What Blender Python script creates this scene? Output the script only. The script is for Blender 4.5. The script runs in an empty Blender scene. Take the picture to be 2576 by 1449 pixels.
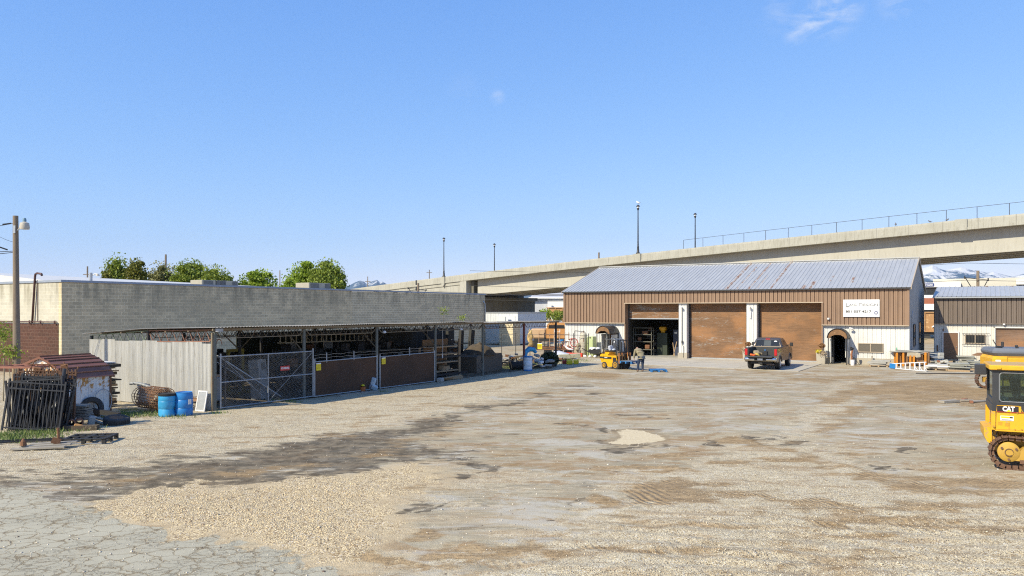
import bpy, math, random
import numpy as np
from mathutils import Vector, Matrix
R = math.radians
random.seed(7)
rng = np.random.default_rng(5)
scene = bpy.context.scene
COL = scene.collection

# ---------------------------------------------------------------- camera
CAM_H = 3.8          # eye height in metres
FPX = 1984.0         # focal length, for a frame 2576 wide and 1449 high
HY = 780.6           # row of the horizon in that frame
CX = 1288.0
cam = bpy.data.cameras.new('camera')
cam.sensor_width = 36.0
cam.lens = 36.0 * FPX / 2576.0
cam.shift_y = (HY - 724.5) / 2576.0
cam.clip_start = 0.1
cam.clip_end = 60000.0
camo = bpy.data.objects.new('camera', cam)
COL.objects.link(camo)
camo.location = (0, 0, CAM_H)
camo.rotation_euler = (R(90), 0, 0)
scene.camera = camo

# ---------------------------------------------------------------- light
SHX, SHY = 0.979, 0.754                      # ground shift of a shadow per metre of height
EL = math.atan(1.0 / math.hypot(SHX, SHY))
sun = bpy.data.lights.new('sun', 'SUN')
sun.energy = 4.0
sun.angle = R(0.5)
sun.color = (1.0, 0.90, 0.68)
suno = bpy.data.objects.new('sun', sun)
COL.objects.link(suno)
suno.rotation_euler = Vector((SHX, SHY, -1.0)).to_track_quat('-Z', 'Y').to_euler()

world = bpy.data.worlds.new('World')
scene.world = world
world.use_nodes = True
wn = world.node_tree
wn.nodes.clear()
def wnode(t, **k):
    n = wn.nodes.new(t)
    for a, b in k.items():
        setattr(n, a, b)
    return n
sky = wnode('ShaderNodeTexSky', sky_type='NISHITA', sun_disc=False)
sky.sun_elevation = EL
sky.sun_rotation = math.atan2(-SHX, -SHY)
sky.altitude = 1300
sky.air_density = 1.0
sky.dust_density = 0.3
sky.ozone_density = 2.0
bg = wnode('ShaderNodeBackground')
bg.inputs['Strength'].default_value = 0.15
wout = wnode('ShaderNodeOutputWorld')
tcw = wnode('ShaderNodeTexCoord')
# thin cirrus wisps, fixed to directions in the sky
def wmath(op, a, b=None, c=None):
    n = wnode('ShaderNodeMath', operation=op)
    for i, v in enumerate((a, b, c)):
        if v is None: continue
        if isinstance(v, (int, float)): n.inputs[i].default_value = v
        else: wn.links.new(v, n.inputs[i])
    return n.outputs[0]
mapw = wnode('ShaderNodeMapping')
mapw.inputs['Scale'].default_value = (7, 7, 16)
mapw.inputs['Rotation'].default_value = (0, R(-38), 0)
wn.links.new(tcw.outputs['Generated'], mapw.inputs['Vector'])
nz = wnode('ShaderNodeTexNoise')
nz.inputs['Scale'].default_value = 3.2
nz.inputs['Detail'].default_value = 9
nz.inputs['Roughness'].default_value = 0.62
nz.inputs['Distortion'].default_value = 0.7
wn.links.new(mapw.outputs[0], nz.inputs['Vector'])
def wisp(px, py, rad, amt):
    d = Vector(((px - CX) / FPX, 1.0, -(py - HY) / FPX)).normalized()
    dp = wnode('ShaderNodeVectorMath', operation='DISTANCE')
    wn.links.new(tcw.outputs['Generated'], dp.inputs[0])
    dp.inputs[1].default_value = d
    m = wnode('ShaderNodeMapRange', interpolation_type='SMOOTHSTEP')
    wn.links.new(dp.outputs['Value'], m.inputs['Value'])
    m.inputs['From Min'].default_value = 0.0
    m.inputs['From Max'].default_value = rad
    m.inputs['To Min'].default_value = amt
    m.inputs['To Max'].default_value = 0.0
    return m.outputs[0]
acc = wisp(2095, 22, 0.040, 1.0)
for a in ((2045, 58, 0.034, 0.95), (2015, 82, 0.024, 0.8), (2270, -8, 0.035, 0.5), (1250, 244, 0.013, 0.5), (1165, 228, 0.03, 0.1), (1960, 30, 0.03, 0.35), (2125, 5, 0.018, 0.6)):
    acc = wmath('MAXIMUM', acc, wisp(*a))
nzr = wnode('ShaderNodeMapRange')
wn.links.new(nz.outputs['Fac'], nzr.inputs['Value'])
nzr.inputs['From Min'].default_value = 0.42
nzr.inputs['From Max'].default_value = 0.72
cfac = wmath('MULTIPLY', acc, nzr.outputs[0])
cfac = wmath('MULTIPLY', cfac, 0.75)
# tone of the sky: softer climb from zenith to horizon than the raw model
sepw = wnode('ShaderNodeSeparateColor')
wn.links.new(sky.outputs[0], sepw.inputs[0])
comb = wnode('ShaderNodeCombineColor')
for i, (a_, p_) in enumerate(((.80, .95), (.80, .66), (1.06, .34))):
    k_ = a_*(.1785**p_)/(.15*2**.72)
    wn.links.new(wmath('MULTIPLY', wmath('POWER', sepw.outputs[i], p_), k_), comb.inputs[i])
mixw = wnode('ShaderNodeMix', data_type='RGBA')
wn.links.new(cfac, mixw.inputs[0])
wn.links.new(comb.outputs[0], mixw.inputs[6])
mixw.inputs[7].default_value = (3.6, 3.75, 4.0, 1)
wn.links.new(mixw.outputs[2], bg.inputs['Color'])
wn.links.new(bg.outputs[0], wout.inputs[0])

scene.view_settings.view_transform = 'Standard'
scene.view_settings.look = 'None'
scene.view_settings.exposure = 0.74
scene.view_settings.gamma = 1
scene.view_settings.use_curve_mapping = False
scene.cycles.max_bounces = 6
scene.cycles.use_denoising = False
scene.cycles.filter_width = 1.15

# ---------------------------------------------------------------- helpers
TH = 0.542                                   # the yard's street grid, turned against the view
U = Vector((math.cos(TH), -math.sin(TH), 0))
V = Vector((math.sin(TH), math.cos(TH), 0))
def G(px, py, z=0.0):
    """ground point under a place in the photo"""
    d = FPX * (CAM_H - z) / (py - HY)
    return Vector(((px - CX) / FPX * d, d, z))
def PD(px, py, d):
    return Vector(((px - CX) / FPX * d, d, CAM_H - (py - HY) * d / FPX))

def tag(o, label=None, cat=None, group=None, kind=None):
    if label: o['label'] = label
    if cat: o['category'] = cat
    if group: o['group'] = group
    if kind: o['kind'] = kind
    return o
def thing(name, label, cat, loc=(0, 0, 0), rz=0.0, group=None):
    o = bpy.data.objects.new(name, None)
    o.empty_display_size = 0.3
    COL.objects.link(o)
    o.location = loc
    o.rotation_euler = (0, 0, rz)
    return tag(o, label, cat, group)
def copy_tree(o, parent=None, **k):
    c = o.copy()
    COL.objects.link(c)
    if parent is not None: c.parent = parent
    for ch in list(o.children):
        copy_tree(ch, c)
    for a, b in k.items():
        if a == 'loc': c.location = b
        elif a == 'rz': c.rotation_euler = (0, 0, b)
        elif a == 'rot': c.rotation_euler = b
        elif a == 'scale': c.scale = b
        else: c[a] = b
    return c

class MB:
    """collects shapes into one mesh"""
    def __init__(s, M=None):
        s.v = []; s.f = []; s.M = M
    def add(s, vs, fs):
        n = len(s.v)
        for p in vs:
            p = Vector(p)
            s.v.append(tuple(s.M @ p) if s.M is not None else tuple(p))
        s.f += [tuple(i + n for i in f) for f in fs]
        return s
    def box(s, x0, x1, y0, y1, z0, z1):
        return s.add([(x0,y0,z0),(x1,y0,z0),(x1,y1,z0),(x0,y1,z0),(x0,y0,z1),(x1,y0,z1),(x1,y1,z1),(x0,y1,z1)],
                     [(3,2,1,0),(4,5,6,7),(0,1,5,4),(1,2,6,5),(2,3,7,6),(3,0,4,7)])
    def obox(s, c, size, rot=(0,0,0), bev=0.0):
        m = Matrix.Translation(c) @ (rot.to_4x4() if isinstance(rot, Matrix) else __import__('mathutils').Euler(rot).to_matrix().to_4x4())
        x, y, z = size[0]/2, size[1]/2, size[2]/2
        if bev <= 0:
            vs = [(-x,-y,-z),(x,-y,-z),(x,y,-z),(-x,y,-z),(-x,-y,z),(x,-y,z),(x,y,z),(-x,y,z)]
            fs = [(3,2,1,0),(4,5,6,7),(0,1,5,4),(1,2,6,5),(2,3,7,6),(3,0,4,7)]
        else:
            b = min(bev, x*.9, y*.9, z*.9)
            def ring(ix, iy, zz):
                return [(-ix+b if 0 else -ix, -iy+b, zz), (-ix+b, -iy, zz), (ix-b, -iy, zz), (ix, -iy+b, zz), (ix, iy-b, zz), (ix-b, iy, zz), (-ix+b, iy, zz), (-ix, iy-b, zz)]
            vs = ring(x-b*.7, y-b*.7, -z) + ring(x, y, -z+b) + ring(x, y, z-b) + ring(x-b*.7, y-b*.7, z)
            fs = [tuple(range(7,-1,-1)), tuple(range(24,32))]
            for k in range(3):
                for i in range(8):
                    j = (i+1) % 8
                    fs.append((k*8+i, k*8+j, k*8+8+j, k*8+8+i))
        return s.add([m @ Vector(p) for p in vs], fs)
    def cyl(s, p0, p1, r0, r1=None, n=10, caps=True):
        r1 = r0 if r1 is None else r1
        p0 = Vector(p0); p1 = Vector(p1)
        d = p1 - p0
        if d.length < 1e-6: return s
        q = d.normalized()
        a = q.orthogonal().normalized() if abs(q.z) < .999 else Vector((1,0,0))
        b = q.cross(a)
        vs = []
        for p, r in ((p0, r0), (p1, r1)):
            for i in range(n):
                t = 2*math.pi*i/n
                vs.append(p + a*(r*math.cos(t)) + b*(r*math.sin(t)))
        fs = [(i, (i+1) % n, n+(i+1) % n, n+i) for i in range(n)]
        if caps: fs += [tuple(range(n-1,-1,-1)), tuple(range(n, 2*n))]
        return s.add(vs, fs)
    def tube(s, pts, r, n=6, closed=False):
        pts = [Vector(p) for p in pts]
        m = len(pts)
        vs = []; fs = []
        prev = None
        for i, p in enumerate(pts):
            if closed: d = pts[(i+1) % m] - pts[i-1]
            else: d = pts[min(i+1, m-1)] - pts[max(i-1, 0)]
            d.normalize()
            if prev is None:
                a = d.orthogonal().normalized()
            else:
                a = (prev - d*prev.dot(d)).normalized()
            prev = a
            b = d.cross(a)
            rr = r[i] if isinstance(r, (list, tuple)) else r
            for k in range(n):
                t = 2*math.pi*k/n
                vs.append(p + a*(rr*math.cos(t)) + b*(rr*math.sin(t)))
        for i in range(m if closed else m-1):
            j = (i+1) % m
            for k in range(n):
                l = (k+1) % n
                fs.append((i*n+k, i*n+l, j*n+l, j*n+k))
        if not closed:
            fs += [tuple(range(n-1,-1,-1)), tuple(range((m-1)*n, m*n))]
        return s.add(vs, fs)
    def lathe(s, prof, c=(0,0,0), n=16, axis='z', rot=None):
        m = Matrix.Translation(c)
        if axis == 'x': m = m @ Matrix.Rotation(R(90), 4, 'Y')
        if axis == 'y': m = m @ Matrix.Rotation(R(-90), 4, 'X')
        if rot is not None: m = Matrix.Translation(c) @ rot
        vs = []; fs = []
        for r, z in prof:
            for i in range(n):
                t = 2*math.pi*i/n
                vs.append(m @ Vector((r*math.cos(t), r*math.sin(t), z)))
        for k in range(len(prof)-1):
            for i in range(n):
                j = (i+1) % n
                fs.append((k*n+i, k*n+j, (k+1)*n+j, (k+1)*n+i))
        fs += [tuple(range(n-1,-1,-1)), tuple(range((len(prof)-1)*n, len(prof)*n))]
        return s.add(vs, fs)
    def prism(s, poly, a0, a1, plane='xz'):
        """polygon extruded along the third axis from a0 to a1"""
        n = len(poly)
        def P(p, a):
            if plane == 'xz': return (p[0], a, p[1])
            if plane == 'yz': return (a, p[0], p[1])
            return (p[0], p[1], a)
        vs = [P(p, a0) for p in poly] + [P(p, a1) for p in poly]
        fs = [tuple(range(n-1,-1,-1)), tuple(range(n, 2*n))] + [(i, (i+1) % n, n+(i+1) % n, n+i) for i in range(n)]
        return s.add(vs, fs)
    def strip(s, prof, e0, e1):
        """open profile points (Vectors) swept between offsets e0 and e1"""
        e0 = Vector(e0); e1 = Vector(e1)
        n = len(prof)
        vs = [Vector(p)+e0 for p in prof] + [Vector(p)+e1 for p in prof]
        return s.add(vs, [(i, i+1, n+i+1, n+i) for i in range(n-1)])
    def build(s, name, mat, parent=None, smooth=False, loc=None, rz=None, fixn=True):
        me = bpy.data.meshes.new(name)
        me.from_pydata(s.v, [], s.f)
        if fixn:
            import bmesh
            bm = bmesh.new(); bm.from_mesh(me)
            bmesh.ops.recalc_face_normals(bm, faces=bm.faces)
            bm.to_mesh(me); bm.free()
        me.materials.append(mat)
        if smooth is True:
            me.polygons.foreach_set('use_smooth', [True]*len(me.polygons))
        elif smooth:
            me.polygons.foreach_set('use_smooth', [True]*len(me.polygons))
            try: me.set_sharp_from_angle(angle=R(smooth))
            except Exception: pass
        me.update()
        o = bpy.data.objects.new(name, me)
        COL.objects.link(o)
        if parent is not None: o.parent = parent
        if loc is not None: o.location = loc
        if rz is not None: o.rotation_euler = (0, 0, rz)
        return o

# ---------------------------------------------------------------- materials
class NT:
    def __init__(s, name):
        s.m = bpy.data.materials.new(name)
        s.m.use_nodes = True
        s.t = s.m.node_tree
        s.b = s.t.nodes['Principled BSDF']
        s.out = s.t.nodes['Material Output']
        s.co = None
    def n(s, t, **k):
        x = s.t.nodes.new(t)
        for a, b in k.items(): setattr(x, a, b)
        return x
    def put(s, v, inp):
        if isinstance(v, (int, float)): inp.default_value = v
        elif isinstance(v, (tuple, list)): inp.default_value = tuple(v) + ((1,) if len(v) == 3 and inp.type == 'RGBA' else ())
        else: s.t.links.new(v, inp)
    def coord(s, kind='Object'):
        if s.co is None: s.co = s.n('ShaderNodeTexCoord')
        return s.co.outputs[kind]
    def mapping(s, v, scale=(1,1,1), loc=(0,0,0), rot=(0,0,0)):
        m = s.n('ShaderNodeMapping')
        s.t.links.new(v, m.inputs[0])
        m.inputs['Scale'].default_value = scale
        m.inputs['Location'].default_value = loc
        m.inputs['Rotation'].default_value = rot
        return m.outputs[0]
    def noise(s, v, scale=5, detail=4, rough=.55, dist=0, out='Fac'):
        x = s.n('ShaderNodeTexNoise')
        s.t.links.new(v, x.inputs['Vector'])
        x.inputs['Scale'].default_value = scale
        x.inputs['Detail'].default_value = detail
        x.inputs['Roughness'].default_value = rough
        x.inputs['Distortion'].default_value = dist
        return x.outputs[out]
    def voro(s, v, scale=5, feature='F1', out='Distance', rand=1.0):
        x = s.n('ShaderNodeTexVoronoi', feature=feature)
        s.t.links.new(v, x.inputs['Vector'])
        x.inputs['Scale'].default_value = scale
        x.inputs['Randomness'].default_value = rand
        return x.outputs[out]
    def ramp(s, v, a=0, b=1, lo=0, hi=1, smooth=True):
        x = s.n('ShaderNodeMapRange', interpolation_type='SMOOTHSTEP' if smooth else 'LINEAR')
        s.put(v, x.inputs['Value'])
        x.inputs['From Min'].default_value = a
        x.inputs['From Max'].default_value = b
        x.inputs['To Min'].default_value = lo
        x.inputs['To Max'].default_value = hi
        return x.outputs[0]
    def math(s, op, a, b=None, c=None):
        x = s.n('ShaderNodeMath', operation=op)
        for i, v in enumerate((a, b, c)):
            if v is not None: s.put(v, x.inputs[i])
        return x.outputs[0]
    def mix(s, f, a, b, blend='MIX'):
        x = s.n('ShaderNodeMix', data_type='RGBA', blend_type=blend)
        s.put(f, x.inputs[0]); s.put(a, x.inputs[6]); s.put(b, x.inputs[7])
        return x.outputs[2]
    def bump(s, h, strength=.3, dist=.02, prev=None):
        x = s.n('ShaderNodeBump')
        s.put(h, x.inputs['Height'])
        x.inputs['Strength'].default_value = strength
        x.inputs['Distance'].default_value = dist
        if prev is not None: s.t.links.new(prev, x.inputs['Normal'])
        return x.outputs[0]
    def fin(s, col=None, rough=None, metal=None, normal=None, **k):
        if col is not None: s.put(col, s.b.inputs['Base Color'])
        if rough is not None: s.put(rough, s.b.inputs['Roughness'])
        if metal is not None: s.put(metal, s.b.inputs['Metallic'])
        if normal is not None: s.t.links.new(normal, s.b.inputs['Normal'])
        for a, b in k.items():
            s.put(b, s.b.inputs[a.replace('_', ' ')])
        return s.m

_mc = {}
def mat(name, c1, c2=None, scale=3.0, rough=.75, metal=0.0, bump=0.0, bscale=30, amt=.6, streak=None, c3=None, a3=.68, s3=None, **k):
    """general weathered material: c1 with patches of c2 and sharper spots of c3"""
    if name in _mc: return _mc[name]
    t = NT(name)
    v = t.coord()
    if streak: v = t.mapping(v, streak)
    if c2 is None: c2 = tuple(x*.8 for x in c1)
    f = t.ramp(t.noise(v, scale, 6, .65), .35, .7, 0, amt)
    c = t.mix(f, c1, c2)
    if c3 is not None:
        g = t.ramp(t.noise(v, s3 or scale*1.7, 8, .7, .3), a3-.05, a3+.03)
        c = t.mix(g, c, c3)
    n = None
    if bump: n = t.bump(t.noise(t.coord(), bscale, 5, .6), bump, .02)
    m = t.fin(c, rough, metal, n, **k)
    _mc[name] = m
    return m
# ---------------------------------------------------------------- ground
def vnoise(x, y, seed=0):
    """smooth value noise, numpy"""
    xi = np.floor(x).astype(np.int64); yi = np.floor(y).astype(np.int64)
    fx = x - xi; fy = y - yi
    fx = fx*fx*(3-2*fx); fy = fy*fy*(3-2*fy)
    def h(a, b):
        n = (a*374761393 + b*668265263 + seed*1442695) & 0x7fffffff
        n = ((n ^ (n >> 13)) * 1274126177) & 0x7fffffff
        return ((n ^ (n >> 16)) & 0xffff) / 65535.0
    return (h(xi, yi)*(1-fx) + h(xi+1, yi)*fx)*(1-fy) + (h(xi, yi+1)*(1-fx) + h(xi+1, yi+1)*fx)*fy
def fbm(x, y, seed=0, oct=4):
    s = 0; a = .5; t = 0
    for k in range(oct):
        s = s + a*vnoise(x*2**k, y*2**k, seed+k*17); t += a; a *= .55
    return s/t

rows = list(np.concatenate([[-400, -120, -40, -12, 0, 4], np.geomspace(7, 90, 680), np.geomspace(96, 13200, 34)]))
ns = 560
sc = np.concatenate([[-6, -4, -2.6, -1.8, -1.3, -1.0], np.linspace(-.76, .76, ns), [1.0, 1.3, 1.8, 2.6, 4, 6]])
YY, SS = np.meshgrid(np.array(rows), sc, indexing='ij')
XX = np.clip(SS*np.maximum(YY, 12.0), -18500, 18500)
gx = XX.ravel(); gy = YY.ravel()
safe = np.maximum(gy, 3.0)
qx = CX + FPX*gx/safe
qy = HY + FPX*CAM_H/safe
# break the outlines up so that no zone has a ruler edge
wob = (fbm(gx*.9, gy*.9, 3)-.5)
wob2 = (fbm(gx*3.1, gy*3.1, 9)-.5)
pxm = FPX/safe                                  # photo units per metre, sideways
pym = (qy-HY)**2/(FPX*CAM_H)                    # photo rows per metre of depth
jx = qx + pxm*(wob*1.6+wob2*.5)
jy = qy + pym*((fbm(gx*.8+40, gy*.8, 5)-.5)*1.8+(fbm(gx*3+9, gy*3, 6)-.5)*.6)
def zone(poly, soft=.35, straight=False):
    """0..1 mask of a polygon of the yard; soft edge in metres"""
    X, Y = (qx+pxm*.35*(fbm(gx*2.2, gy*2.2, 55)-.5), qy+pym*.5*(fbm(gx*2.6, gy*2.6, 56)-.5)) if straight else (jx, jy)
    P = np.array(poly, float)
    n = len(P)
    inside = np.zeros(len(X), bool)
    dist = np.full(len(X), 1e9)
    for i in range(n):
        a = P[i]; b = P[(i+1) % n]
        c = ((a[1] > Y) != (b[1] > Y))
        with np.errstate(divide='ignore', invalid='ignore'):
            xx = (b[0]-a[0])*(Y-a[1])/(b[1]-a[1]+1e-9)+a[0]
        inside ^= c & (X < xx)
        ex = (b[0]-a[0]); ey = (b[1]-a[1])
        # distance in metres
        ux = ex/pxm; uy = ey/pym
        wx = (X-a[0])/pxm; wy = (Y-a[1])/pym
        t = np.clip((wx*ux+wy*uy)/(ux*ux+uy*uy+1e-9), 0, 1)
        dist = np.minimum(dist, np.hypot(wx-ux*t, wy-uy*t))
    sd = np.where(inside, dist, -dist)
    m = np.clip(sd/soft*.5+.5, 0, 1)
    m[gy < 7.2] = 0
    return m*m*(3-2*m)
def blob(cx, cy, rx, ry, amt=1.0, rot=0.0, pw=1.0):
    dx = jx-cx; dy = jy-cy
    c, s = math.cos(R(rot)), math.sin(R(rot))
    a = (dx*c+dy*s)/rx; b = (-dx*s+dy*c)/ry
    m = np.clip(1.25-np.sqrt(a*a+b*b), 0, 1)
    m[gy < 7.2] = 0
    return amt*(m*m*(3-2*m))**pw
mx = np.maximum
gravel = zone([(-900,1260),(-900,950),(0,940),(540,1020),(785,990),(950,960),(1213,920),(1400,900),(1500,903),(1530,925),(1470,940),(1390,955),(1270,985),(1180,1015),(1060,1045),(940,1066),(880,1080),(760,1100),(640,1125),(560,1145),(460,1160),(330,1180),(200,1195),(60,1190),(0,1195)], 2.6)
gravel = mx(gravel, .95*zone([(1010,1600),(1100,1470),(1230,1400),(1420,1340),(1560,1290),(1640,1230),(1600,1205),(1700,1185),(1850,1140),(1960,1120),(2080,1140),(2250,1200),(2420,1215),(2600,1225),(3600,1260),(3600,1700)], 3.6))
gravel = mx(gravel, .75*zone([(1900,1120),(1990,1060),(2070,1010),(2100,970),(2180,945),(2130,990),(2130,1030),(2060,1080),(2010,1125)], 2.2))
gravel = mx(gravel, .55*zone([(1130,1330),(1000,1300),(960,1250),(1100,1200),(1240,1175),(1500,1190),(1380,1230),(1240,1260)], 2.6))
tan = zone([(255,1277),(330,1248),(400,1228),(470,1214),(560,1222),(640,1218),(700,1203),(880,1195),(1000,1178),(1120,1162),(1180,1180),(1150,1215),(1080,1240),(1010,1265),(1040,1310),(1050,1370),(1050,1430),(960,1435),(860,1420),(760,1385),(640,1365),(560,1345),(440,1330),(360,1305)], 1.5)
crack = zone([(-700,1215),(0,1222),(120,1243),(250,1282),(380,1330),(470,1352),(640,1378),(760,1400),(880,1445),(950,1520),(900,1800),(-900,1800)], .12)
dark = .95*zone([(-60,1195),(200,1200),(420,1165),(600,1140),(760,1112),(900,1092),(1020,1095),(1090,1120),(1160,1140),(1080,1165),(960,1180),(860,1196),(700,1205),(600,1220),(480,1216),(380,1232),(280,1270),(160,1245),(60,1225),(-60,1225)], 2.4)
for b in ((1200,1024,46,5,.9),(1290,1015,50,4,.8),(1240,1020,80,6,.5),(1360,995,40,4,.6),(1490,992,38,5,.7),(1460,973,50,6,.55),(1600,1046,70,3,.8),(1700,1053,40,3,.7),(1440,1073,55,5,.7),(1395,1070,30,4,.6),
          (1240,1180,32,9,1,-12),(1180,1192,40,7,.7),(950,1130,60,9,.9),(1030,1155,50,11,1),(880,1145,90,8,.8),(1050,1140,40,8,.8),(1060,1075,40,10,.7),(1100,1090,60,8,.5),(780,1115,60,9,.9),(1020,1280,70,14,.75,-8),(1080,1290,40,8,.9),(1210,1300,70,9,.4,-10),
          (1560,1135,45,9,.75),(1525,1085,28,7,.9),(1620,1082,70,4,.7),(1600,1120,80,8,.5),(1900,1100,30,5,.8,12),(1935,1110,40,7,.8,10),(1820,1120,40,9,.8,10),(1960,1095,40,6,.6),(2000,1113,60,9,.75),(2280,1134,28,7,1,12),(2240,1175,24,6,1),(2260,1180,40,6,.7),
          (2090,1137,22,3,.6),(1330,1105,30,3,.5),(1480,1230,60,9,.6),(1445,1260,90,7,.5,-15),(1390,1290,90,10,.5,-25),(1240,1330,80,9,.3),(620,1150,60,7,.6),(300,1200,120,10,.7),(120,1190,90,9,.6),(2200,962,70,5,.7),(2380,980,70,5,.6),
          (2190,1027,60,3,.4),(1490,935,50,5,.6),(1040,1090,70,6,.6),(1640,1235,70,8,.5)):
    dark = mx(dark, blob(*b[:4], b[4], b[5] if len(b) > 5 else 0))
brown = np.zeros_like(gx)
for b in ((1510,945,70,9,.9),(1440,940,50,6,.6),(2290,975,190,24,1.),(2400,995,200,22,1.),(2480,1010,90,22,.9),(2190,985,100,14,.7),(2130,950,90,6,.6),(1950,935,200,5,.3),(1800,960,240,12,.45),(2050,955,120,8,.5),(1650,955,120,8,.4),
          (1600,1175,150,10,.8),(1530,1255,80,14,.8,0),(1530,1275,60,9,.6),(1470,1190,80,9,.5),(1350,1170,100,8,.5),(1700,1150,90,10,.5),(1700,1232,110,28,.8),(1850,1165,120,8,.5),(1900,1115,120,14,.6),(2000,1160,140,8,.5),
          (960,1400,110,18,.8,10),(1040,1415,60,14,.8),(900,1385,60,8,.6),(1170,1390,150,18,.7),(1280,1360,140,14,.5),(1150,1240,120,12,.5),(1000,1230,90,10,.35),(1080,1350,80,18,.6),(2060,1265,170,9,.6,4),(2340,1225,150,9,.6),(2420,1230,220,10,.6),
          (2330,1310,240,14,.55),(2150,1350,200,9,.5),(1960,1300,120,9,.5),(1880,1240,120,10,.45),(2250,1400,180,12,.5),(1800,1380,260,12,.3),(2480,1340,150,9,.5),(1560,1300,120,8,.4),(1440,1440,260,10,.35),(2080,1330,90,6,.5),
          (400,1170,60,5,.3),(500,1245,100,6,.2),(1450,1075,90,8,.35),(1750,1010,120,9,.25),(2330,1060,120,7,.35),(2450,1100,120,7,.3),(2200,1100,140,9,.45),(2150,1140,100,6,.4),(1150,1020,60,6,.35),(1640,1190,40,5,.6),(1330,1140,140,8,.35),(880,1095,90,7,.4)):
    brown = mx(brown, blob(*b[:4], b[4], b[5] if len(b) > 5 else 0))
def track_line(pts, wid, amt):
    m = np.zeros_like(gx)
    for a, b_ in zip(pts[:-1], pts[1:]):
        ux = (b_[0]-a[0])/pxm; uy = (b_[1]-a[1])/pym
        wx = (jx-a[0])/pxm; wy = (jy-a[1])/pym
        t = np.clip((wx*ux+wy*uy)/(ux*ux+uy*uy+1e-9), 0, 1)
        m = mx(m, np.clip(1.2-np.hypot(wx-ux*t, wy-uy*t)/wid, 0, 1))
    m[gy < 7.2] = 0
    return amt*m
tracks = np.zeros_like(gx)
for pts, wid, amt in (([(1560,1262),(1640,1245),(1800,1222),(1960,1262),(2150,1285),(2400,1262),(2700,1262)], .35, .8),
    ([(1960,1130),(2100,1172),(2250,1200),(2400,1214),(2700,1240)], .4, .8), ([(2120,1175),(2250,1212),(2330,1226),(2450,1218),(2700,1218)], .35, .8),
    ([(1050,1449),(1300,1410),(1600,1396),(1900,1385),(2200,1345),(2450,1335),(2700,1350)], .35, .6), ([(1900,1290),(2100,1318),(2300,1330),(2500,1310),(2700,1312)], .4, .7),
    ([(1700,1449),(1950,1425),(2200,1405),(2450,1412),(2700,1400)], .3, .5), ([(1320,1350),(1500,1330),(1700,1320),(1900,1335),(2050,1350)], .3, .45),
    ([(2080,1010),(2160,985),(2290,968),(2420,975),(2520,985)], .8, .9), ([(2060,1085),(2130,1040),(2200,1005),(2300,990),(2450,1000)], .6, .7),
    ([(1480,940),(1640,962),(1850,958),(2040,948),(2240,940)], .5, .45), ([(300,1205),(600,1190),(900,1150),(1200,1060),(1420,1000)], .5, .5),
    ([(380,1150),(620,1110),(860,1070),(1100,1012),(1300,965)], .35, .45), ([(500,1090),(700,1060),(900,1032),(1150,985)], .3, .3)):
    tracks = mx(tracks, track_line(pts, wid, amt))
brown = mx(brown, tracks*.62)
for pts, wid, amt in (([(420,1222),(560,1180),(720,1135),(900,1100),(1040,1082),(1110,1062)], 1.0, 1.0), ([(1020,1075),(1150,1042),(1240,1022),(1340,1003)], .45, .6), ([(980,1135),(1060,1115),(1180,1100),(1300,1092)], .3, .5), ([(1020,1160),(1130,1150),(1250,1172)], .4, .6), ([(1500,1110),(1560,1132),(1680,1122)], .35, .55)):
    dark = mx(dark, track_line(pts, wid, amt))
cream = zone([(1530,1112),(1548,1111),(1556,1106),(1562,1096),(1556,1084),(1575,1080),(1612,1085),(1650,1094),(1672,1101),(1668,1107),(1645,1110),(1610,1117),(1570,1120),(1545,1117)], .4, True)
pale = np.zeros_like(gx)
for b in ((1320,1033,40,3,.9),(2205,965,50,3,1),(2190,962,36,2.5,1),(1500,1290,150,14,.8,-18),(1440,1230,120,12,.4),(1560,1245,50,6,.8),(1990,1080,120,14,.5,-14),(2060,1040,120,8,.4,-12),(1890,955,140,4,.7),(1700,945,180,4,.5),(1620,965,160,4,.5),
          (2420,1190,180,7,.7),(2150,1160,120,6,.5),(1760,970,200,5,.5),(1400,985,90,5,.3),(1260,1060,120,10,.3),(2100,1200,120,9,.4),(2500,1160,150,12,.4)):
    pale = mx(pale, blob(*b[:4], b[4], b[5] if len(b) > 5 else 0))
moss = np.zeros_like(gx)
for b in ((30,1103,60,10,.9),(100,1095,50,6,.6),(200,1062,60,6,.5),(300,1042,60,6,.8),(330,1030,50,8,.8),(390,1035,40,6,.4),(560,1032,20,3,.5),(740,1012,30,3,.5),(1350,913,60,6,.9),(1300,920,50,6,.9),(1420,905,40,5,.9),(960,983,30,3,.4),(120,1080,60,8,.6)):
    moss = mx(moss, blob(*b[:4], b[4]))
rut = np.zeros_like(gx)
rut = mx(rut, tracks*.7*np.clip((qx-1000)/300, 0, 1))
rut = mx(rut, .9*zone([(1600,1250),(1640,1215),(1700,1208),(1780,1225),(1790,1245),(1740,1258),(1650,1262)], .25))
for b in ((2400,1222,260,9,.9,2),(2330,1215,160,12,.8,8),(2260,970,130,7,.8),(2060,1265,160,12,.6,5),(2350,1395,260,10,.5),(1900,1310,200,12,.4),(1700,1370,300,10,.45),(1560,1410,260,9,.5),(2200,1330,250,9,.5),(2470,1285,200,8,.6),(1990,1185,200,8,.5,12)):
    rut = mx(rut, blob(*b[:4], b[4], b[5] if len(b) > 5 else 0))
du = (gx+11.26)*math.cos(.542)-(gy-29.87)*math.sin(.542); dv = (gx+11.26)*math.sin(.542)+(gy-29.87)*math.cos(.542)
canopy_shade = np.clip((-du+.15)/.5, 0, 1)*np.clip((du+9.5)/.8, 0, 1)*np.clip((dv+.2)/.5, 0, 1)*np.clip((28.5-dv)/1.5, 0, 1)*np.clip(.55+(dv-1.5)/3, .35, 1)  # ground darkened under the canopy roof, its shade put into the colour
dark = mx(dark, canopy_shade); gravel = gravel*(1-.8*canopy_shade)
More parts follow.
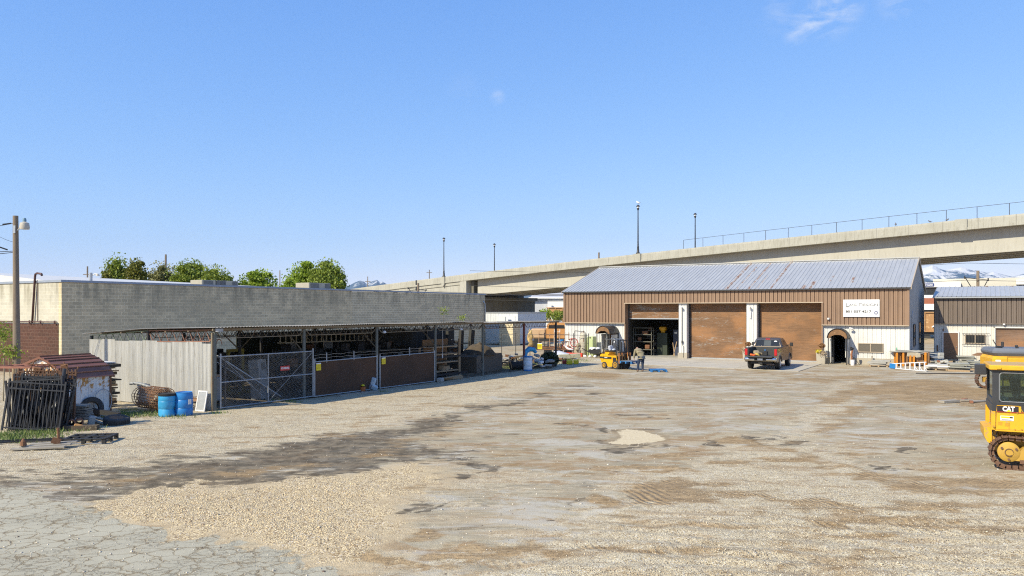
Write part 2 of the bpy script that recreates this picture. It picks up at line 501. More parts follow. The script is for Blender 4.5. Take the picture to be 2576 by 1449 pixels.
tan = tan*np.clip(1.2-(qx-560)/850, .5, 1)
gravel = gravel*(1-cream)
# real relief: heaps, ruts, ripples left by the tracks
fade = np.clip((60-gy)/30, 0, 1)*np.clip((gy-3)/3, 0, 1)
relief = fade*(.05*(fbm(gx*.35, gy*.35, 21)-.5)*(gravel+tan+.15) + .035*(fbm(gx*1.7, gy*1.7, 31, 3)-.5)*(gravel+tan+brown*.6) + .035*tan*(fbm(gx*5, gy*5, 4, 3)-.2) + .025*gravel*(fbm(gx*6, gy*6, 14, 2)-.5))
rip = np.sin((gx*math.cos(.35)+gy*math.sin(.2)*.4+1.2*fbm(gx*.6, gy*.6, 8))*2*math.pi/.30)

rows2 = np.sin((gy+.25*gx+1.5*fbm(gx*.3, gy*.3, 18))*2*math.pi/.55)
relief += fade*.022*gravel*rows2*(.3+fbm(gx*.5, gy*.9, 91)*1.2)*np.clip((qy-1240)/80, 0, 1)*np.clip((qx-1050)/100, 0, 1)
gz = relief
gz[gy > 60] = 0
nr, nc = YY.shape
gme = bpy.data.meshes.new('ground')
gv = np.stack([gx, gy, gz], 1).astype(np.float32)
idx = np.arange(nr*nc).reshape(nr, nc)
quads = np.stack([idx[:-1, :-1], idx[:-1, 1:], idx[1:, 1:], idx[1:, :-1]], -1).reshape(-1, 4)
gme.vertices.add(len(gv)); gme.vertices.foreach_set('co', gv.ravel())
gme.loops.add(quads.size); gme.loops.foreach_set('vertex_index', quads.ravel().astype(np.int32))
gme.polygons.add(len(quads))
gme.polygons.foreach_set('loop_start', np.arange(0, quads.size, 4, dtype=np.int32))
gme.polygons.foreach_set('use_smooth', np.ones(len(quads), bool))
gme.update(calc_edges=True)
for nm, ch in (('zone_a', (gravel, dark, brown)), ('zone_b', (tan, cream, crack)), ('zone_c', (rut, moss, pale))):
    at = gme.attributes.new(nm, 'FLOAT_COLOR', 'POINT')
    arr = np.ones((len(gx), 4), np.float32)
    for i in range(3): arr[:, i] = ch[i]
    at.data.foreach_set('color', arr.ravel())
ground = bpy.data.objects.new('ground', gme)
COL.objects.link(ground)
ground['kind'] = 'structure'

def ground_material():
    t = NT('yard ground')
    geo = t.n('ShaderNodeNewGeometry')
    v = geo.outputs['Position']
    def attr(n):
        a = t.n('ShaderNodeAttribute'); a.attribute_name = n
        s = t.n('ShaderNodeSeparateColor')
        t.t.links.new(a.outputs['Color'], s.inputs[0])
        return s.outputs
    A = attr('zone_a'); B = attr('zone_b'); Cc = attr('zone_c')
    n1 = t.noise(v, .55, 8, .62)
    n2 = t.noise(v, 2.6, 8, .68, .2)
    n3 = t.noise(v, 11, 6, .7)
    n4 = t.noise(v, 45, 4, .7)
    streak = t.noise(t.mapping(v, (.4, 1.2, 1), rot=(0, 0, R(-16))), 1.3, 8, .66, .4)
    streak2 = t.noise(t.mapping(v, (.5, 2.2, 1), rot=(0, 0, R(12))), 2.2, 8, .7, .5)
    def soft(m, nz, w=.5, a=.42, b=.58):
        """mask with its edge broken up by a noise"""
        s = t.math('ADD', m, t.math('MULTIPLY', t.math('SUBTRACT', nz, .5), w))
        return t.ramp(s, a, b)
    # bare concrete / old asphalt
    base = t.mix(t.ramp(n1, .35, .68), (.285, .25, .175), (.40, .345, .235))
    base = t.mix(t.ramp(streak, .47, .62, 0, .75), base, (.335, .25, .155))
    base = t.mix(t.ramp(streak2, .49, .62, 0, .7), base, (.49, .43, .31))
    st3 = t.noise(t.mapping(v, (.22, 1.3, 1), rot=(0, 0, R(-4))), 2.4, 8, .74, .5)
    base = t.mix(t.ramp(st3, .54, .63, 0, .7), base, (.29, .20, .115))
    base = t.mix(t.ramp(t.noise(t.mapping(v, (.4, 1.2, 1)), 1.9, 8, .74, .6), .56, .63, 0, .7), base, (.14, .115, .08))
    base = t.mix(t.ramp(n3, .50, .64, 0, .45), base, (.23, .18, .11))
    m1 = t.noise(t.mapping(v, (.2, .36, 1), rot=(0, 0, R(14))), 1.2, 9, .68, .8)
    base = t.mix(t.ramp(m1, .48, .60, 0, .6), base, (.42, .335, .215))
    m2 = t.noise(t.mapping(v, (.35, .68, 1), loc=(7, 3, 0), rot=(0, 0, R(-22))), 1.5, 9, .72, .9)
    base = t.mix(t.ramp(m2, .52, .58, 0, .8), base, (.29, .185, .09))
    m3 = t.noise(t.mapping(v, (.3, .6, 1), loc=(17, 9, 0), rot=(0, 0, R(20))), 1.3, 9, .72, .9)
    base = t.mix(t.ramp(m3, .50, .60, 0, .75), base, (.46, .435, .37))
    base = t.mix(t.ramp(n4, .48, .64, 0, .28), base, (.52, .46, .34))
    base = t.mix(t.ramp(t.noise(v, 60, 2, .6), .5, .62, 0, .25), base, (.16, .13, .09))
    # scattered pebbles on the bare surface
    cell = t.voro(v, 34, 'F1', 'Distance')
    cc = t.voro(v, 34, 'F1', 'Color')
    ccs = t.n('ShaderNodeSeparateColor'); t.t.links.new(cc, ccs.inputs[0])
    dens = t.ramp(t.math('ADD', n2, t.math('MULTIPLY', A[0], .5)), .5, .8, .02, .2)
    peb = t.math('MULTIPLY', t.math('LESS_THAN', cell, .33), t.math('LESS_THAN', ccs.outputs[0], dens))
    base = t.mix(t.math('MULTIPLY', peb, .8), base, t.mix(ccs.outputs[1], (.58, .5, .38), (.3, .26, .2)))
    # cracked asphalt in the near corner
    vc = t.n('ShaderNodeVectorMath', operation='ADD')
    t.t.links.new(v, vc.inputs[0])
    t.t.links.new(t.n('ShaderNodeVectorMath', operation='SCALE').outputs[0], vc.inputs[1])
    sc_ = vc.inputs[1].links[0].from_node
    t.t.links.new(t.noise(v, 1.7, 7, .72, 0, 'Color'), sc_.inputs[0]); sc_.inputs['Scale'].default_value = .42
    mv = t.mapping(vc.outputs[0], (.85, 1.05, 1), rot=(0, 0, R(28)))
    e1 = t.voro(mv, 3.1, 'DISTANCE_TO_EDGE', rand=.95)
    e2 = t.voro(mv, 6.3, 'DISTANCE_TO_EDGE', rand=.9)
    big = t.ramp(t.math('ADD', e1, t.math('MULTIPLY', t.math('SUBTRACT', n3, .5), .05)), .003, .030, .9, 0)
    sml = t.math('MULTIPLY', t.ramp(e2, .008, .045, .7, 0), t.ramp(n1, .45, .6))
    ck = t.math('MAXIMUM', t.math('MULTIPLY', big, t.ramp(n2, .3, .6, .35, 1)), sml)
    asp = t.mix(t.ramp(n1, .3, .7), (.42, .392, .30), (.36, .335, .255))
    asp = t.mix(t.ramp(n3, .5, .7, 0, .35), asp, (.47, .43, .34))
    asp = t.mix(t.ramp(n4, .5, .7, 0, .35), asp, (.24, .23, .2))
    asp = t.mix(t.ramp(streak, .55, .75, 0, .5), asp, (.41, .36, .27))
    asp = t.mix(t.ramp(t.math('ADD', t.math('MULTIPLY', t.ramp(e1, .0, .16, 1, 0), .5), n2), .78, 1.0, 0, .5), asp, (.36, .29, .18))
    asp = t.mix(t.math('MULTIPLY', ck, t.ramp(n2, .35, .62, .15, .95)), asp, (.16, .12, .075))
    # gravel: stones of three sizes
    def stones(scl, w):
        d = t.voro(v, scl, 'F1', 'Distance'); c = t.voro(v, scl, 'F1', 'Color')
        s = t.n('ShaderNodeSeparateColor'); t.t.links.new(c, s.inputs[0])
        return d, s.outputs
    d1, c1 = stones(38, 0); d2, c2 = stones(75, 0)
    g1 = t.mix(c1[0], (.42, .355, .235), (.68, .59, .40))
    g1 = t.mix(t.ramp(c1[1], .76, .8), g1, (.18, .125, .08))
    g1 = t.mix(t.ramp(c1[2], .86, .9), g1, (.62, .60, .55))
    g2 = t.mix(c2[0], (.44, .375, .25), (.66, .57, .395))
    gr = t.mix(t.math('GREATER_THAN', d1, .52), g1, g2)
    gr = t.mix(t.ramp(d1, .5, .75, 0, .35), gr, (.24, .19, .13))
    gr = t.mix(t.ramp(n2, .45, .62, 0, .4), gr, (.47, .385, .245))
    gr = t.mix(t.ramp(streak, .50, .62, 0, .6), gr, (.34, .245, .145))
    gr = t.mix(t.ramp(streak2, .52, .62, 0, .6), gr, (.60, .54, .40))
    gr = t.mix(t.ramp(t.noise(v, 7, 7, .75), .52, .62, 0, .7), gr, (.25, .19, .12))
    gr = t.mix(t.ramp(t.noise(v, 28, 3, .6), .54, .66, 0, .7), gr, (.17, .13, .085))
    gr = t.mix(t.ramp(n4, .5, .7, 0, .4), gr, (.68, .61, .45))
    tn = t.mix(c1[0], (.54, .42, .235), (.82, .67, .41))
    tn = t.mix(t.ramp(c1[1], .76, .8), tn, (.24, .165, .09))
    tn = t.mix(t.ramp(c1[2], .88, .92), tn, (.7, .62, .5))
    tn = t.mix(t.ramp(d1, .42, .66, 0, .75), tn, (.26, .2, .13))
    tn = t.mix(t.ramp(n2, .56, .68, 0, .6), tn, (.60, .47, .29))
    # lay them over each other
    dust = t.ramp(t.math('ADD', B[0], t.math('MULTIPLY', t.math('SUBTRACT', streak, .5), .9)), .12, .5, 0, .9)
    base = t.mix(dust, base, t.mix(t.ramp(n3, .4, .65), (.52, .42, .27), (.42, .33, .2)))
    col = t.mix(soft(A[0], t.math('ADD', t.math('MULTIPLY', n2, .5), t.math('MULTIPLY', streak, .5)), 2.6, .30, .46), base, gr)
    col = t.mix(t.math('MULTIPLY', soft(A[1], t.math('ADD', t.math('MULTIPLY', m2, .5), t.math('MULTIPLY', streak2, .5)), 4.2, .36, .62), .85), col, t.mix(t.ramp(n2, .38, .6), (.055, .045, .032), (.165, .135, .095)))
    col = t.mix(t.math('MULTIPLY', soft(A[2], streak, 2.0, .12, .55), .8), col, t.mix(t.ramp(t.math('ADD', t.math('MULTIPLY', n3, .5), t.math('MULTIPLY', streak2, .5)), .42, .58), (.17, .11, .052), (.40, .275, .14)))
    col = t.mix(t.math('MULTIPLY', soft(Cc[2], streak2, 1.8, .3, .8), .6), col, (.50, .46, .37))
    col = t.mix(soft(B[2], n3, .3, .4, .6), col, asp)
    col = t.mix(soft(B[0], t.math('ADD', t.math('MULTIPLY', n2, .6), t.math('MULTIPLY', n1, .4)), 2.6, .42, .58), col, tn)
    col = t.mix(t.math('MULTIPLY', soft(Cc[1], n3, 1.2, .5, .62), .85), col, t.mix(n3, (.06, .085, .02), (.17, .19, .06)))
    cr = t.mix(t.ramp(streak2, .55, .7, 0, .6), t.mix(t.ramp(n3, .35, .7), (.52, .43, .28), (.62, .53, .36)), (.4, .33, .2))
    col = t.mix(t.ramp(t.math('ADD', B[1], t.math('MULTIPLY', t.math('SUBTRACT', n2, .5), 1.2)), .02, .3, 0, .55), col, (.26, .20, .12))
    col = t.mix(soft(B[1], t.math('ADD', t.math('MULTIPLY', n3, .5), t.math('MULTIPLY', n2, .5)), 1.5, .45, .56), col, cr)
    rk = t.math('MULTIPLY', Cc[0], t.ramp(n2, .4, .6, .2, .7))
    col = t.mix(t.math('MULTIPLY', rk, .6), col, (.24, .175, .11))
    # relief of the surface
    spv = t.n('ShaderNodeSeparateXYZ'); t.t.links.new(v, spv.inputs[0])
    ph = t.math('ADD', t.math('ADD', spv.outputs[0], t.math('MULTIPLY', spv.outputs[1], .35)), t.math('MULTIPLY', t.noise(v, .45, 2, .5), .9))
    tread = t.math('SINE', t.math('MULTIPLY', ph, 2*math.pi/.15))
    tread = t.math('MULTIPLY', tread, t.math('MULTIPLY', Cc[0], t.ramp(t.noise(v, .9, 5, .6), .46, .62)))
    gm = t.math('MAXIMUM', A[0], B[0])
    h = t.math('MULTIPLY', t.math('SUBTRACT', 1, t.math('MINIMUM', d1, .8)), gm)
    h = t.math('ADD', h, t.math('MULTIPLY', n3, t.math('ADD', t.math('MULTIPLY', A[2], .6), .12)))
    h = t.math('SUBTRACT', h, t.math('MULTIPLY', t.math('MULTIPLY', ck, B[2]), .6))
    b = t.bump(h, .8, .022)
    b = t.bump(t.math('ADD', n4, n2), .35, .02, b)
    b = t.bump(tread, .6, .022, b)
    return t.fin(col, .92, 0, b, Specular_IOR_Level=.15)
gme.materials.append(ground_material())

# loose stones lying on the gravel and in the heap, nearest ones only
def stones_object(name, mask_fn, n, yr, size, cols, label, cat):
    ys = np.exp(rng.uniform(math.log(yr[0]), math.log(yr[1]), n*3))
    xs = rng.uniform(-.68, .68, n*3)*ys
    keep = mask_fn(xs, ys)
    xs = xs[keep][:n]; ys = ys[keep][:n]
    m = len(xs)
    base = np.array([[1,0,0],[-1,0,0],[0,1,0],[0,-1,0],[0,0,1],[0,0,-1]], float)
    s = size*np.exp(rng.normal(0, .35, (m, 1, 1)))
    an = rng.uniform(0, 6.28, m)
    ca, sa = np.cos(an), np.sin(an)
    pts = base[None]*s*rng.uniform(.6, 1.25, (m, 1, 3))*np.array([1, .8, .6])
    pts = pts + rng.normal(0, .16, pts.shape)*s
    x = pts[..., 0]*ca[:, None]-pts[..., 1]*sa[:, None]; y = pts[..., 0]*sa[:, None]+pts[..., 1]*ca[:, None]
    z = pts[..., 2]
    zg = ground_height(xs, ys)
    P = np.stack([x+xs[:, None], y+ys[:, None], z+zg[:, None]+s[:, 0]*.12], -1).reshape(-1, 3)
    fb = np.array([[0,2,4],[2,1,4],[1,3,4],[3,0,4],[2,0,5],[1,2,5],[3,1,5],[0,3,5]])
    F = (fb[None]+np.arange(m)[:, None, None]*6).reshape(-1, 3)
    me = bpy.data.meshes.new(name)
    me.vertices.add(len(P)); me.vertices.foreach_set('co', P.astype(np.float32).ravel())
    me.loops.add(F.size); me.loops.foreach_set('vertex_index', F.ravel().astype(np.int32))
    me.polygons.add(len(F)); me.polygons.foreach_set('loop_start', np.arange(0, F.size, 3, dtype=np.int32))
    me.update(calc_edges=True)
    t = NT(name)
    geo = t.n('ShaderNodeNewGeometry')
    rp = geo.outputs['Random Per Island']
    c = t.mix(rp, cols[0], cols[1])
    c = t.mix(t.math('GREATER_THAN', t.math('FRACT', t.math('MULTIPLY', rp, 37.3)), .85), c, cols[2])
    me.materials.append(t.fin(c, .9))
    o = bpy.data.objects.new(name, me)
    COL.objects.link(o)
    return tag(o, label, cat, kind='stuff')
_lr = np.array(rows); _GZ = gz.reshape(nr, nc); _GR = gravel.reshape(nr, nc); _TN = tan.reshape(nr, nc); _CK = crack.reshape(nr, nc)
def _look(arr, x, y):
    i = np.clip(np.searchsorted(_lr, y), 1, nr-1)
    s = x/np.maximum(y, 12.0)
    j = np.clip(np.searchsorted(sc, s), 1, nc-1)
    return arr[i, j]
def ground_height(x, y): return _look(_GZ, x, y)
def pick(arr, lo):
    return lambda x, y: (_look(arr, x, y)*rng.uniform(.6, 1.3, len(x)) > lo)
stones_object('gravel', pick(_GR, .75), 42000, (10.8, 26), .0095, ((.42,.36,.26), (.66,.58,.44), (.2,.15,.1)), 'loose pale grey gravel strewn over the yard', 'gravel')
stones_object('tan_gravel', pick(_TN, .8), 26000, (12, 21), .0125, ((.5,.4,.25), (.78,.64,.42), (.3,.21,.13)), 'loose tan crushed stone spread beside the cracked asphalt', 'gravel')
def bare(x, y): return (_look(_GR, x, y) < .4) & (_look(_TN, x, y) < .3) & (rng.random(len(x)) < .5)
stones_object('scattered_pebbles', bare, 3500, (11, 34), .014, ((.4,.35,.28), (.66,.6,.5), (.14,.1,.08)), 'stray pebbles and crumbs scattered on the bare concrete and asphalt', 'pebbles')

# concrete apron in front of the three roller doors
def L2W(o, s, t, z=0): return Vector(o) + U*s + V*t + Vector((0, 0, z))
C0 = Vector((4.43, 67.33, 0))                # left front corner of the workshop
# ---------------------------------------------------------------- shared building helpers
def text_mesh(s, size, m, name, parent, loc, rot=(R(90), 0, 0), ext=.004, width=None, align='CENTER', shear=0.0, offset=0.0):
    cu = bpy.data.curves.new(name, 'FONT')
    cu.body = s; cu.size = size; cu.extrude = ext; cu.align_x = align; cu.align_y = 'CENTER'; cu.shear = shear; cu.offset = offset
    cu.resolution_u = 3
    o = bpy.data.objects.new(name+'_src', cu)
    COL.objects.link(o)
    bpy.context.view_layer.update()
    dg = bpy.context.evaluated_depsgraph_get()
    me = bpy.data.meshes.new_from_object(o.evaluated_get(dg))
    bpy.data.objects.remove(o); bpy.data.curves.remove(cu)
    me.name = name
    me.materials.clear(); me.materials.append(m)
    r = bpy.data.objects.new(name, me)
    COL.objects.link(r)
    r.parent = parent; r.location = loc; r.rotation_euler = rot
    if width:
        xs = [v.co.x for v in me.vertices]
        w = max(xs)-min(xs)
        k = width/w
        me.transform(Matrix.Diagonal((k, 1, 1, 1)))
    return r

def ribs(mb, x0, x1, zf, pitch=.3, h=.03, w=.05, y=0.0, holes=(), axis='x', sgn=-1):
    """ribbed sheet. runs along x, ribs stand out towards sgn*y. zf(x) -> (z0, z1). holes: (xa, xb, za, zb)"""
    n = max(1, int(round((x1-x0)/pitch)))
    p = (x1-x0)/n
    for i in range(n):
        a = x0+i*p; b = a+p; c = (a+b)/2
        z0, z1 = zf(c)
        iv = [(z0, z1)]
        for (xa, xb, za, zb) in holes:
            if xa < c < xb:
                nv = []
                for (q0, q1) in iv:
                    if zb <= q0 or za >= q1: nv.append((q0, q1)); continue
                    if za > q0: nv.append((q0, za))
                    if zb < q1: nv.append((zb, q1))
                iv = nv
        za0 = zf(a); zb0 = zf(b)
        for (q0, q1) in iv:
            xs = [a, a+w*.25, a+w*.75, a+w, a+p*.5-w*.1, a+p*.5, a+p*.5+w*.1, b]
            dy = [0, h, h, 0, 0, h*.25, 0, 0]
            vs = []
            for zi, q in ((0, q0), (1, q1)):
                for X, D in zip(xs, dy):
                    z = q
                    if abs(q-(z0, z1)[zi]) < 1e-6:
                        z = zf(X)[zi]
                    P = (X, y+sgn*D, z) if axis == 'x' else (y+sgn*D, X, z)
                    vs.append(P)
            m = len(xs)
            mb.add(vs, [(j, j+1, m+j+1, m+j) for j in range(m-1)])
    return mb

def roof_plane(mb, x0, x1, ya, za, yb, zb, pitch=.5, h=.035, w=.09):
    n = max(1, int(round((x1-x0)/pitch))); p = (x1-x0)/n
    prof = []
    for i in range(n):
        a = x0+i*p
        prof += [(a, 0), (a+w*.3, h), (a+w*.7, h), (a+w, 0)]
    prof.append((x1, 0))
    nn = Vector((0, -(zb-za), yb-ya)).normalized()
    if nn.z < 0: nn = -nn
    vs = [Vector((x, ya, za))+nn*d for x, d in prof] + [Vector((x, yb, zb))+nn*d for x, d in prof]
    m = len(prof)
    mb.add(vs, [(i, i+1, m+i+1, m+i) for i in range(m-1)])
    # underside
    mb.add([(x0, ya, za-.03), (x1, ya, za-.03), (x1, yb, zb-.03), (x0, yb, zb-.03)], [(3, 2, 1, 0)])
    return mb

# materials
def siding(name, c1, c2, dirt, vscale=1.0):
    t = NT(name)
    v = t.coord()
    n1 = t.noise(t.mapping(v, (2.5, 2.5, .35)), 1.2, 6, .65)
    n2 = t.noise(v, .5, 5, .6)
    n3 = t.noise(v, 14, 4, .6)
    c = t.mix(t.ramp(n1, .35, .7, 0, .8), c1, c2)
    c = t.mix(t.ramp(n2, .45, .75, 0, .35), c, dirt)
    c = t.mix(t.ramp(n3, .62, .75, 0, .25), c, dirt)
    _mc[name] = t.fin(c, .55, 0, t.bump(n3, .08, .01))
    return t.m
m_brown = siding('brown painted steel siding', (.27, .172, .11), (.225, .142, .09), (.16, .105, .07))
m_brown2 = siding('dark brown weathered siding', (.155, .12, .095), (.115, .088, .07), (.21, .15, .11))
m_white = siding('white painted steel siding', (.64, .64, .62), (.57, .57, .555), (.44, .41, .36))
m_white2 = siding('white chalky siding', (.66, .64, .59), (.57, .55, .50), (.42, .38, .31))
m_gable = siding('grey blue steel siding', (.44, .43, .41), (.36, .355, .34), (.28, .27, .25))
m_conc = mat('weathered concrete', (.40, .36, .29), (.31, .275, .22), .9, .9, bump=.3, c3=(.22, .19, .15), a3=.66)
m_concg = mat('grey concrete', (.36, .35, .32), (.27, .26, .235), 1.2, .9, bump=.25)
m_dark = mat('dark painted steel', (.028, .028, .03), (.05, .048, .045), 4, .5)
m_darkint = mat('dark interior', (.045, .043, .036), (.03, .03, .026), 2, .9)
m_trim = mat('tan trim', (.45, .37, .27), (.36, .28, .2), 3, .6)
m_trimw = mat('white trim', (.68, .67, .66), (.52, .5, .47), 5, .6, c3=(.3, .2, .13), a3=.72)
m_galv = mat('galvanised steel', (.42, .44, .46), (.33, .35, .37), 6, .45, .5)
m_glassd = mat('dark glass', (.02, .024, .028), (.035, .04, .045), 1, .12)
m_wood = mat('raw timber', (.38, .27, .16), (.27, .18, .1), 3, .8, streak=(6, 6, .6), c3=(.16, .11, .07), a3=.7)
m_woodg = mat('grey weathered timber', (.33, .3, .25), (.23, .2, .16), 3, .9, c3=(.12, .1, .08), a3=.68)
m_rust = mat('rusted steel', (.20, .095, .045), (.12, .055, .03), 5, .85, c3=(.3, .17, .09), a3=.64)
m_black = mat('black rubber and paint', (.018, .018, .019), (.03, .029, .028), 6, .7)
m_iron = mat('black iron fence paint', (.012, .013, .017), (.022, .022, .026), 8, .45)
m_osb = mat('rusty plywood board', (.22, .12, .055), (.1, .055, .03), 5, .85, c3=(.35, .2, .1), a3=.6)

def roof_mat(name, base, base2, spots, band=(.085, 1.0)):
    t = NT(name)
    v = t.coord()
    sp = t.n('ShaderNodeSeparateXYZ'); t.t.links.new(v, sp.inputs[0])
    n1 = t.noise(t.mapping(v, (3, .4, .4)), 1.3, 6, .65)
    n2 = t.noise(v, 5, 7, .7)
    n2b = t.noise(t.mapping(v, (6, 1.6, 1.6)), 1.2, 8, .75)
    c = t.mix(t.ramp(n1, .3, .7), base, base2)
    c = t.mix(t.ramp(t.noise(v, 20, 3, .6), .6, .75, 0, .35), c, tuple(x*1.25 for x in base))
    m = 0.0
    acc = None
    for (x, w, y0, y1, amt) in spots:
        d = t.math('ABSOLUTE', t.math('SUBTRACT', sp.outputs[0], x))
        a = t.ramp(d, w*.3, w, amt, 0)
        b = t.math('MULTIPLY', t.ramp(sp.outputs[1], y0-.3, y0+.1), t.ramp(sp.outputs[1], y1-.3, y1+.6, 1, 0))
        a = t.math('MULTIPLY', a, b)
        acc = a if acc is None else t.math('MAXIMUM', acc, a)
    if acc is not None:
        s = t.math('ADD', t.math('MULTIPLY', acc, .22), n2b)
        r = t.math('MULTIPLY', t.ramp(s, .72, .8), t.math('GREATER_THAN', acc, .02))
        c = t.mix(t.math('MULTIPLY', t.math('MULTIPLY', t.ramp(s, .66, .74), t.math('GREATER_THAN', acc, .02)), .6), c, (.55, .43, .28))
        c = t.mix(r, c, t.mix(n2, (.17, .07, .03), (.38, .2, .09)))
    fine = t.ramp(t.noise(v, 3.1, 8, .75), .72, .76)
    c = t.mix(t.math('MULTIPLY', fine, .7), c, (.36, .24, .15))
    return t.fin(c, .42, .25)
m_roof = roof_mat('blue grey steel roof', (.47, .47, .455), (.40, .40, .39),
    [(13.9, .25, 0, 7.4, 1.1), (14.7, .16, 0, 6.2, .9), (15.6, .16, 0, 7.3, 1.1), (16.2, .12, 0, 3.6, .9), (17.2, .18, 0, 7.4, 1.15), (19.5, .2, -.3, .8, 1.3), (20.0, .22, -.3, 1.6, 1.2), (22.6, .2, 1.2, 2.6, 1.1), (21.1, .2, 1.6, 3.2, .9), (24.3, .2, 1, 2.3, .8)])
m_roof2 = roof_mat('pale steel shed roof', (.50, .50, .49), (.44, .44, .435), [(x, .22, 5.7, 6.3, 1.35) for x in (1.6, 3.4, 5.1, 6.9, 7.9, 9.6, 11.5)])

def door_mat(name, wear, base=(.30, .165, .085), pitch=.075):
    t = NT(name)
    v = t.coord()
    sp = t.n('ShaderNodeSeparateXYZ'); t.t.links.new(v, sp.inputs[0])
    big = t.noise(t.mapping(v, (.28, 1, .5)), 1.5, 5, .6)
    st = t.noise(t.mapping(v, (.7, 1, 7.0)), 1.6, 8, .72, .2)
    st2 = t.noise(t.mapping(v, (3.0, 1, 22.0)), 1.2, 7, .75)
    c = t.mix(t.ramp(st, .35, .65), base, tuple(x*.68 for x in base))
    c = t.mix(t.ramp(big, .45, .65, 0, .8), c, (.42, .205, .085))
    w = t.ramp(t.math('ADD', t.math('MULTIPLY', st2, .6), t.math('MULTIPLY', t.noise(t.mapping(v, (.5, 1, 2.2)), 1.1, 7, .7), .5)), wear, wear+.05)
    c = t.mix(t.math('MULTIPLY', w, .85), c, t.mix(st, (.33, .33, .31), (.5, .49, .46)))
    wv = t.math('SINE', t.math('MULTIPLY', sp.outputs[2], 2*math.pi/pitch))
    gap = t.ramp(wv, -1, -.55, .55, 0)
    c = t.mix(gap, c, (.09, .055, .035))
    n = t.bump(wv, .8, .02)
    return t.fin(c, .7, .1, n)
m_door1 = door_mat('worn roller door', .585)
m_door2 = door_mat('rusty flaking roller door', .60)
m_door3 = door_mat('orange brown roller door', .66, (.33, .18, .09))
m_door4 = door_mat('small roller door', .7, (.30, .19, .13))

# ---------------------------------------------------------------- workshop
W, DP, ZE, ZR = 26.4, 15.07, 5.43, 7.81
shop = thing('workshop_building', 'long brown and white metal workshop with three tall roller doors and grey gable roof', 'building', C0, -TH)
zr = lambda y: ZE + (ZR-ZE)*(1-abs(y-DP/2)/(DP/2))
b = MB()
bx = lambda x0, x1, zz0: ribs(b, x0, x1, (lambda x, q=zz0: (q, ZE-.05)), .29, -.08, .06, 0.0)
bx(0.1, 5.55, 2.78); bx(5.55, 20.85, 4.4); bx(20.85, W-.14, 2.78)
b.build('upper_band', m_brown, shop)
for q in ((-.03, .1, -.05, .14, 2.74, ZE-.05), (W-.14, W+.02, -.05, .14, 2.74, ZE-.05), (5.55, 5.63, -.055, .02, 2.74, 4.36), (20.78, 20.86, -.055, .02, 2.74, 4.36)):
    b = MB(); b.box(*q); b.build('corner_trim', m_brown, shop)
b = MB()
b.box(0.0, 5.63, -.06, .22, 2.72, 2.78); b.box(20.78, W, -.06, .22, 2.72, 2.78); b.box(5.55, 20.86, -.06, .24, 4.34, 4.4)
b.build('drip_ledge', m_trim, shop)
b = MB()
b.box(5.6, 20.8, .24, .82, 4.32, 4.42)
b.box(5.55, 5.63, .0, .9, 0, 4.34); b.box(20.76, 20.85, .0, .9, 0, 4.34)
b.build('door_reveal', m_brown, shop)
b = MB()
lo = lambda x: (.45, 2.82)
ribs(b, 0.0, 5.55, lo, .29, -.04, .04, .20, holes=[(4.0, 4.82, 0, 2.05)])
b.build('lower_wall', m_white, shop); b = MB()
ribs(b, 20.85, W, lo, .29, -.04, .04, .20, holes=[(21.55, 22.4, 0, 2.08)])
b.box(W-.1, W+.005, .17, .23, .45, 2.72)
b.box(20.85, 20.95, .17, .23, .0, 2.72)
b.build('lower_wall', m_white, shop)
for x0, x1 in ((10.1, 10.75), (15.39, 16.16)):
    b = MB(); ribs(b, x0, x1, lambda x: (.46, 4.34), .22, -.04, .035, .12)
    b.box(x0, x1, .165, .8, .46, 4.33); b.build('pillar', m_white, shop)
    b = MB(); b.box(x0-.05, x1+.05, .06, .85, 0, .46); b.build('pillar_base', m_conc, shop)
for x0, x1, y0, y1, h_ in ((0, 4.0, .14, .5, .45), (4.82, 5.55, .14, .5, .45), (20.86, 21.55, .14, .5, .45), (22.4, W+.01, .14, .5, .45), (W-.35, W+.02, .5, DP, .12), (0, .3, .5, DP, .3)):
    b = MB(); b.box(x0, x1, y0, y1, 0, h_); b.build('foundation', m_conc, shop)
def door(x0, x1, zb, m):
    b = MB(); b.box(x0, x1, .7, .74, zb, 4.34)
    d = b.build('roller_door', m, shop)
    for xa in (x0, x1-.09): b = MB(); b.box(xa, xa+.09, .62, .7, 0, 4.33); b.build('guide_rail', m_dark, d)
    b = MB(); b.box(x0+.1, x1-.1, .66, .76, zb, zb+.09)
    b.build('bottom_bar', m_galv, d)
    return d
tag(door(5.63, 10.1, 3.08, m_door1), 'raised roller door showing only its worn lower slats')
tag(door(10.8, 15.34, .02, m_door2), 'closed brown roller door with grey flaking bands')
tag(door(16.2, 20.76, .02, m_door3), 'closed orange brown roller door behind the pickup')
b = MB()
ribs(b, .2, DP, lambda y: (.1, zr(y)-.06), .3, .02, .04, W, axis='y', sgn=1)
ribs(b, .2, DP, lambda y: (.0, zr(y)-.06), .3, .02, .04, 0, axis='y', sgn=-1)
ribs(b, 0, W, lambda x: (0, ZE-.04), .3, .02, .04, DP, sgn=1)
b.build('gable_wall', m_gable, shop)
b = MB()
roof_plane(b, -.12, W+.12, -.16, ZE-.06, DP/2, ZR, .30, .03, .05)
roof_plane(b, -.12, W+.12, DP+.16, ZE-.06, DP/2, ZR)
roof = b.build('roof', m_roof, shop)
for x in (-.15, W+.1):
    b = MB(); b.prism([(-.18, ZE-.2), (-.18, ZE-.04), (DP/2, ZR+.05), (DP+.18, ZE-.04), (DP+.18, ZE-.2), (DP/2, ZR-.12)], x, x+.06, 'yz')
    b.build('rake_trim', m_trim, roof)
b = MB(); b.box(-.12, W+.12, DP/2-.18, DP/2+.18, ZR-.01, ZR+.06); b.build('ridge_cap', m_roof, roof)
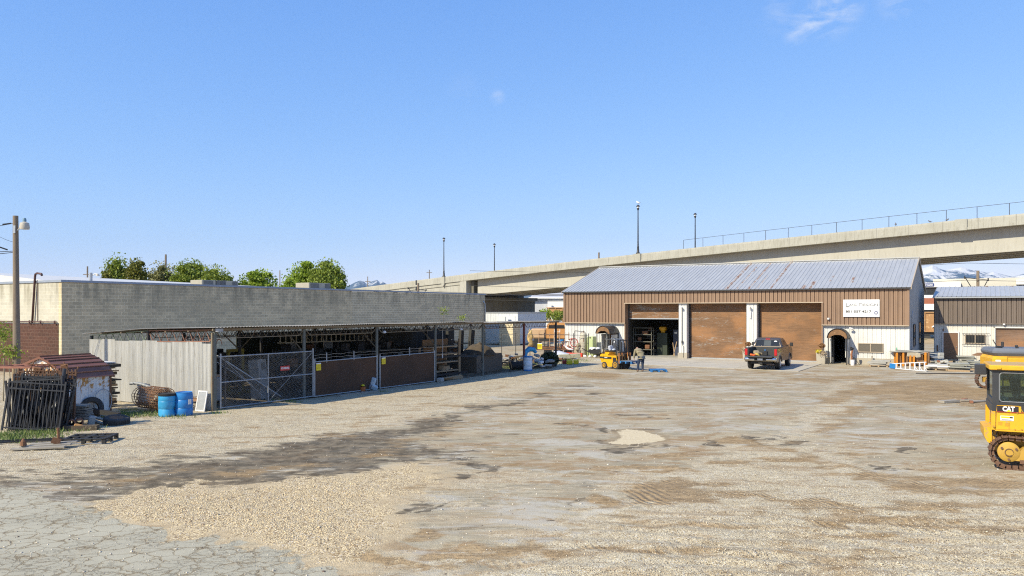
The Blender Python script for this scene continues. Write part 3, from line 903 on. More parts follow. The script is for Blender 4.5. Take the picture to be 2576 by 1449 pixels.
b = MB(); b.box(-.12, W+.12, -.19, -.165, ZE-.16, ZE-.055); b.build('eave_trim', m_dark, roof)
# windows
def window(parent, x0, x1, z0, z1, y, bars=False, panes=2, fm=None, axis='x'):
    b = MB()
    w = .05
    P = (lambda a0, a1, q0, q1, d0, d1: b.box(a0, a1, y-d1, y-d0, q0, q1)) if axis == 'x' else (lambda a0, a1, q0, q1, d0, d1: b.box(y+d0, y+d1, a0, a1, q0, q1))
    P(x0-w, x1+w, z1, z1+w, .0, .07); P(x0-w, x1+w, z0-w, z0, .0, .07)
    P(x0-w, x0, z0, z1, .0, .065); P(x1, x1+w, z0, z1, .0, .065)
    for i in range(1, panes):
        xc = x0+(x1-x0)*i/panes
        P(xc-.025, xc+.025, z0, z1, .0, .06)
    win = b.build('window', fm or m_trim, parent)
    b = MB()
    if axis == 'x': b.box(x0, x1, y-.04, y-.03, z0, z1)
    else: b.box(y+.03, y+.04, x0, x1, z0, z1)
    b.build('glass', m_glassd, win)
    if bars:
        b = MB(); f = .16
        for z in (z0-.12, z1+.12):
            b.cyl((x0-.2, y-f, z), (x1+.3, y-f, z), .016, n=6)
        for i in range(9):
            xx = x0-.12+(x1-x0+.3)*i/8
            b.cyl((xx, y-f, z0-.12), (xx, y-f, z1+.12), .011, n=5)
        for xx in (x0-.2, x1+.3):
            for z in (z0-.12, z1+.12):
                b.cyl((xx, y-f, z), (xx, y, z), .014, n=5)
        b.build('security_bars', m_dark, win)
    return win
m_screen = mat('bronze window screen', (.10, .085, .065), (.16, .14, .11), 30, .6)
wn1 = window(shop, 23.2, 24.75, .9, 1.45, .19)
wn1.children[0].data.materials[0] = m_screen
window(shop, 3.2, 4.6, 1.25, 2.75, W+.02, panes=1, fm=m_dark, axis='y')
window(shop, 8.6, 10.2, 1.25, 2.85, W+.02, panes=1, fm=m_dark, axis='y')
b = MB(); b.cyl((W+.05, 1.6, .5), (W+.05, 1.6, 3.3), .02, n=6); b.tube([(W+.05, 1.6, 3.3), (W+.05, 1.8, 3.6), (W+.05, 2.2, 3.75)], .02); b.box(W+.02, W+.12, 1.4, 1.8, 1.1, 1.7)
b.build('electric_conduit', m_galv, shop)
# doors for people
m_doorb = mat('brown door paint', (.16, .085, .045), (.21, .12, .07), 1.2, .5)
b = MB(); b.box(4.05, 4.77, .26, .3, 0, 2.02); b.build('side_door', m_doorb, shop)
b = MB(); b.box(3.97, 4.05, .19, .3, 0, 2.1); b.box(4.77, 4.85, .19, .3, 0, 2.1); b.box(4.05, 4.77, .19, .3, 2.02, 2.1)
b.box(21.5, 21.58, .19, .4, 0, 2.12); b.box(22.37, 22.45, .19, .4, 0, 2.12); b.box(21.58, 22.37, .19, .4, 2.05, 2.12)
b.build('door_frame', m_dark, shop)
# lights, cameras, wiring on the front
def small_part(name, parent, m, fn):
    b = MB(); fn(b); return b.build(name, m, parent, smooth=40)
for x in (10.4, 15.7):
    def f(b, x=x):
        b.cyl((x, .1, 4.0), (x, -.1, 4.02), .05, .04, 8); b.lathe([(0, -.1), (.09, -.08), (.1, 0), (.05, .06), (0, .07)], (x, -.12, 4.05), 10)
    small_part('flood_lamp', shop, m_trimw, f)
def f(b):
    b.tube([(10.42, .07, 3.95), (10.42, .07, 1.35), (10.45, .05, 1.3), (10.42, .05, 1.1), (10.52, .05, .95), (10.52, .04, .1)], .018, 5)
    b.box(10.38, 10.48, .0, .09, 1.2, 1.4)
small_part('downpipe_cable', shop, m_dark, f)
small_part('wall_box', shop, m_trimw, lambda b: (b.box(15.66, 15.76, .02, .1, 3.35, 3.7), b.cyl((15.72, .06, 3.2), (15.72, .06, 3.35), .05, n=8)))
small_part('dome_camera', shop, m_trimw, lambda b: b.lathe([(0, -.09), (.07, -.07), (.09, 0), (.08, .06), (0, .07)], (21.25, -.1, 3.2), 12))
small_part('bullet_camera', shop, m_trimw, lambda b: (b.obox((22.75, -.1, 2.52), (.26, .12, .12), (0, R(14), R(20)), .02), b.cyl((22.85, .16, 2.42), (22.8, -.05, 2.5), .03, n=6)))
# pole and yellow paper on the door frames are signs of their own, see below
# inside the open bay: slab, dim back wall and beams
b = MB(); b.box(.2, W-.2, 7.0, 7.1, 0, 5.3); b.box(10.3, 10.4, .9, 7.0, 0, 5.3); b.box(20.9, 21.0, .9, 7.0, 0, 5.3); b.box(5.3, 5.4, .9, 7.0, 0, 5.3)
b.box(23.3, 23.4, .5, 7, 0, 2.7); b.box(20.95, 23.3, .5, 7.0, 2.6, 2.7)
b.build('darkening_partition', m_darkint, shop)  # dark partitions added to keep the bay's inside dark
slab = MB(); slab.box(.3, W-.3, .72, 7.0, -.1, .03); slab.build('floor_slab', m_concg, shop)

# concrete apron, its own sheet with joints
ap = MB()
a0 = C0 + U*20.95 + V*.14
def wp(s, t, z=.024): return L2W(C0, s, t, z)
pts = [wp(5.2, .8), wp(5.2, -5.6), wp(11, -8.3), wp(20.95, -8.9), wp(20.95, .8)]
ap.add(pts+[p - Vector((0, 0, .08)) for p in pts], [(0,1,2,3,4), (0,5,6,1), (1,6,7,2), (2,7,8,3), (3,8,9,4)])
def apron_mat():
    t = NT('apron concrete')
    geo = t.n('ShaderNodeNewGeometry'); v = geo.outputs['Position']
    m = t.mapping(v, (1, 1, 1), loc=(0, 0, 0), rot=(0, 0, TH))
    # rotated so that x runs along the wall
    sp = t.n('ShaderNodeSeparateXYZ'); t.t.links.new(m, sp.inputs[0])
    n1 = t.noise(v, .8, 7, .65); n2 = t.noise(v, 5, 6, .7); n3 = t.noise(t.mapping(v, (.5, 1.6, 1)), 1.5, 7, .7)
    c = t.mix(t.ramp(n1, .3, .7), (.47, .43, .35), (.39, .36, .3))
    c = t.mix(t.ramp(n3, .52, .7, 0, .7), c, (.34, .28, .2))
    c = t.mix(t.ramp(n2, .58, .75, 0, .4), c, (.55, .52, .45))
    c = t.mix(t.ramp(t.noise(v, 2.3, 8, .8), .66, .74, 0, .6), c, (.2, .17, .13))
    jn = t.noise(v, 3, 4, .6)
    for axis, off in ((0, 2.6), (1, 3.1)):
        q = t.math('ADD', sp.outputs[axis], t.math('MULTIPLY', t.math('SUBTRACT', jn, .5), .12))
        fr = t.math('ABSOLUTE', t.math('SUBTRACT', t.math('FRACT', t.math('DIVIDE', q, off+1.4)), .5))
        c = t.mix(t.ramp(fr, .004, .009, .65, 0), c, (.12, .1, .08))
    return t.fin(c, .9, 0, t.bump(n2, .2, .01))
apo = ap.build('concrete_apron', apron_mat())
apo['kind'] = 'structure'

# ---------------------------------------------------------------- banner on the workshop
m_vinyl = mat('white vinyl', (.80, .81, .82), (.74, .75, .76), 1, .45)
m_ink = mat('black print', (.03, .03, .035), (.05, .05, .05), 5, .5)
m_inkg = mat('grey print', (.30, .30, .30), (.38, .38, .38), 5, .5)
m_inkb = mat('navy print', (.06, .075, .13), (.1, .11, .18), 5, .5)
m_inkl = mat('lilac print', (.33, .35, .45), (.4, .4, .5), 5, .5)
sg = thing('banner', 'white vinyl banner reading LAND DESIGN 801-557-4217 fixed to the brown band', 'banner', L2W(C0, 23.4, -.06, 3.95), -TH)
b = MB(); b.box(-1.17, 1.17, -.03, 0, -.61, .6); b.build('sheet', m_vinyl, sg)
bw = 2.34/2260          # metres per unit of the banner drawing
def bp(x, y): return ((x-1280)*bw, -.034, -(y-690)*bw)
for word, x0, x1, h in (('L', 285, 520, 300), ('AND', 520, 1065, 235), ('D', 1145, 1385, 300), ('ESIGN', 1400, 2330, 235)):
    p = bp((x0+x1)/2, 470)
    text_mesh(word, h*bw*.98, m_ink, 'lettering', sg, p, width=(x1-x0)*bw*.97, ext=.002, offset=.004)
    text_mesh(word, h*bw*.82, m_vinyl, 'lettering_inlay', sg, (p[0], -.0375, p[2]+.002), width=(x1-x0)*bw*.93, ext=.002, offset=-.007)
text_mesh('by Armstrong', 70*bw, m_inkg, 'lettering', sg, bp(2050, 600), width=480*bw, ext=.002, shear=.3)
text_mesh('801-557-4217', 215*bw, m_ink, 'lettering', sg, bp(1105, 925), width=1620*bw, ext=.002, offset=.008)
text_mesh('LANDDESIGNBYARMSTRONG.COM', 70*bw, m_inkg, 'lettering', sg, bp(1100, 1085), width=1140*bw, ext=.002)
b = MB(); c_ = bp(410, 455)
b.tube([(c_[0]+.2*math.cos(k*.2618), -.033, c_[2]+.2*math.sin(k*.2618)) for k in range(24)], .006, 4, True)
b.prism([(c_[0]-.13, c_[2]-.09), (c_[0]+.17, c_[2]-.09), (c_[0]+.06, c_[2]-.17), (c_[0]-.04, c_[2]-.19)], -.034, -.031)
b.build('round_emblem', m_inkg, sg)
c_ = bp(2200, 1000)
def disc(b, r, y, n=28, c=c_): b.cyl((c[0], y, c[2]), (c[0], y+.002, c[2]), r, n=n)
b = MB(); disc(b, .145, -.034); e = b.build('round_seal', m_inkl, sg)
b = MB(); disc(b, .095, -.037); b.build('seal_core', m_inkb, e)
b = MB(); b.box(c_[0]-.05, c_[0]+.05, -.0415, -.039, c_[2]-.05, c_[2]+.05); b.build('seal_square', m_vinyl, e)

# ---------------------------------------------------------------- arched awnings
def awning(s, width, depth, zt, zb, label, door_panel):
    a = thing('arched_awning', label, 'awning', L2W(C0, s, .18, 0), -TH, 'arched awnings over the small doors')
    h = width/2
    arc = [(-h*math.cos(t), zb+(zt-zb)*math.sin(t)) for t in np.linspace(0, math.pi, 25)]
    b = MB()
    n = len(arc)
    vs = []
    for y in (0, -depth):
        for k, (x, z) in enumerate(arc):
            q = 1+.03*(k % 2)
            vs.append((x*q, y, zb+(z-zb)*q))
    b.add(vs, [(i, i+1, n+i+1, n+i) for i in range(n-1)])
    b.add([(x*.97, y, zb+(z-zb)*.97) for y in (0, -depth) for x, z in arc], [(n+i, n+i+1, i+1, i) for i in range(n-1)])
    b.tube([(x*1.03, -depth-.005, zb+(z-zb)*1.03) for x, z in arc], .022, 5)
    b.build('hood', m_dark, a)
    # plywood tympanum with an arched cut-out
    b = MB()
    inn = [(x*.98, z) for x, z in arc]
    cut = [(-h*.72, zb), (-h*.66, zb+(zt-zb)*.18), (-h*.3, zb+(zt-zb)*.36), (h*.3, zb+(zt-zb)*.36), (h*.66, zb+(zt-zb)*.16), (h*.72, zb)]
    b.prism(inn + cut[::-1], -depth+.03, -depth+.06)
    b.build('front_board', m_osb, a)
    b = MB()
    for sx in (-1, 1):
        bb = MB(); bb.cyl((sx*h*.9, -depth+.1, 0), (sx*h*.9, -depth+.1, zb+.05), .03, n=7); bb.build('post', m_dark, a)
        bb = MB(); bb.cyl((sx*h*.9, -.06, 0), (sx*h*.9, -.06, zb+.05), .025, n=7); bb.build('post', m_dark, a)
        bb = MB(); bb.cyl((sx*h*.9, -.06, zb), (sx*h*.9, -depth+.1, zb), .022, n=6); bb.build('rail', m_dark, a)
    if door_panel:
        b = MB(); b.box(-h*.86, -h*.82, -depth*.55, -.1, .1, zb-.05); b.build('side_panel', m_white, a)
        b = MB(); b.box(h*.95, h*.99, -depth*.8, -.3, .05, zb-.1); b.build('screen_panel', m_galv, a)
    return a
awning(22.0, 1.3, 1.35, 2.5, 1.85, 'black arched awning with plywood front over the open doorway right of the roller doors', True)
awning(4.4, 1.22, 1.9, 2.52, 1.92, 'black arched awning with plywood front behind the forklift', True)

# ---------------------------------------------------------------- second, smaller building on the right
O2 = Vector((32.04, 59.86, 0))
W2, D2, ZE2, ZR2 = 16.0, 12.2, 4.88, 5.72
b2 = thing('garage_building', 'smaller metal garage at the right edge, dark brown band, white wall, barred window', 'building', O2, -TH)
b = MB(); ribs(b, 0, W2, lambda x: (2.86, ZE2-.1), .31, -.08, .05, -.1); b.build('upper_band', m_brown2, b2)
b = MB(); b.box(0, W2, -.13, .1, 2.8, 2.86); b.build('drip_ledge', m_brown2, b2)
b = MB(); ribs(b, 0, W2, lambda x: (.0, 2.85), .31, -.04, .04, .1, holes=[(3.94, 8.1, 0, 2.5)])
b.box(3.85, 3.96, .0, .2, 0, 2.6); b.box(3.85, 8.2, .0, .2, 2.5, 2.6)
b.build('lower_wall', m_white2, b2)
b = MB(); ribs(b, .1, D2, lambda y: (0, ZE2-.06+(ZR2-ZE2)*(1-abs(y-D2/2)/(D2/2))), .44, .02, .05, 0, axis='y'); ribs(b, 0, W2, lambda x: (0, ZE2-.1), .44, .02, .05, D2, sgn=1)
ribs(b, .1, D2, lambda y: (0, ZE2-.06+(ZR2-ZE2)*(1-abs(y-D2/2)/(D2/2))), .44, .02, .05, W2, axis='y', sgn=1)
b.build('side_wall', m_gable, b2)
b = MB(); roof_plane(b, -.1, W2+.1, -.25, ZE2-.05, D2/2, ZR2, .31, .03, .05); roof_plane(b, -.1, W2+.1, D2+.2, ZE2-.05, D2/2, ZR2, .44)
rf = b.build('roof', m_roof2, b2)
b = MB(); b.box(-.1, W2+.1, -.36, -.26, ZE2-.17, ZE2-.07); b.build('gutter', m_galv, rf)
b = MB(); b.box(.62, 1.58, .03, .07, .12, 2.1); d = b.build('side_door', m_doorb, b2)
b = MB(); b.lathe([(0, -.03), (.035, -.02), (.035, .02), (0, .03)], (1.48, .0, 1.05), 10); b.build('handle', m_galv, d)
b = MB(); b.box(.54, .62, .0, .08, 0, 2.18); b.box(1.58, 1.66, .0, .08, 0, 2.18); b.box(.62, 1.58, .0, .08, 2.1, 2.18); b.build('door_frame', m_trimw, b2)
b = MB(); b.box(3.96, 8.1, .16, .2, .02, 2.5); b.build('roller_door', m_door4, b2)
window(b2, 2.07, 3.3, 1.38, 1.96, .07, bars=True)
small_part('wall_lamp', b2, m_trimw, lambda b: b.lathe([(0, -.06), (.09, -.03), (.05, .05), (0, .07)], (4.5, -.15, 2.78), 10))
small_part('meter_box', b2, m_rust, lambda b: (b.box(.18, .26, -.0, .09, .7, 1.15), b.cyl((.6, 0, 2.25), (.6, -.1, 2.4), .04, n=6)))
pad = MB(); p4 = [L2W(O2, -.4, .1, .03), L2W(O2, -.4, -3.4, .03), L2W(O2, 12, -3.4, .03), L2W(O2, 12, .1, .03)]
pad.add(p4+[p-Vector((0, 0, .1)) for p in p4], [(0,1,2,3),(0,4,5,1),(1,5,6,2),(2,6,7,3)])
pd_ = pad.build('concrete_path', m_conc); pd_['kind'] = 'structure'

# ---------------------------------------------------------------- block building on the left
B0 = Vector((-26.09, 45.68, 0)); ZB = 5.44
LB, WB = 45.0, 26.0
def block_mat(name, c1, c2, mortar, offs, variation=.6, contrast=.5):
    t = NT(name)
    v = t.coord()
    sp = t.n('ShaderNodeSeparateXYZ'); t.t.links.new(v, sp.inputs[0])
    cb = t.n('ShaderNodeCombineXYZ')
    t.t.links.new(t.math('ADD', sp.outputs[0], sp.outputs[1]), cb.inputs[0])
    t.t.links.new(sp.outputs[2], cb.inputs[1])
    br = t.n('ShaderNodeTexBrick')
    t.t.links.new(cb.outputs[0], br.inputs['Vector'])
    br.inputs['Scale'].default_value = 1
    br.inputs['Brick Width'].default_value = .41
    br.inputs['Row Height'].default_value = .205
    br.inputs['Mortar Size'].default_value = .02
    br.inputs['Mortar Smooth'].default_value = .3
    br.inputs['Bias'].default_value = -.1
    br.inputs['Color1'].default_value = (*c1, 1)
    br.inputs['Color2'].default_value = (*c2, 1)
    br.inputs['Mortar'].default_value = (*mortar, 1)
    n1 = t.noise(v, .35, 6, .6)
    # coursed tint: whole blocks differ
    br2 = t.n('ShaderNodeTexBrick')
    t.t.links.new(cb.outputs[0], br2.inputs['Vector'])
    for a, q in (('Scale', 1), ('Brick Width', .41*2), ('Row Height', .205), ('Mortar Size', 0), ('Bias', 0)):
        br2.inputs[a].default_value = q
    br2.inputs['Color1'].default_value = (.68, .70, .72, 1); br2.inputs['Color2'].default_value = (1.2, 1.18, 1.14, 1); br2.inputs['Mortar'].default_value = (1, 1, 1, 1)
    c = t.mix(contrast, br.outputs['Color'], br2.outputs['Color'], 'MULTIPLY')
    c = t.mix(t.ramp(n1, .35, .7, 0, .45), c, tuple(x*.82 for x in c2))
    # rain stains hanging below the coping
    top = t.ramp(sp.outputs[2], 3.2, 5.4, 0, 1)
    s = t.math('MULTIPLY', top, t.ramp(t.noise(t.mapping(v, (1.3, 1.3, .3)), 1.2, 7, .65), .4, .66))
    c = t.mix(t.math('MULTIPLY', s, .75), c, (.22, .20, .14))
    c = t.mix(t.ramp(t.noise(v, 16, 4, .6), .5, .75, 0, .22), c, (.26, .25, .21))
    nb = t.bump(t.math('ADD', br.outputs['Fac'], t.math('MULTIPLY', t.noise(v, 40, 3, .5), -.3)), -.5, .01)
    return t.fin(c, .95, 0, nb)
m_block = block_mat('grey concrete block', (.66, .54, .34), (.50, .42, .27), (.78, .66, .44), 0)
m_blockn = block_mat('newer grey block with pale joints', (.52, .44, .29), (.60, .51, .34), (.85, .74, .52), 0, .7)
m_blockl = block_mat('cream concrete block', (.53, .505, .42), (.48, .455, .37), (.57, .545, .46), 0, contrast=.25)
m_brick = block_mat('red split-face block', (.088, .034, .022), (.062, .025, .016), (.12, .062, .043), 0)
m_cop = mat('grey metal coping', (.30, .34, .41), (.24, .28, .33), 2, .5, .2)
m_mem = mat('white membrane roof', (.56, .555, .54), (.50, .495, .48), 1.5, .6)
bb = thing('block_building', 'long grey concrete block warehouse wall with cream end and red block base', 'building', B0, -TH)
b = MB(); b.box(-WB, -.3, 0, .3, 3.0, ZB); b.build('end_wall', m_blockl, bb)
b = MB(); b.box(-WB, -.3, -.04, .3, 0, 3.0); b.build('red_base', m_brick, bb)
b = MB(); b.box(-.3, 0, .0, 24.4, 0, ZB); b.build('long_wall', m_block, bb)
b = MB(); b.box(-.3, -.01, 24.4, LB, 0, ZB-.04); b.box(-WB, -.3, LB-.3, LB, 0, ZB-.04); b.build('newer_wall', m_blockn, bb)
b = MB(); b.box(-.34, .06, -.06, LB+.04, ZB, ZB+.13); b.box(-WB, -.34, -.06, .34, ZB, ZB+.13); b.build('coping', m_cop, bb)
# sloping white roof rising inwards
def roof_h(px, py, inward):
    """point above the line that lies 'inward' metres inside the long wall, under a photo place"""
    k = (px-CX)/FPX
    P0 = B0 - U*inward
    t = (P0.x-k*P0.y)/(k*V.y-V.x)
    Q = P0 + V*t
    return t, CAM_H + (HY-py)*Q.y/FPX
t0, z0 = roof_h(8, 686, 11.0); t1, z1 = roof_h(690, 721.5, 11.0)
rm = MB()
def rz_(t): return z0+(z1-z0)*(t-t0)/(t1-t0)
ta, tb = -.0, 44.6
za, zb_ = rz_(3), rz_(tb)
rm.add([(-.3, .3, ZB-.02), (-11, .3, za), (-11, tb, zb_), (-.3, tb, ZB-.02), (-25.6, .3, ZB-.02), (-25.6, tb, ZB-.02)], [(0, 3, 2, 1), (1, 2, 5, 4), (0, 1, 4), (3, 5, 2)])
rm.build('roof', m_mem, bb)
# pipes on the end wall
m_pipe = mat('dark red pipe', (.09, .04, .035), (.06, .03, .03), 3, .6)
b = MB(); b.tube([(-2.9, -.12, 3.05), (-2.6, -.12, 5.75), (-2.55, -.12, 5.95), (-2.35, -.12, 6.0), (-1.9, -.12, 5.95), (-1.85, -.12, 5.85)], .065, 8); b.build('vent_pipe', m_pipe, bb, smooth=True)
b = MB(); b.cyl((-2.45, -.06, 3.1), (-2.45, -.06, 5.6), .02, n=6); b.build('thin_conduit', m_pipe, bb)
b = MB(); b.cyl((-12, -.12, 3.12), (-.3, -.12, 3.12), .035, n=8)
for x in (-.5, -2, -3.2, -5, -7): b.cyl((x, -.12, 3.0), (x, -.12, 3.2), .05, n=6)
b.build('gas_pipe', m_pipe, bb)
b = MB(); b.tube([(.1, LB-.15, 0), (.1, LB-.15, 4.1), (.08, LB-.18, 4.5), (.0, LB-.4, 4.8)], .07, 7); b.build('downspout', m_galv, bb, smooth=True)
# rooftop machines
m_ac = mat('beige machine casing', (.34, .31, .24), (.28, .26, .2), 2, .5)
m_grille = mat('dark louvre', (.13, .13, .12), (.08, .08, .08), 6, .5)
def rooftop(px, py, s, label, n=1):
    k = (px-CX)/FPX; P0 = B0-U*3.0
    t = (P0.x-k*P0.y)/(k*V.y-V.x)
    q = P0+V*t
    a = thing('rooftop_unit', label, 'air conditioner', (q.x, q.y, ZB+.02), -TH, 'air conditioners on the block roof')
    b = MB(); b.obox((0, 0, .28*s), (1.3*s, 2.1*s, .5*s), (0, 0, 0), .03); b.build('casing', m_ac, a)
    for y0_, y1_ in ((-.9, -.1), (.5, .95)): b = MB(); b.box(.655*s, .67*s, y0_*s, y1_*s, .1*s, .5*s); b.build('louvre', m_grille, a)
    b = MB(); b.box(-.6*s, .6*s, -1*s, 1*s, -.4, .03*s); b.build('curb', m_galv, a)
rooftop(524, 712, 1.0, 'beige rooftop air conditioner on the block building, nearest one left')
rooftop(556, 714, 1.0, 'beige rooftop air conditioner with dark louvres, right one of the near pair')
rooftop(788, 720, 1.2, 'beige rooftop air conditioner below the right hand green tree')
# ---------------------------------------------------------------- overpass
BO = Vector((20.4, 128.0, 0)); BD = Vector((.731, -.682, 0)).normalized(); BN = Vector((.682, .731, 0)).normalized()
BRZ = math.atan2(BD.y, BD.x)
ztop = lambda s: 12.95 + .0455*s - .00011*s*s
bridge = thing('overpass', 'long concrete road overpass climbing to the right behind the workshop', 'bridge', BO, BRZ)
def concrete_bridge(name, c1, c2, stain, seg):
    t = NT(name)
    v = t.coord()
    sp = t.n('ShaderNodeSeparateXYZ'); t.t.links.new(v, sp.inputs[0])
    n1 = t.noise(t.mapping(v, (.5, 1, .25)), 1.0, 7, .65)
    n2 = t.noise(t.mapping(v, (3.0, 1, .35)), 1.6, 8, .7)
    c = t.mix(t.ramp(n1, .35, .68), c1, c2)
    c = t.mix(t.ramp(n2, .48, .64, 0, .5), c, stain)
    c = t.mix(t.ramp(t.noise(v, 2.5, 6, .7), .58, .75, 0, .3), c, (.55, .53, .46))
    if seg:
        fr = t.math('ABSOLUTE', t.math('SUBTRACT', t.math('FRACT', t.math('DIVIDE', sp.outputs[0], seg)), .5))
        c = t.mix(t.ramp(fr, .006, .014, .6, 0), c, (.2, .19, .16))
    return t.fin(c, .92, 0, t.bump(t.noise(v, 12, 4, .6), .15, .02))
m_par = concrete_bridge('parapet concrete', (.385, .375, .325), (.335, .325, .275), (.22, .205, .16), 3.9)
m_gird = concrete_bridge('girder paint', (.42, .405, .355), (.395, .38, .33), (.34, .32, .27), 0)
m_wallc = concrete_bridge('ramp wall concrete', (.39, .38, .33), (.35, .34, .295), (.25, .235, .19), 6.0)
m_shelf = concrete_bridge('shade-darkened pier concrete', (.16, .15, .12), (.12, .11, .09), (.09, .08, .06), 0)  # concrete coloured darker to stand for the shade under the deck
def sweep(mb, poly, s0, s1, ds=6.0):
    """poly: (y, dz) outline hung from the parapet top, followed along the climbing line"""
    n = max(1, int((s1-s0)/ds)); st = np.linspace(s0, s1, n+1)
    m = len(poly)
    vs = [(s, y, ztop(s)+dz) for s in st for (y, dz) in poly]
    fs = []
    for k in range(n):
        for i in range(m):
            j = (i+1) % m
            fs.append((k*m+i, k*m+j, (k+1)*m+j, (k+1)*m+i))
    fs += [tuple(range(m-1, -1, -1)), tuple(range(n*m, n*m+m))]
    mb.add(vs, fs)
def bpart(name, polys, s0, s1, m, par=None):
    b = MB()
    for p in polys: sweep(b, p, s0, s1)
    return b.build(name, m, par or bridge)
bpart('parapet', [[(.04, 0), (.34, 0), (.34, -1.0), (.0, -1.0), (.0, -.22)]], -170, 150, m_par)
bpart('deck_edge', [[(-.1, -1.0), (15.9, -1.0), (15.9, -1.3), (-.1, -1.3)]], -170, 150, m_par)
bpart('parapet', [[(15.5, 0), (15.8, 0), (15.8, -.99), (15.5, -.99)]], -170, 150, m_par)
for y in (1.55, 4.7, 7.9, 11.1, 14.2):
    bpart('girder', [[(y-.08, -1.31), (y+.3, -1.31), (y+.3, -4.12), (y+.5, -4.12), (y+.5, -4.25), (y-.26, -4.25), (y-.26, -4.12), (y-.08, -4.12)]], -38.5, 150, m_gird)
b = MB()
def wallq(s0, s1, y0, y1):
    n = 12; st = np.linspace(s0, s1, n+1)
    vs = []
    for s in st:
        vs += [(s, y0, 0), (s, y0, ztop(s)-1.95), (s, y1, ztop(s)-1.95), (s, y1, 0)]
    fs = []
    for k in range(n):
        for i in range(4):
            j = (i+1) % 4
            fs.append((k*4+i, k*4+j, k*4+4+j, k*4+4+i))
    fs += [(3, 2, 1, 0), (n*4, n*4+1, n*4+2, n*4+3)]
    b.add(vs, fs)
wallq(-170, -42, .25, 15.4)
b.build('ramp_wall', m_wallc, bridge)
bpart('coping_band', [[(.1, -1.31), (15.6, -1.31), (15.6, -1.94), (.1, -1.94)]], -170, -42, m_par)
b = MB(); zt = ztop(-40)
b.box(-42, -40.2, -.05, 15.9, 0, zt-1.36); b.build('abutment', m_wallc, bridge)
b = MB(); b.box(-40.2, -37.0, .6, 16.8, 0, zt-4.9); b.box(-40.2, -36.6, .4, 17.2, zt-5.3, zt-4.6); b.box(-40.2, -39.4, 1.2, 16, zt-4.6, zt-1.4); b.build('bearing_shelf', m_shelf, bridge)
for s, w in ((0, .65), (-46.9, .5), (46.9, .65), (93.8, .65)):
    b = MB(); z = ztop(s)
    b.box(s-w, s+w, -.22, .36, z-1.33, z+.04)
    if s == -46.9: b.prism([(s-w, z-1.33), (s+w, z-1.33), (s+.05, z-2.0), (s-.05, z-2.0)], -.2, .2, 'xz')
    b.build('lamp_pedestal', m_par, bridge)
b = MB(); b.box(-55.6, -55.2, -.06, .4, ztop(-55)-2.2, ztop(-55)-.0); b.build('joint_cover', m_dark, bridge)
b = MB(); b.box(8.7, 9.6, 1.4, 1.5, ztop(9)-4.1, ztop(9)-1.35); b.build('splice_plate', m_gird, bridge)
# fence on the parapet
rf_ = thing('bridge_railing', 'dark wire railing with thin posts along the top of the overpass', 'railing', BO, BRZ)
ss = np.arange(8.35, 150, 3.35)
for s in ss:
    b = MB(); b.cyl((s, .2, ztop(s)-.02), (s, .2, ztop(s)+1.38), .035, n=6); b.build('post', m_dark, rf_)
b = MB(); b.tube([(s, .2, ztop(s)+1.38) for s in ss], .026, 5); b.build('top_rail', m_dark, rf_)
# lamps on the bridge
def bridge_lamp():
    a = thing('street_lamp', 'x', 'street lamp', (0, 0, 0), BRZ, 'black street lamps on the overpass')
    b = MB(); b.lathe([(.34, 0), (.34, .12), (.22, .25), (.17, .8), (.15, 1.1), (.17, 1.15), (.13, 1.25), (.11, 2), (.075, 7.0), (.09, 7.02), (.09, 7.1)], n=12)
    b.build('pole', m_dark, a, smooth=40)
    b = MB(); b.lathe([(.09, 7.1), (.13, 7.15), (.2, 7.35), (.22, 7.4), (.12, 7.42)], n=12); b.build('lantern_base', m_dark, a, smooth=40)
    b = MB(); b.lathe([(.16, 7.42), (.22, 7.68), (.2, 7.7)], n=12); b.build('lamp_glass', mat('frosted lamp glass', (.7, .7, .68), None, 3, .3), a, smooth=40)
    b = MB(); b.lathe([(.34, 7.69), (.3, 7.76), (.12, 7.93), (.03, 7.98), (.0, 8.05)], n=12); b.build('cap', m_dark, a, smooth=40)
    return a
lp0 = bridge_lamp()
lamps = [(0, .1, 'tall black street lamp with a seagull perched on its cap'), (1.5, 15.6, 'black street lamp rising behind the start of the bridge railing'),
         (-46.9, .1, 'black street lamp on a corbelled pedestal near the abutment'), (-47.7, 15.6, 'black street lamp on the far side of the bridge, second from the left')]
for i, (s, y, l) in enumerate(lamps):
    o = lp0 if i == 0 else copy_tree(lp0)
    o.location = BO + BD*s + BN*y + Vector((0, 0, ztop(s)+.02 if y < 1 else ztop(s)-.1))
    o['label'] = l
def bird(name, loc, rz, s, m1, m2, label):
    b = MB()
    g = thing(name, label, 'bird', loc, rz)
    b.lathe([(0, -.22), (.05, -.18), (.085, -.06), (.09, .03), (.07, .12), (.04, .17), (0, .19)], (0, 0, .2), 10, rot=Matrix.Rotation(R(65), 4, 'Y'))
    b.lathe([(0, -.05), (.04, -.03), (.047, 0), (.035, .035), (0, .05)], (.15, 0, .33), 8)
    b.cyl((.12, 0, .25), (.15, 0, .32), .045, .035, 8)
    b.v = [tuple(Vector(p)*s) for p in b.v]
    b.build('body', m1, g, smooth=True)
    b = MB(); b.cyl((0, .03, 0), (0, .03, .14), .008, n=4); b.cyl((0, -.03, 0), (0, -.03, .14), .008, n=4); b.cyl((.18, 0, .33), (.25, 0, .32), .014, .003, 5)
    b.prism([(-.3, .13), (-.12, .17), (-.1, .22), (-.3, .16)], -.03, .03, 'xz')
    b.v = [tuple(Vector(p)*s) for p in b.v]
    b.build('legs', m2, g)
m_gull = mat('white feathers', (.72, .73, .75), (.5, .52, .55), 9, .8)
m_pig = mat('grey feathers', (.13, .13, .14), (.2, .2, .21), 9, .8)
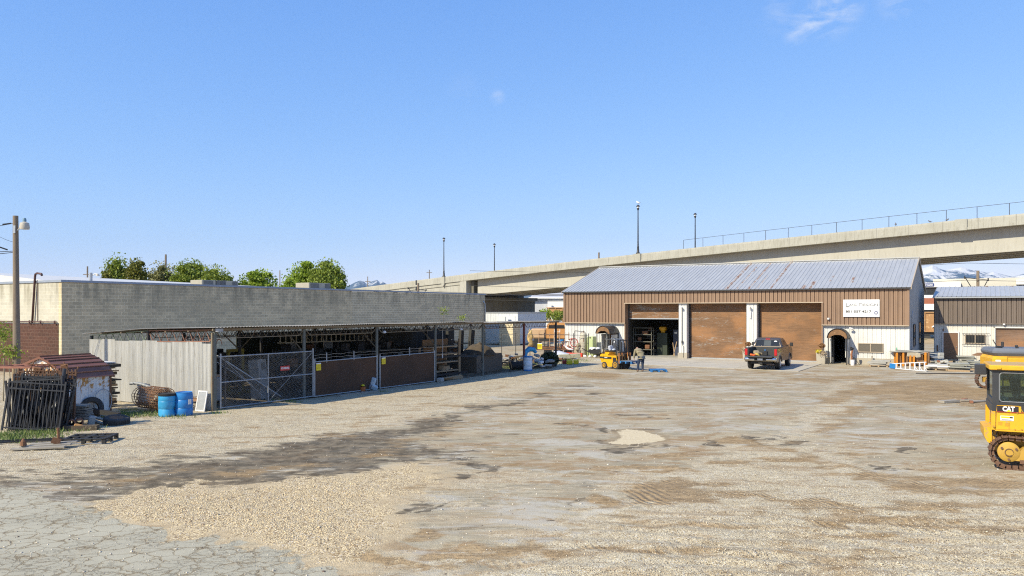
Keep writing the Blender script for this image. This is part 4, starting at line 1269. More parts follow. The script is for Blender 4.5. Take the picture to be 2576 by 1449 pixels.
bird('seagull', BO+BD*0+BN*.1+Vector((0, 0, ztop(0)+8.03)), 2.6, 1.6, m_gull, m_pig, 'white seagull standing on top of a street lamp')
def on_parapet(px):
    k = (px-CX)/FPX; s = (BO.y*k-BO.x)/(BD.x-BD.y*k)
    return BO+BD*s+BN*.18+Vector((0, 0, ztop(s)))
bird('pigeon', on_parapet(2252), 1.2, 1.4, m_pig, m_pig, 'upright grey pigeon on the parapet, leftmost of three')
bird('pigeon', on_parapet(2338), 2.8, .95, m_pig, m_pig, 'grey pigeon crouched at the foot of a railing post')
bird('pigeon', on_parapet(2382), -.3, .95, m_pig, m_pig, 'grey pigeon on the parapet, rightmost of three')

# ---------------------------------------------------------------- mountains
def mountains():
    prof = [(-900,742),(-200,738),(600,735),(850,728),(880,716),(893,709),(905,704.5),(915,707),(922,713),(932,708),(942,704),(948,702.5),(955,708),(962,707),(972,713),(990,720),(1100,727),(1500,735),(2100,700),(2250,683),(2322,673),(2335,669),(2346,665.5),(2356,669),(2368,676),(2380,678),(2392,675.5),(2405,672.5),(2418,670.5),(2430,673),(2442,677),(2455,678),(2468,681),(2480,684),(2500,682),(2516,687),(2530,691),(2545,694.5),(2560,691),(2576,687),(2700,684),(3000,700),(4000,720)]
    X = np.array([p[0] for p in prof], float); Y = np.array([p[1] for p in prof], float)
    cols = np.concatenate([np.linspace(-900, 840, 30), np.linspace(850, 1010, 200), np.linspace(1050, 2150, 40), np.linspace(2200, 2720, 560), np.linspace(2760, 4000, 30)])
    D0, D1 = 7500.0, 13000.0
    nr_ = 90
    k = (cols-CX)/FPX
    ridge = np.interp(cols, X, Y)
    V_ = []; rowsD = np.linspace(D0, D1, nr_)
    for j, d in enumerate(rowsD):
        f = j/(nr_-1)
        full = (HY-ridge)*11500/FPX
        # climbs to the crest at d = 11500, falls behind
        q = (d-D0)/(11500-D0)
        shape = np.clip(q, 0, 1)**1.05 if q <= 1 else np.full_like(cols, 1)
        xw = k*d
        spur = 1-np.abs(2*fbm(xw/620+3, np.full_like(xw, d/900), 11, 5)-1)
        spur2 = fbm(xw/150, np.full_like(xw, d/170), 13, 4)
        amp = 4*q*(1-q) if q < 1 else 0
        h = full*shape*(1-.62*amp*(1-spur)) + full*.16*amp*(spur2-.5)
        if q > 1: h = full*(1-.6*(q-1)*3)
        V_.append(np.stack([xw, np.full_like(xw, d), np.maximum(h+CAM_H*shape*0, -40)], 1))
    A = np.concatenate(V_)
    nc_ = len(cols)
    ix = np.arange(nr_*nc_).reshape(nr_, nc_)
    q = np.stack([ix[:-1, :-1], ix[:-1, 1:], ix[1:, 1:], ix[1:, :-1]], -1).reshape(-1, 4)
    me = bpy.data.meshes.new('mountains')
    me.vertices.add(len(A)); me.vertices.foreach_set('co', A.astype(np.float32).ravel())
    me.loops.add(q.size); me.loops.foreach_set('vertex_index', q.ravel().astype(np.int32))
    me.polygons.add(len(q)); me.polygons.foreach_set('loop_start', np.arange(0, q.size, 4, dtype=np.int32))
    me.polygons.foreach_set('use_smooth', np.ones(len(q), bool))
    me.update(calc_edges=True)
    t = NT('snowy mountain rock')
    geo = t.n('ShaderNodeNewGeometry'); v = geo.outputs['Position']
    sp = t.n('ShaderNodeSeparateXYZ'); t.t.links.new(v, sp.inputs[0])
    sn = t.n('ShaderNodeSeparateXYZ'); t.t.links.new(geo.outputs['Normal'], sn.inputs[0])
    n1 = t.noise(t.mapping(v, (.0045, .0012, .007)), 1, 9, .68)
    n2 = t.noise(t.mapping(v, (.02, .006, .02)), 1, 6, .7)
    h = t.math('ADD', t.math('DIVIDE', sp.outputs[2], 640), t.math('MULTIPLY', t.math('SUBTRACT', n1, .5), 2.0))
    h = t.math('ADD', h, t.math('MULTIPLY', t.math('SUBTRACT', n2, .5), .7))
    c = t.mix(t.ramp(n1, .35, .6), (.03, .065, .11), (.07, .10, .13))  # rock tinted blue, putting distance haze into its colour
    c = t.mix(t.ramp(h, .62, .95), c, (.72, .70, .68))
    me.materials.append(t.fin(c, .95))
    o = bpy.data.objects.new('mountains', me); COL.objects.link(o); o['kind'] = 'structure'
mountains()

# ---------------------------------------------------------------- trees
def leaf_mat(name, a, b_, trans=.25):
    t = NT(name)
    geo = t.n('ShaderNodeNewGeometry')
    rp = geo.outputs['Random Per Island']
    n = t.noise(t.coord(), .7, 3, .6)
    c = t.mix(rp, a, b_)
    c = t.mix(t.ramp(n, .4, .65, 0, .4), c, tuple(x*.7 for x in a))
    t.fin(c, .6, 0)
    tr = t.n('ShaderNodeBsdfTranslucent'); t.t.links.new(c, tr.inputs[0])
    mx_ = t.n('ShaderNodeMixShader'); mx_.inputs[0].default_value = trans
    t.t.links.new(t.b.outputs[0], mx_.inputs[1]); t.t.links.new(tr.outputs[0], mx_.inputs[2])
    t.t.links.new(mx_.outputs[0], t.out.inputs[0])
    return t.m
lm_green = leaf_mat('spring green leaves', (.16, .22, .02), (.30, .36, .045))
lm_bright = leaf_mat('bright green leaves', (.20, .29, .015), (.34, .44, .04))
lm_olive = leaf_mat('olive sparse leaves', (.20, .205, .07), (.34, .33, .13))
lm_dark = leaf_mat('dark olive leaves', (.12, .13, .01), (.25, .24, .03))
m_bark = mat('grey brown bark', (.12, .095, .07), (.07, .055, .04), 5, .9, bump=.4)
def leaves_mesh(name, P, size, mt, parent, seed):
    r = np.random.default_rng(seed)
    m = len(P)
    a = r.normal(0, 1, (m, 3)); a /= np.linalg.norm(a, axis=1)[:, None]
    b = r.normal(0, 1, (m, 3)); b -= a*(a*b).sum(1)[:, None]; b /= np.linalg.norm(b, axis=1)[:, None]
    s = (size*r.uniform(.6, 1.4, (m, 1)))
    q = np.stack([P-a*s, P+b*s*.55, P+a*s, P-b*s*.55], 1).reshape(-1, 3)
    me = bpy.data.meshes.new(name)
    me.vertices.add(len(q)); me.vertices.foreach_set('co', q.astype(np.float32).ravel())
    me.loops.add(m*4); me.loops.foreach_set('vertex_index', np.arange(m*4, dtype=np.int32))
    me.polygons.add(m); me.polygons.foreach_set('loop_start', np.arange(0, m*4, 4, dtype=np.int32))
    me.update(calc_edges=True)
    me.materials.append(mt)
    o = bpy.data.objects.new(name, me); COL.objects.link(o); o.parent = parent
    return o
def tree(px, pytop, hw, d, mt, label, seed, n=5200, density=1.0, lobes=9, low=.35, leaf=.145):
    x = (px-CX)/FPX*d; H = CAM_H+(HY-pytop)*d/FPX; rw = hw*d/FPX
    a = thing('tree', label, 'tree', (x, d, 0), 0, 'trees beyond the block building')
    r = np.random.default_rng(seed)
    low = .42
    tm = MB(); fork = Vector((0, 0, H*.38))
    tm.tube([(0, 0, -.1), (r.normal(0, .1), 0, H*.2), fork], [.3, .26, .22], 8)
    # clump centres fill an uneven dome
    K = int(26+lobes*3); cs = []
    while len(cs) < K:
        p = r.uniform(-1, 1, 3); q = math.sqrt(p[0]**2+p[1]**2+max(p[2], 0)**2)
        if q > 1 or (q < .45 and r.random() < .6): continue
        az = math.atan2(p[1], p[0])
        bump = .82+.18*math.sin(az*3+seed)+.1*math.sin(az*7+seed*2)
        cs.append(np.array([p[0]*rw*1.0*bump, p[1]*rw*.85*bump, H*(.66+.30*p[2]*(bump if p[2] > 0 else 1))]))
    for c in cs[::2]:
        c = Vector(c); mid = fork.lerp(c, .5)+Vector((0, 0, .25))
        tm.tube([fork+Vector((0, 0, r.uniform(-.8, .2))), mid, c, c+(c-mid)*.18], [.12, .06, .03, .01], 5)
    tm.build('trunk', m_bark, a)
    C = []
    for c in cs:
        rad = rw*r.uniform(.17, .32)
        m = int(6.4*density*n/K*r.uniform(.5, 1.4))
        p = r.normal(0, 1, (m, 3)); p /= np.linalg.norm(p, axis=1)[:, None]; p *= (r.random((m, 1))**.5)*rad*np.array([1.25, 1.15, .72])
        C.append(c+p)
    m = int(n*.6); p = r.normal(0, 1, (m, 3))*np.array([rw*.46, rw*.42, H*.12]); p[:, 2] += H*.70
    C.append(p[(p[:, 0]/rw)**2+((p[:, 2]-H*.66)/(H*.34))**2 < 1.05])
    P = np.concatenate(C); P[:, 2] = np.minimum(P[:, 2], H*1.0+r.normal(0, .1, len(P)))
    leaves_mesh('crown', P, leaf, mt, a, seed+1)
    return a
tree(291, 632, 33, 96, lm_green, 'sparse green tree with gaps between its limbs, leftmost behind the white roof', 3, 4200, 1.1, 8)
tree(342, 646, 30, 92, lm_dark, 'dense dark olive tree just right of the leftmost sparse tree', 4, 6500, 1.1, 8)
tree(268, 668, 16, 90, lm_dark, 'small dark bush-like tree at the foot of the leftmost sparse tree', 14, 2200, 1, 5)
tree(410, 655, 42, 104, lm_olive, 'thin olive grey tree left of the broad green tree', 5, 4500, 1, 9, leaf=.15)
tree(480, 650, 48, 98, lm_green, 'broad green tree in the middle of the left hand row', 6, 8500, 1, 12)
tree(542, 664, 44, 94, lm_green, 'rounded green tree at the right end of the left hand row', 7, 5600, 1, 10)
tree(658, 674, 44, 100, lm_bright, 'low bright green tree left of the tall right hand one', 8, 6500, 1, 10)
tree(610, 690, 20, 96, lm_bright, 'small bright green tree at the left edge of the right hand group', 18, 2500, 1, 6)
tree(760, 656, 40, 96, lm_bright, 'tall bright green tree, left crown of the right hand pair', 9, 7600, 1, 10)
tree(822, 648, 50, 94, lm_green, 'tall green tree with ragged right side, rightmost of the row', 10, 8800, 1, 12)
tree(728, 690, 30, 90, lm_bright, 'low bright green tree under the tall right hand pair', 19, 3600, 1, 7)
tree(-8, 664, 12, 70, lm_green, 'edge of a green tree at the far left of the frame', 20, 800, 1, 5)

# ---------------------------------------------------------------- poles and wires
m_pole = mat('weathered pole timber', (.23, .18, .13), (.15, .12, .09), 4, .9, streak=(8, 8, .5), bump=.3, c3=(.09, .07, .05), a3=.66)
m_wire = mat('black cable', (.015, .015, .017), None, 5, .6)
up = thing('utility_pole', 'grey wooden utility pole with a yard light, near the left edge', 'utility pole', PD(41, 1021, 31.3)*1.0, 0)
up.location.z = 0
b = MB(); b.tube([(.02, 0, -.1), (.01, 0, 2.5), (-.01, 0, 5.0), (-.03, 0, 7.55)], [.15, .135, .115, .1], 14); b.build('pole', m_pole, up, smooth=50)
b = MB(); b.tube([(.05, -.05, 6.95), (.15, -.1, 7.0), (.32, -.15, 7.2)], .035, 6); b.box(-.03, .05, -.16, -.12, 6.85, 7.15); b.build('lamp_arm', m_galv, up)
m_lens = mat('cream lamp housing', (.5, .46, .38), (.42, .39, .33), 4, .4)
b = MB(); b.lathe([(.05, .1), (.16, .05), (.185, -.12), (.17, -.2), (.0, -.2)], (.42, -.15, 7.2), 14); lh = b.build('lamp_shade', m_lens, up, smooth=50)
b = MB(); b.lathe([(0, 0), (.06, 0), (.07, .08), (.05, .16), (0, .17)], (.42, -.15, 7.28), 10); b.build('photocell', mat('blue grey plastic', (.14, .25, .33), None, 4, .5), lh, smooth=50)
wires = thing('overhead_wires', 'black service wires leaving the wooden pole towards the left edge', 'wires', (up.location.x, up.location.y, 0))
b = MB()
def sag(p, q, s, n=12): 
    p = Vector(p); q = Vector(q)
    return [p.lerp(q, i/n)-Vector((0, 0, s*4*(i/n)*(1-i/n))) for i in range(n+1)]
b.tube(sag((-.1, 0, 7.25), (-9, -2, 7.1), .5), .012, 4)
b.tube(sag((-.1, 0, 6.15), (-9, -3, 7.6), .6), .016, 4); b.tube(sag((-.1, 0, 6.1), (-9, -3.2, 7.5), .75), .016, 4)
b.tube(sag((-.1, 0, 6.5), (-1.2, -.3, 7.2), .1, 5), .008, 4)
b.cyl((-.2, 0, 7.25), (-.5, -.07, 7.2), .03, n=5); b.cyl((-.35, 0, 6.2), (-.75, -.1, 6.35), .03, n=5)
b.build('wire', m_wire, wires)
def far_pole(px, pytop, d, w, label, arm=None, r=.13, rz=0):
    x = (px-CX)/FPX*d; H = CAM_H+(HY-pytop)*d/FPX
    a = thing('distant_pole', label, 'utility pole', (x, d, 0), rz)
    b = MB(); b.cyl((0, 0, -.1), (0, 0, H), r*1.2, r, 8); b.build('pole', m_pole, a)
    if arm:
        b = MB(); b.obox((0, 0, H-arm), (w, .12, .14)); b.build('crossarm', m_pole, a)
    return a, H
far_pole(220, 670, 150, 1.6, 'dark pole with one short arm above the white roof, left', 1.55, .14)
far_pole(417, 640, 130, 1, 'bare pole top sticking out above the olive tree', None, .16)
far_pole(925, 695.6, 190, 1.4, 'far pole with crossarm in front of the small snowy peaks', 1.2, .1)
far_pole(1080, 678.7, 210, 1.5, 'far pole with crossarm above the low end of the overpass', .75, .11)
far_pole(1506.5, 635, 190, 1, 'short grey post on the overpass left of the seagull lamp', None, .2)
far_pole(704, 680, 170, 1, 'thin pole between the two right hand trees', None, .1)
def wire_pole(px, pytop, d, label, dark=True):
    a, H = far_pole(px, pytop, d, 1, label, None, .16)
    b = MB()
    z = H-1.1
    b.cyl((-1.5, 0, z+.35), (-.1, 0, z-1.9), .05, n=5); b.cyl((1.2, 0, z+.1), (.3, 0, z-1.6), .05, n=5); b.cyl((-1.6, 0, z+.3), (1.3, 0, z), .04, n=5)
    b.cyl((1.2, 0, z+.25), (1.2, 0, z-.1), .08, n=6); b.cyl((-1.55, 0, z+.45), (-1.55, 0, z+.15), .08, n=6)
    b.build('insulator_frame', m_dark, a)
    return a, H
wp_, Hh = wire_pole(2460, 681, 92, 'wooden pole with V brace and insulators behind the garage roof')
w2 = thing('rail_wires', 'thin black wires crossing in front of the snowy mountain', 'wires', (wp_.location.x, 92, 0))
b = MB()
for dz, q in ((-1.1, .012), (-2.15, .02), (.9, .008)):
    b.tube(sag((-60, 14, Hh+dz-.2), (-1.2, 0, Hh+dz), .6, 16), .03 if dz > -2.5 else .04, 4); b.tube(sag((-1.2, 0, Hh+dz), (60, -12, Hh+dz+.3), .6, 16), .03, 4)
b.tube(sag((-60, 14, Hh-2.6), (60, -12, Hh-2.3), .1, 16), .05, 4)
b.build('wire', m_wire, w2)
wp2, Hh2 = wire_pole(1052, 712, 120, 'short dark pole with wires behind the block wall, before the ramp')
w3 = thing('rail_wires', 'thin wires running from the pole over the block wall under the overpass', 'wires', (wp2.location.x, 120, 0))
b = MB(); b.tube(sag((-16, 8, Hh2-2), (0, 0, Hh2-1.3), .2), .03, 4); b.tube(sag((0, 0, Hh2-1.1), (26, -14, Hh2-1.9), .3), .025, 4); b.tube(sag((0, 0, Hh2-1.8), (26, -14, Hh2-3.0), .3), .025, 4); b.build('wire', m_wire, w3)
rl = thing('roof_light', 'small yard light on a grey post rising from the white roof', 'lamp', PD(228, 706, 50.0), 0)
b = MB(); b.cyl((0, 0, -.6), (0, 0, .5), .11, n=8); b.build('post', m_galv, rl)
b = MB(); b.tube([(.05, 0, .3), (.25, 0, .42), (.4, 0, .42)], .03, 5); b.lathe([(.03, .1), (.1, .05), (.12, -.06), (0, -.06)], (.45, 0, .35), 8); b.build('lamp_head', m_lens, rl)

# ---------------------------------------------------------------- buildings and vehicles beyond the yard
m_beige = mat('beige wall panel', (.56, .53, .45), (.50, .475, .40), .4, .8)
m_wht = mat('bright white wall', (.76, .76, .75), (.7, .7, .69), .6, .7)
m_navy = mat('navy sign', (.015, .035, .16), (.02, .045, .2), 2, .5)
m_redbr = mat('orange red brick', (.33, .12, .07), (.26, .09, .055), 3, .9)
of = thing('office_building', 'long beige and white building with a navy sign in front of the mountains', 'building', (83.5, 161.3, 0), -TH)
b = MB(); b.box(2.3, 60, .5, 25, 0, 10.15); b.box(30, 60, .4, .5, 8.0, 9.0); b.build('upper_wall', m_beige, of)
b = MB(); b.box(-14, 7.2, -.4, .49, 8.5, 9.4); b.box(16.5, 60, -.4, .39, 8.8, 9.7); b.build('fascia_panel', m_wht, of)
b = MB(); b.box(-14, 60, .1, .48, 6.9, 8.4); b.box(-14, 60, .2, .49, 2.9, 3.9); b.build('window_band', m_glassd, of)
b = MB(); b.box(-14, 60, -.2, .49, 8.38, 8.52); b.box(-14, 60, .1, .49, 5.8, 5.95); b.build('dark_ledge', m_dark, of)
b = MB(); b.box(-14, 60, -.1, .49, 6.3, 6.9); b.box(-14, 60, -.1, .49, 3.9, 5.1); b.box(-14, 60, -.1, .49, 0, 2.85); b.build('white_band', m_wht, of)
b = MB(); b.box(-14, 60, -.1, .49, 5.1, 6.28); b.build('brick_band', m_redbr, of)
b = MB(); b.box(-.85, 2.55, -.46, -.4, 8.62, 9.28); sp_ = b.build('sign_panel', m_navy, of)
text_mesh('Select Health', .5, m_vinyl, 'lettering', sp_, (.95, -.475, 8.95), width=2.75, ext=.01, offset=.008)
wh = thing('white_warehouse', 'white warehouse with pale roof seen under the overpass', 'building', PD(1339, 810, 186)*1.0, -.25)
wh.location.z = 0
b = MB(); b.box(0, 12, 0, 14, 0, 6.6); b.build('wall', mat('shade-greyed white wall', (.5, .52, .56), None, .6, .8), wh)  # white wall coloured grey to stand for its shaded sides
b = MB(); b.box(4.2, 8.6, -2.5, -.01, 0, 6.0); b.build('entrance_block', m_wht, wh)
b = MB(); b.prism([(-1, 6.6), (15, 6.6), (15, 8.0), (7, 8.6), (6, 8.6)], -.5, 13, 'yz'); b.build('roof', mat('pale shingle roof', (.45, .46, .5), (.38, .39, .43), 2, .8), wh)
b = MB(); b.box(-.6, 13.2, -1.2, -1.0, 6.55, 6.85); b.build('fascia', m_wht, wh)
for x, z in ((1.6, 3.6), (7.6, 3.4), (10.2, 3.4)):
    b = MB(); b.box(x, x+.3, -2.6 if 4 < x < 8.6 else -.1, -2.5 if 4 < x < 8.6 else 0, z, z+.3); b.build('wall_light', m_dark, wh)

st = thing('storage_container', 'white metal storage unit with faint doors behind the far end of the canopy', 'container', Vector((.6, 86, 0)), -TH)
def cont_mat(name, c):
    return mat(name, c, tuple(x*.88 for x in c), 2, .6, c3=(.4, .3, .2), a3=.74)
m_ct = cont_mat('white container paint', (.64, .66, .66))
b = MB(); ribs(b, -4.6, 0, lambda x: (.15, 3.5), .35, .03, .05, 0); ribs(b, 0, 6.5, lambda x: (.15, 3.5), .35, .03, .05, 0, axis='y', sgn=1); b.box(-4.6, -.02, .02, 6.5, .1, 3.5); b.build('body', m_ct, st)
b = MB(); b.box(-2.6, -.3, -.07, -.03, .25, 3.2); b.build('door_leaf', m_ct, st)
b = MB(); b.cyl((-1.5, -.1, .3), (-1.5, -.1, 3.1), .03, n=6); b.box(-1.8, -1.2, -.12, -.07, 1.9, 1.96); b.build('lock_rod', m_galv, st)
b = MB(); b.box(-4.7, .06, -.06, 6.6, 3.5, 3.6); b.build('top_rail', m_galv, st)
sb_ = thing('block_shed', 'low grey block shed in front of the white container', 'shed', L2W(B0, .8, 46.6), -TH)
b = MB(); b.box(0, 1.7, 0, 1.5, 0, 2.5); b.build('wall', m_blockn, sb_); b = MB(); b.box(-.05, 1.75, -.05, 1.55, 2.5, 2.58); b.build('roof', m_galv, sb_)

m_rcar = mat('orange rust freight paint', (.38, .21, .09), (.27, .14, .06), 1.2, .8, c3=(.5, .33, .17), a3=.6)
def freight(loc, label, length, z0, z1, rz=-TH):
    a = thing('freight_car', label, 'rail car', loc, rz)
    b = MB(); b.box(0, length, 0, 3, z0, z1)
    b.build('body', m_rcar, a)
    b = MB()
    for x in np.arange(.2, length, 1.1): b.box(x, x+.12, -.12, -.001, z0, z1)
    b.box(-.05, length+.05, -.15, -.0, z1, z1+.12); b.box(-.05, length+.05, -.15, 0, z0-.14, z0); b.build('side_rib', m_rcar, a)
    b = MB(); b.box(.2, length-.2, .2, 2.8, z0-.5, z0-.15)
    for x in (1.2, 2.6, length-2.6, length-1.2): b.cyl((x, .3, .5), (x, .45, .5), .45, n=16)
    b.build('undercarriage', m_dark, a)
    return a
f1 = freight(Vector((47.5, 96, 0)), 'rusty orange freight car seen through the gap between the two metal buildings', 13, 1.35, 3.5)
b = MB(); b.add([(3.2+(x*1.0), -.16, z) for x, z in ((0, 1.9), (.5, 2.15), (.9, 2.0), (1.5, 2.25), (2.1, 2.05), (2.9, 2.2), (2.9, 2.0), (2.1, 1.85), (1.5, 2.0), (.9, 1.8), (.5, 1.95), (0, 1.75))], [tuple(range(12))])
b.add([(4.2, -.16, 1.4), (4.9, -.16, 1.4), (4.8, -.16, 1.65), (4.4, -.16, 1.7)], [(0, 1, 2, 3)]); b.build('painted_mark', m_wht, f1, fixn=False)
f2 = freight(Vector((5.0, 112, 0)), 'rusty freight car with pale graffiti beside the left end of the workshop', 14, 2.1, 4.1)
m_graf = mat('pale graffiti', (.5, .62, .62), (.35, .55, .3), 3, .7)
b = MB()
for k in range(9):
    x = .6+k*.62; b.tube([(x+.25*math.cos(q), -.17, 2.5+.35*math.sin(q)) for q in np.linspace(0, 5+(k % 3), 9)], .07, 5)
b.build('graffiti', m_graf, f2)
gd = thing('rail_embankment', 'low dry dirt bank with rails behind the two metal buildings', 'bank', (50, 93, 0), -TH)
b = MB(); b.prism([(-1, 0), (1, .4), (6, .45), (8, 0)], -60, 40, 'yz'); b.build('bank', mat('dry dirt', (.36, .28, .18), (.22, .18, .1), .8, .95, c3=(.1, .11, .04), a3=.58), gd)
vn = thing('white_van', 'small white van parked beyond the container, below the overpass', 'van', Vector((3.2, 104, 0)), -TH)
b = MB(); b.prism([(0, .4), (0, 2.0), (.25, 2.25), (2.9, 2.3), (3.5, 1.6), (4.4, 1.35), (4.5, .4)], 0, 1.9); b.build('body', m_wht, vn)
b = MB(); b.prism([(2.2, 1.6), (2.2, 2.1), (2.85, 2.1), (3.3, 1.6)], -.01, 1.91); b.build('window', m_glassd, vn)
for x in (.9, 3.6):
    for y in (0, 1.7): b = MB(); b.cyl((x, y, .36), (x, y+.2, .36), .36, n=14); b.build('wheel', m_black, vn)
m_or = mat('faded orange truck paint', (.52, .26, .085), (.42, .2, .07), 1.5, .5, c3=(.3, .16, .08), a3=.68)
tk = thing('old_truck', 'old faded orange truck parked behind the left end of the workshop', 'truck', Vector((3.3, 76, 0)), -.15)
b = MB()
b.prism([(0, 1.1), (0, 2.05), (.15, 2.5), (.35, 2.62), (1.7, 2.62), (1.9, 2.5), (2.0, 2.05), (2.0, 1.1)], -.0, 1.5); b.build('cab', m_or, tk)
b = MB(); b.prism([(.2, 2.05), (.28, 2.38), (1.72, 2.38), (1.8, 2.05)], -.015, 0.0); b.build('rear_window', m_glassd, tk)
b = MB(); b.obox((-.75, .8, 1.55), (1.45, 1.9, .95), (0, 0, 0), .12); b.build('bed', mat('bleached orange panel', (.5, .34, .2), (.4, .24, .13), 3, .7), tk)
b = MB(); b.box(-1.2, 2.1, -.1, 2.6, .75, 1.08); b.build('frame', m_black, tk)
for x in (-1.0, 1.75):
    for y in (0, 2.0): b = MB(); b.cyl((x, y, .48), (x, y+.28, .48), .48, n=16); b.build('wheel', m_black, tk)
def bush(px, py, d, r, mt, label, seed, n=900):
    a = thing('bush', label, 'bush', PD(px, py, d), 0)
    q = np.random.default_rng(seed)
    p = q.normal(0, 1, (n, 3)); p /= np.linalg.norm(p, axis=1)[:, None]; p *= (q.random((n, 1))**.4)*r
    p[:, 2] = p[:, 2]*.8+r*.5
    b = MB()
    for k in range(7): b.tube([(0, 0, -r*.5), tuple(p[k]*.8)], [.03, .01], 4)
    b.build('stems', m_bark, a)
    leaves_mesh('leaves', p, .1, mt, a, seed+1)
bush(1372, 800, 100, .95, lm_bright, 'bright green bush in front of the graffiti car, left one', 31)
bush(1404, 803, 99, .9, lm_green, 'green bush in front of the graffiti car, right one', 32)

# haze over the far distance
hb = MB(); hb.box(-19500, 19500, -600, 13600, -45, 1250)
ht = bpy.data.materials.new('air haze'); ht.use_nodes = True
ht.node_tree.nodes.clear()
ho = ht.node_tree.nodes.new('ShaderNodeOutputMaterial'); hv = ht.node_tree.nodes.new('ShaderNodeVolumePrincipled')
hv.inputs['Color'].default_value = (.50, .70, .95, 1); hv.inputs['Density'].default_value = 3.4e-5; hv.inputs['Anisotropy'].default_value = .1
ht.node_tree.links.new(hv.outputs[0], ho.inputs['Volume'])
hz = hb.build('haze', ht); hz['kind'] = 'stuff'
# ---------------------------------------------------------------- open canopy along the left side
K0 = Vector((-11.26, 29.87, 0))
KY = [0, 4.56, 9.26, 13.94, 18.54, 23.3, 27.6]
cn = thing('canopy', 'long low open-sided steel canopy with corrugated roof in front of the block wall', 'canopy', K0, -TH)
m_postg = mat('grey green post paint', (.12, .13, .115), (.085, .09, .08), 4, .6, c3=(.17, .1, .06), a3=.66)
m_postr = mat('oxide red post paint', (.16, .03, .022), (.1, .025, .02), 4, .6)
m_truss = mat('rusty tan truss steel', (.21, .17, .11), (.15, .11, .07), 3, .7, c3=(.2, .08, .04), a3=.62)
m_trussg = mat('faded green truss steel', (.24, .30, .2), (.18, .22, .14), 1.2, .7)
m_truss2 = mat('salmon rust truss steel', (.36, .18, .12), (.24, .11, .07), 3, .7)
m_croof = mat('dull corrugated roofing', (.30, .285, .25), (.2, .17, .13), 1.5, .6, .2, c3=(.22, .12, .07), a3=.64)
m_panel = mat('chalky corrugated panel', (.47, .465, .44), (.36, .35, .315), 2.5, .75, amt=.9, streak=(5, 5, .3), c3=(.25, .22, .17), a3=.62)
for i, y in enumerate(KY):
    b = MB(); b.cyl((0, y, -.05), (0, y, 3.0), .07 if i < 5 else .075, n=10)
    b.build('post', m_postr if i == 5 else (m_dark if i == 6 else m_postg), cn)
    for x in (-4.07, -8.0):
        if y < 24: b = MB(); b.cyl((x, y, -.05), (x, y, 2.95 if x > -5 else 2.7), .07, n=8); b.build('post', m_dark, cn)
def truss(p0, p1, depth, m, n, inv=False, wr=.011):
    """zigzag bar joist between two points of its top chord"""
    p0 = Vector(p0); p1 = Vector(p1); dn = Vector((0, 0, -depth))
    b = MB()
    b.tube([p0, p1], .022, 4)
    e = (p1-p0)*.07
    b.tube([p0, p0+e+dn, p1-e+dn, p1], .02, 4)
    pts = []
    for k in range(n+1):
        f = .07+.86*k/n
        q = p0.lerp(p1, f)
        pts.append(q+(dn if k % 2 == 0 else Vector((0, 0, 0))))
    b.tube(pts, wr, 4)
    return b.build('truss', m, cn)
for i in range(6):
    truss((.02, KY[i], 3.03), (.02, KY[i+1], 3.03), .30, m_truss if i < 4 else m_rust, 22)
    truss((-4.07, KY[i], 2.98), (-4.07, KY[i+1], 2.98), .30, m_dark, 18)
    if i < 4: truss((-2.0, KY[i], 3.0), (-2.0, KY[i+1], 3.0), .28, m_dark, 18)
for i, y in enumerate(KY[:6]):
    truss((0, y+.02, 3.06), (-4.07, y+.02, 2.97), .44 if i == 0 else .34, m_truss2 if i == 0 else m_dark, 14 if i == 0 else 18, wr=.017 if i == 0 else .011)
    truss((-4.07, y+.02, 2.97), (-8.0, y+.02, 2.72), .44 if i == 0 else .34, m_trussg if i == 0 else m_dark, 14 if i == 0 else 18, wr=.017 if i == 0 else .011)
def knee(x, y, z, dx, dy):
    b = MB(); b.tube([(x, y, z), (x+dx, y+dy, z+.75)], .03, 5); b.build('brace', m_truss, cn)
for y in KY[1:4]:
    knee(-.02, y, 2.0, -.9, .0); knee(-4.07, y, 2.0, 0, .9); knee(-4.07, y, 2.0, .0, -.9)
b = MB(); b.tube([(0, 18.6, 1.2), (-.1, 18.2, .55), (0, 18.6, .1)], .02, 5); b.tube([(0, 18.54, .7), (.12, 18.2, 1.25), (0, 18.54, 1.6)], .018, 5); b.build('bent_rod', m_dark, cn)
def corr_roof(y0, y1, prof, pitch=.15, h=.03, ext=0.0):
    """corrugations run across (x); the wave shows on the long edge"""
    b = MB(); n = int((y1-y0)/pitch*4)
    vs = []; m = len(prof)
    for k in range(n+1):
        y = y0+(y1-y0)*k/n
        d = h*.5*math.sin(2*math.pi*k/4)
        for (x, z) in prof:
            vs.append((x + (.03*math.sin(y*1.7) if x > 0 else 0), y, z+d+.012*math.sin(y*.9+x)))
    fs = [(k*m+i, k*m+i+1, (k+1)*m+i+1, (k+1)*m+i) for k in range(n) for i in range(m-1)]
    b.add(vs, fs)
    return b.build('roof_sheet', m_croof, cn, fixn=False)
corr_roof(-.25, 9.3, [(.32, 3.15), (-4.07, 3.05), (-8.3, 2.80)])
corr_roof(9.2, 18.6, [(.36, 3.15), (-4.07, 3.05), (-8.3, 2.80)])
corr_roof(18.5, 28.0, [(.30, 3.08), (-2.2, 3.06)])
b = MB(); b.box(.1, .16, -.2, 18.4, 3.03, 3.11); b.box(.08, .14, 18.4, 27.8, 2.97, 3.05)
for x in (-1.3, -2.7, -4.2, -5.6, -7.0): b.box(x-.03, x+.03, -.2, 18.4, 3.0+x*.028, 3.05+x*.028)
b.build('purlin', m_truss, cn)
b = MB(); b.obox((.2, .05, 3.05), (.14, .3, .12), (0, 0, .3)); b.build('end_bracket', m_galv, cn)
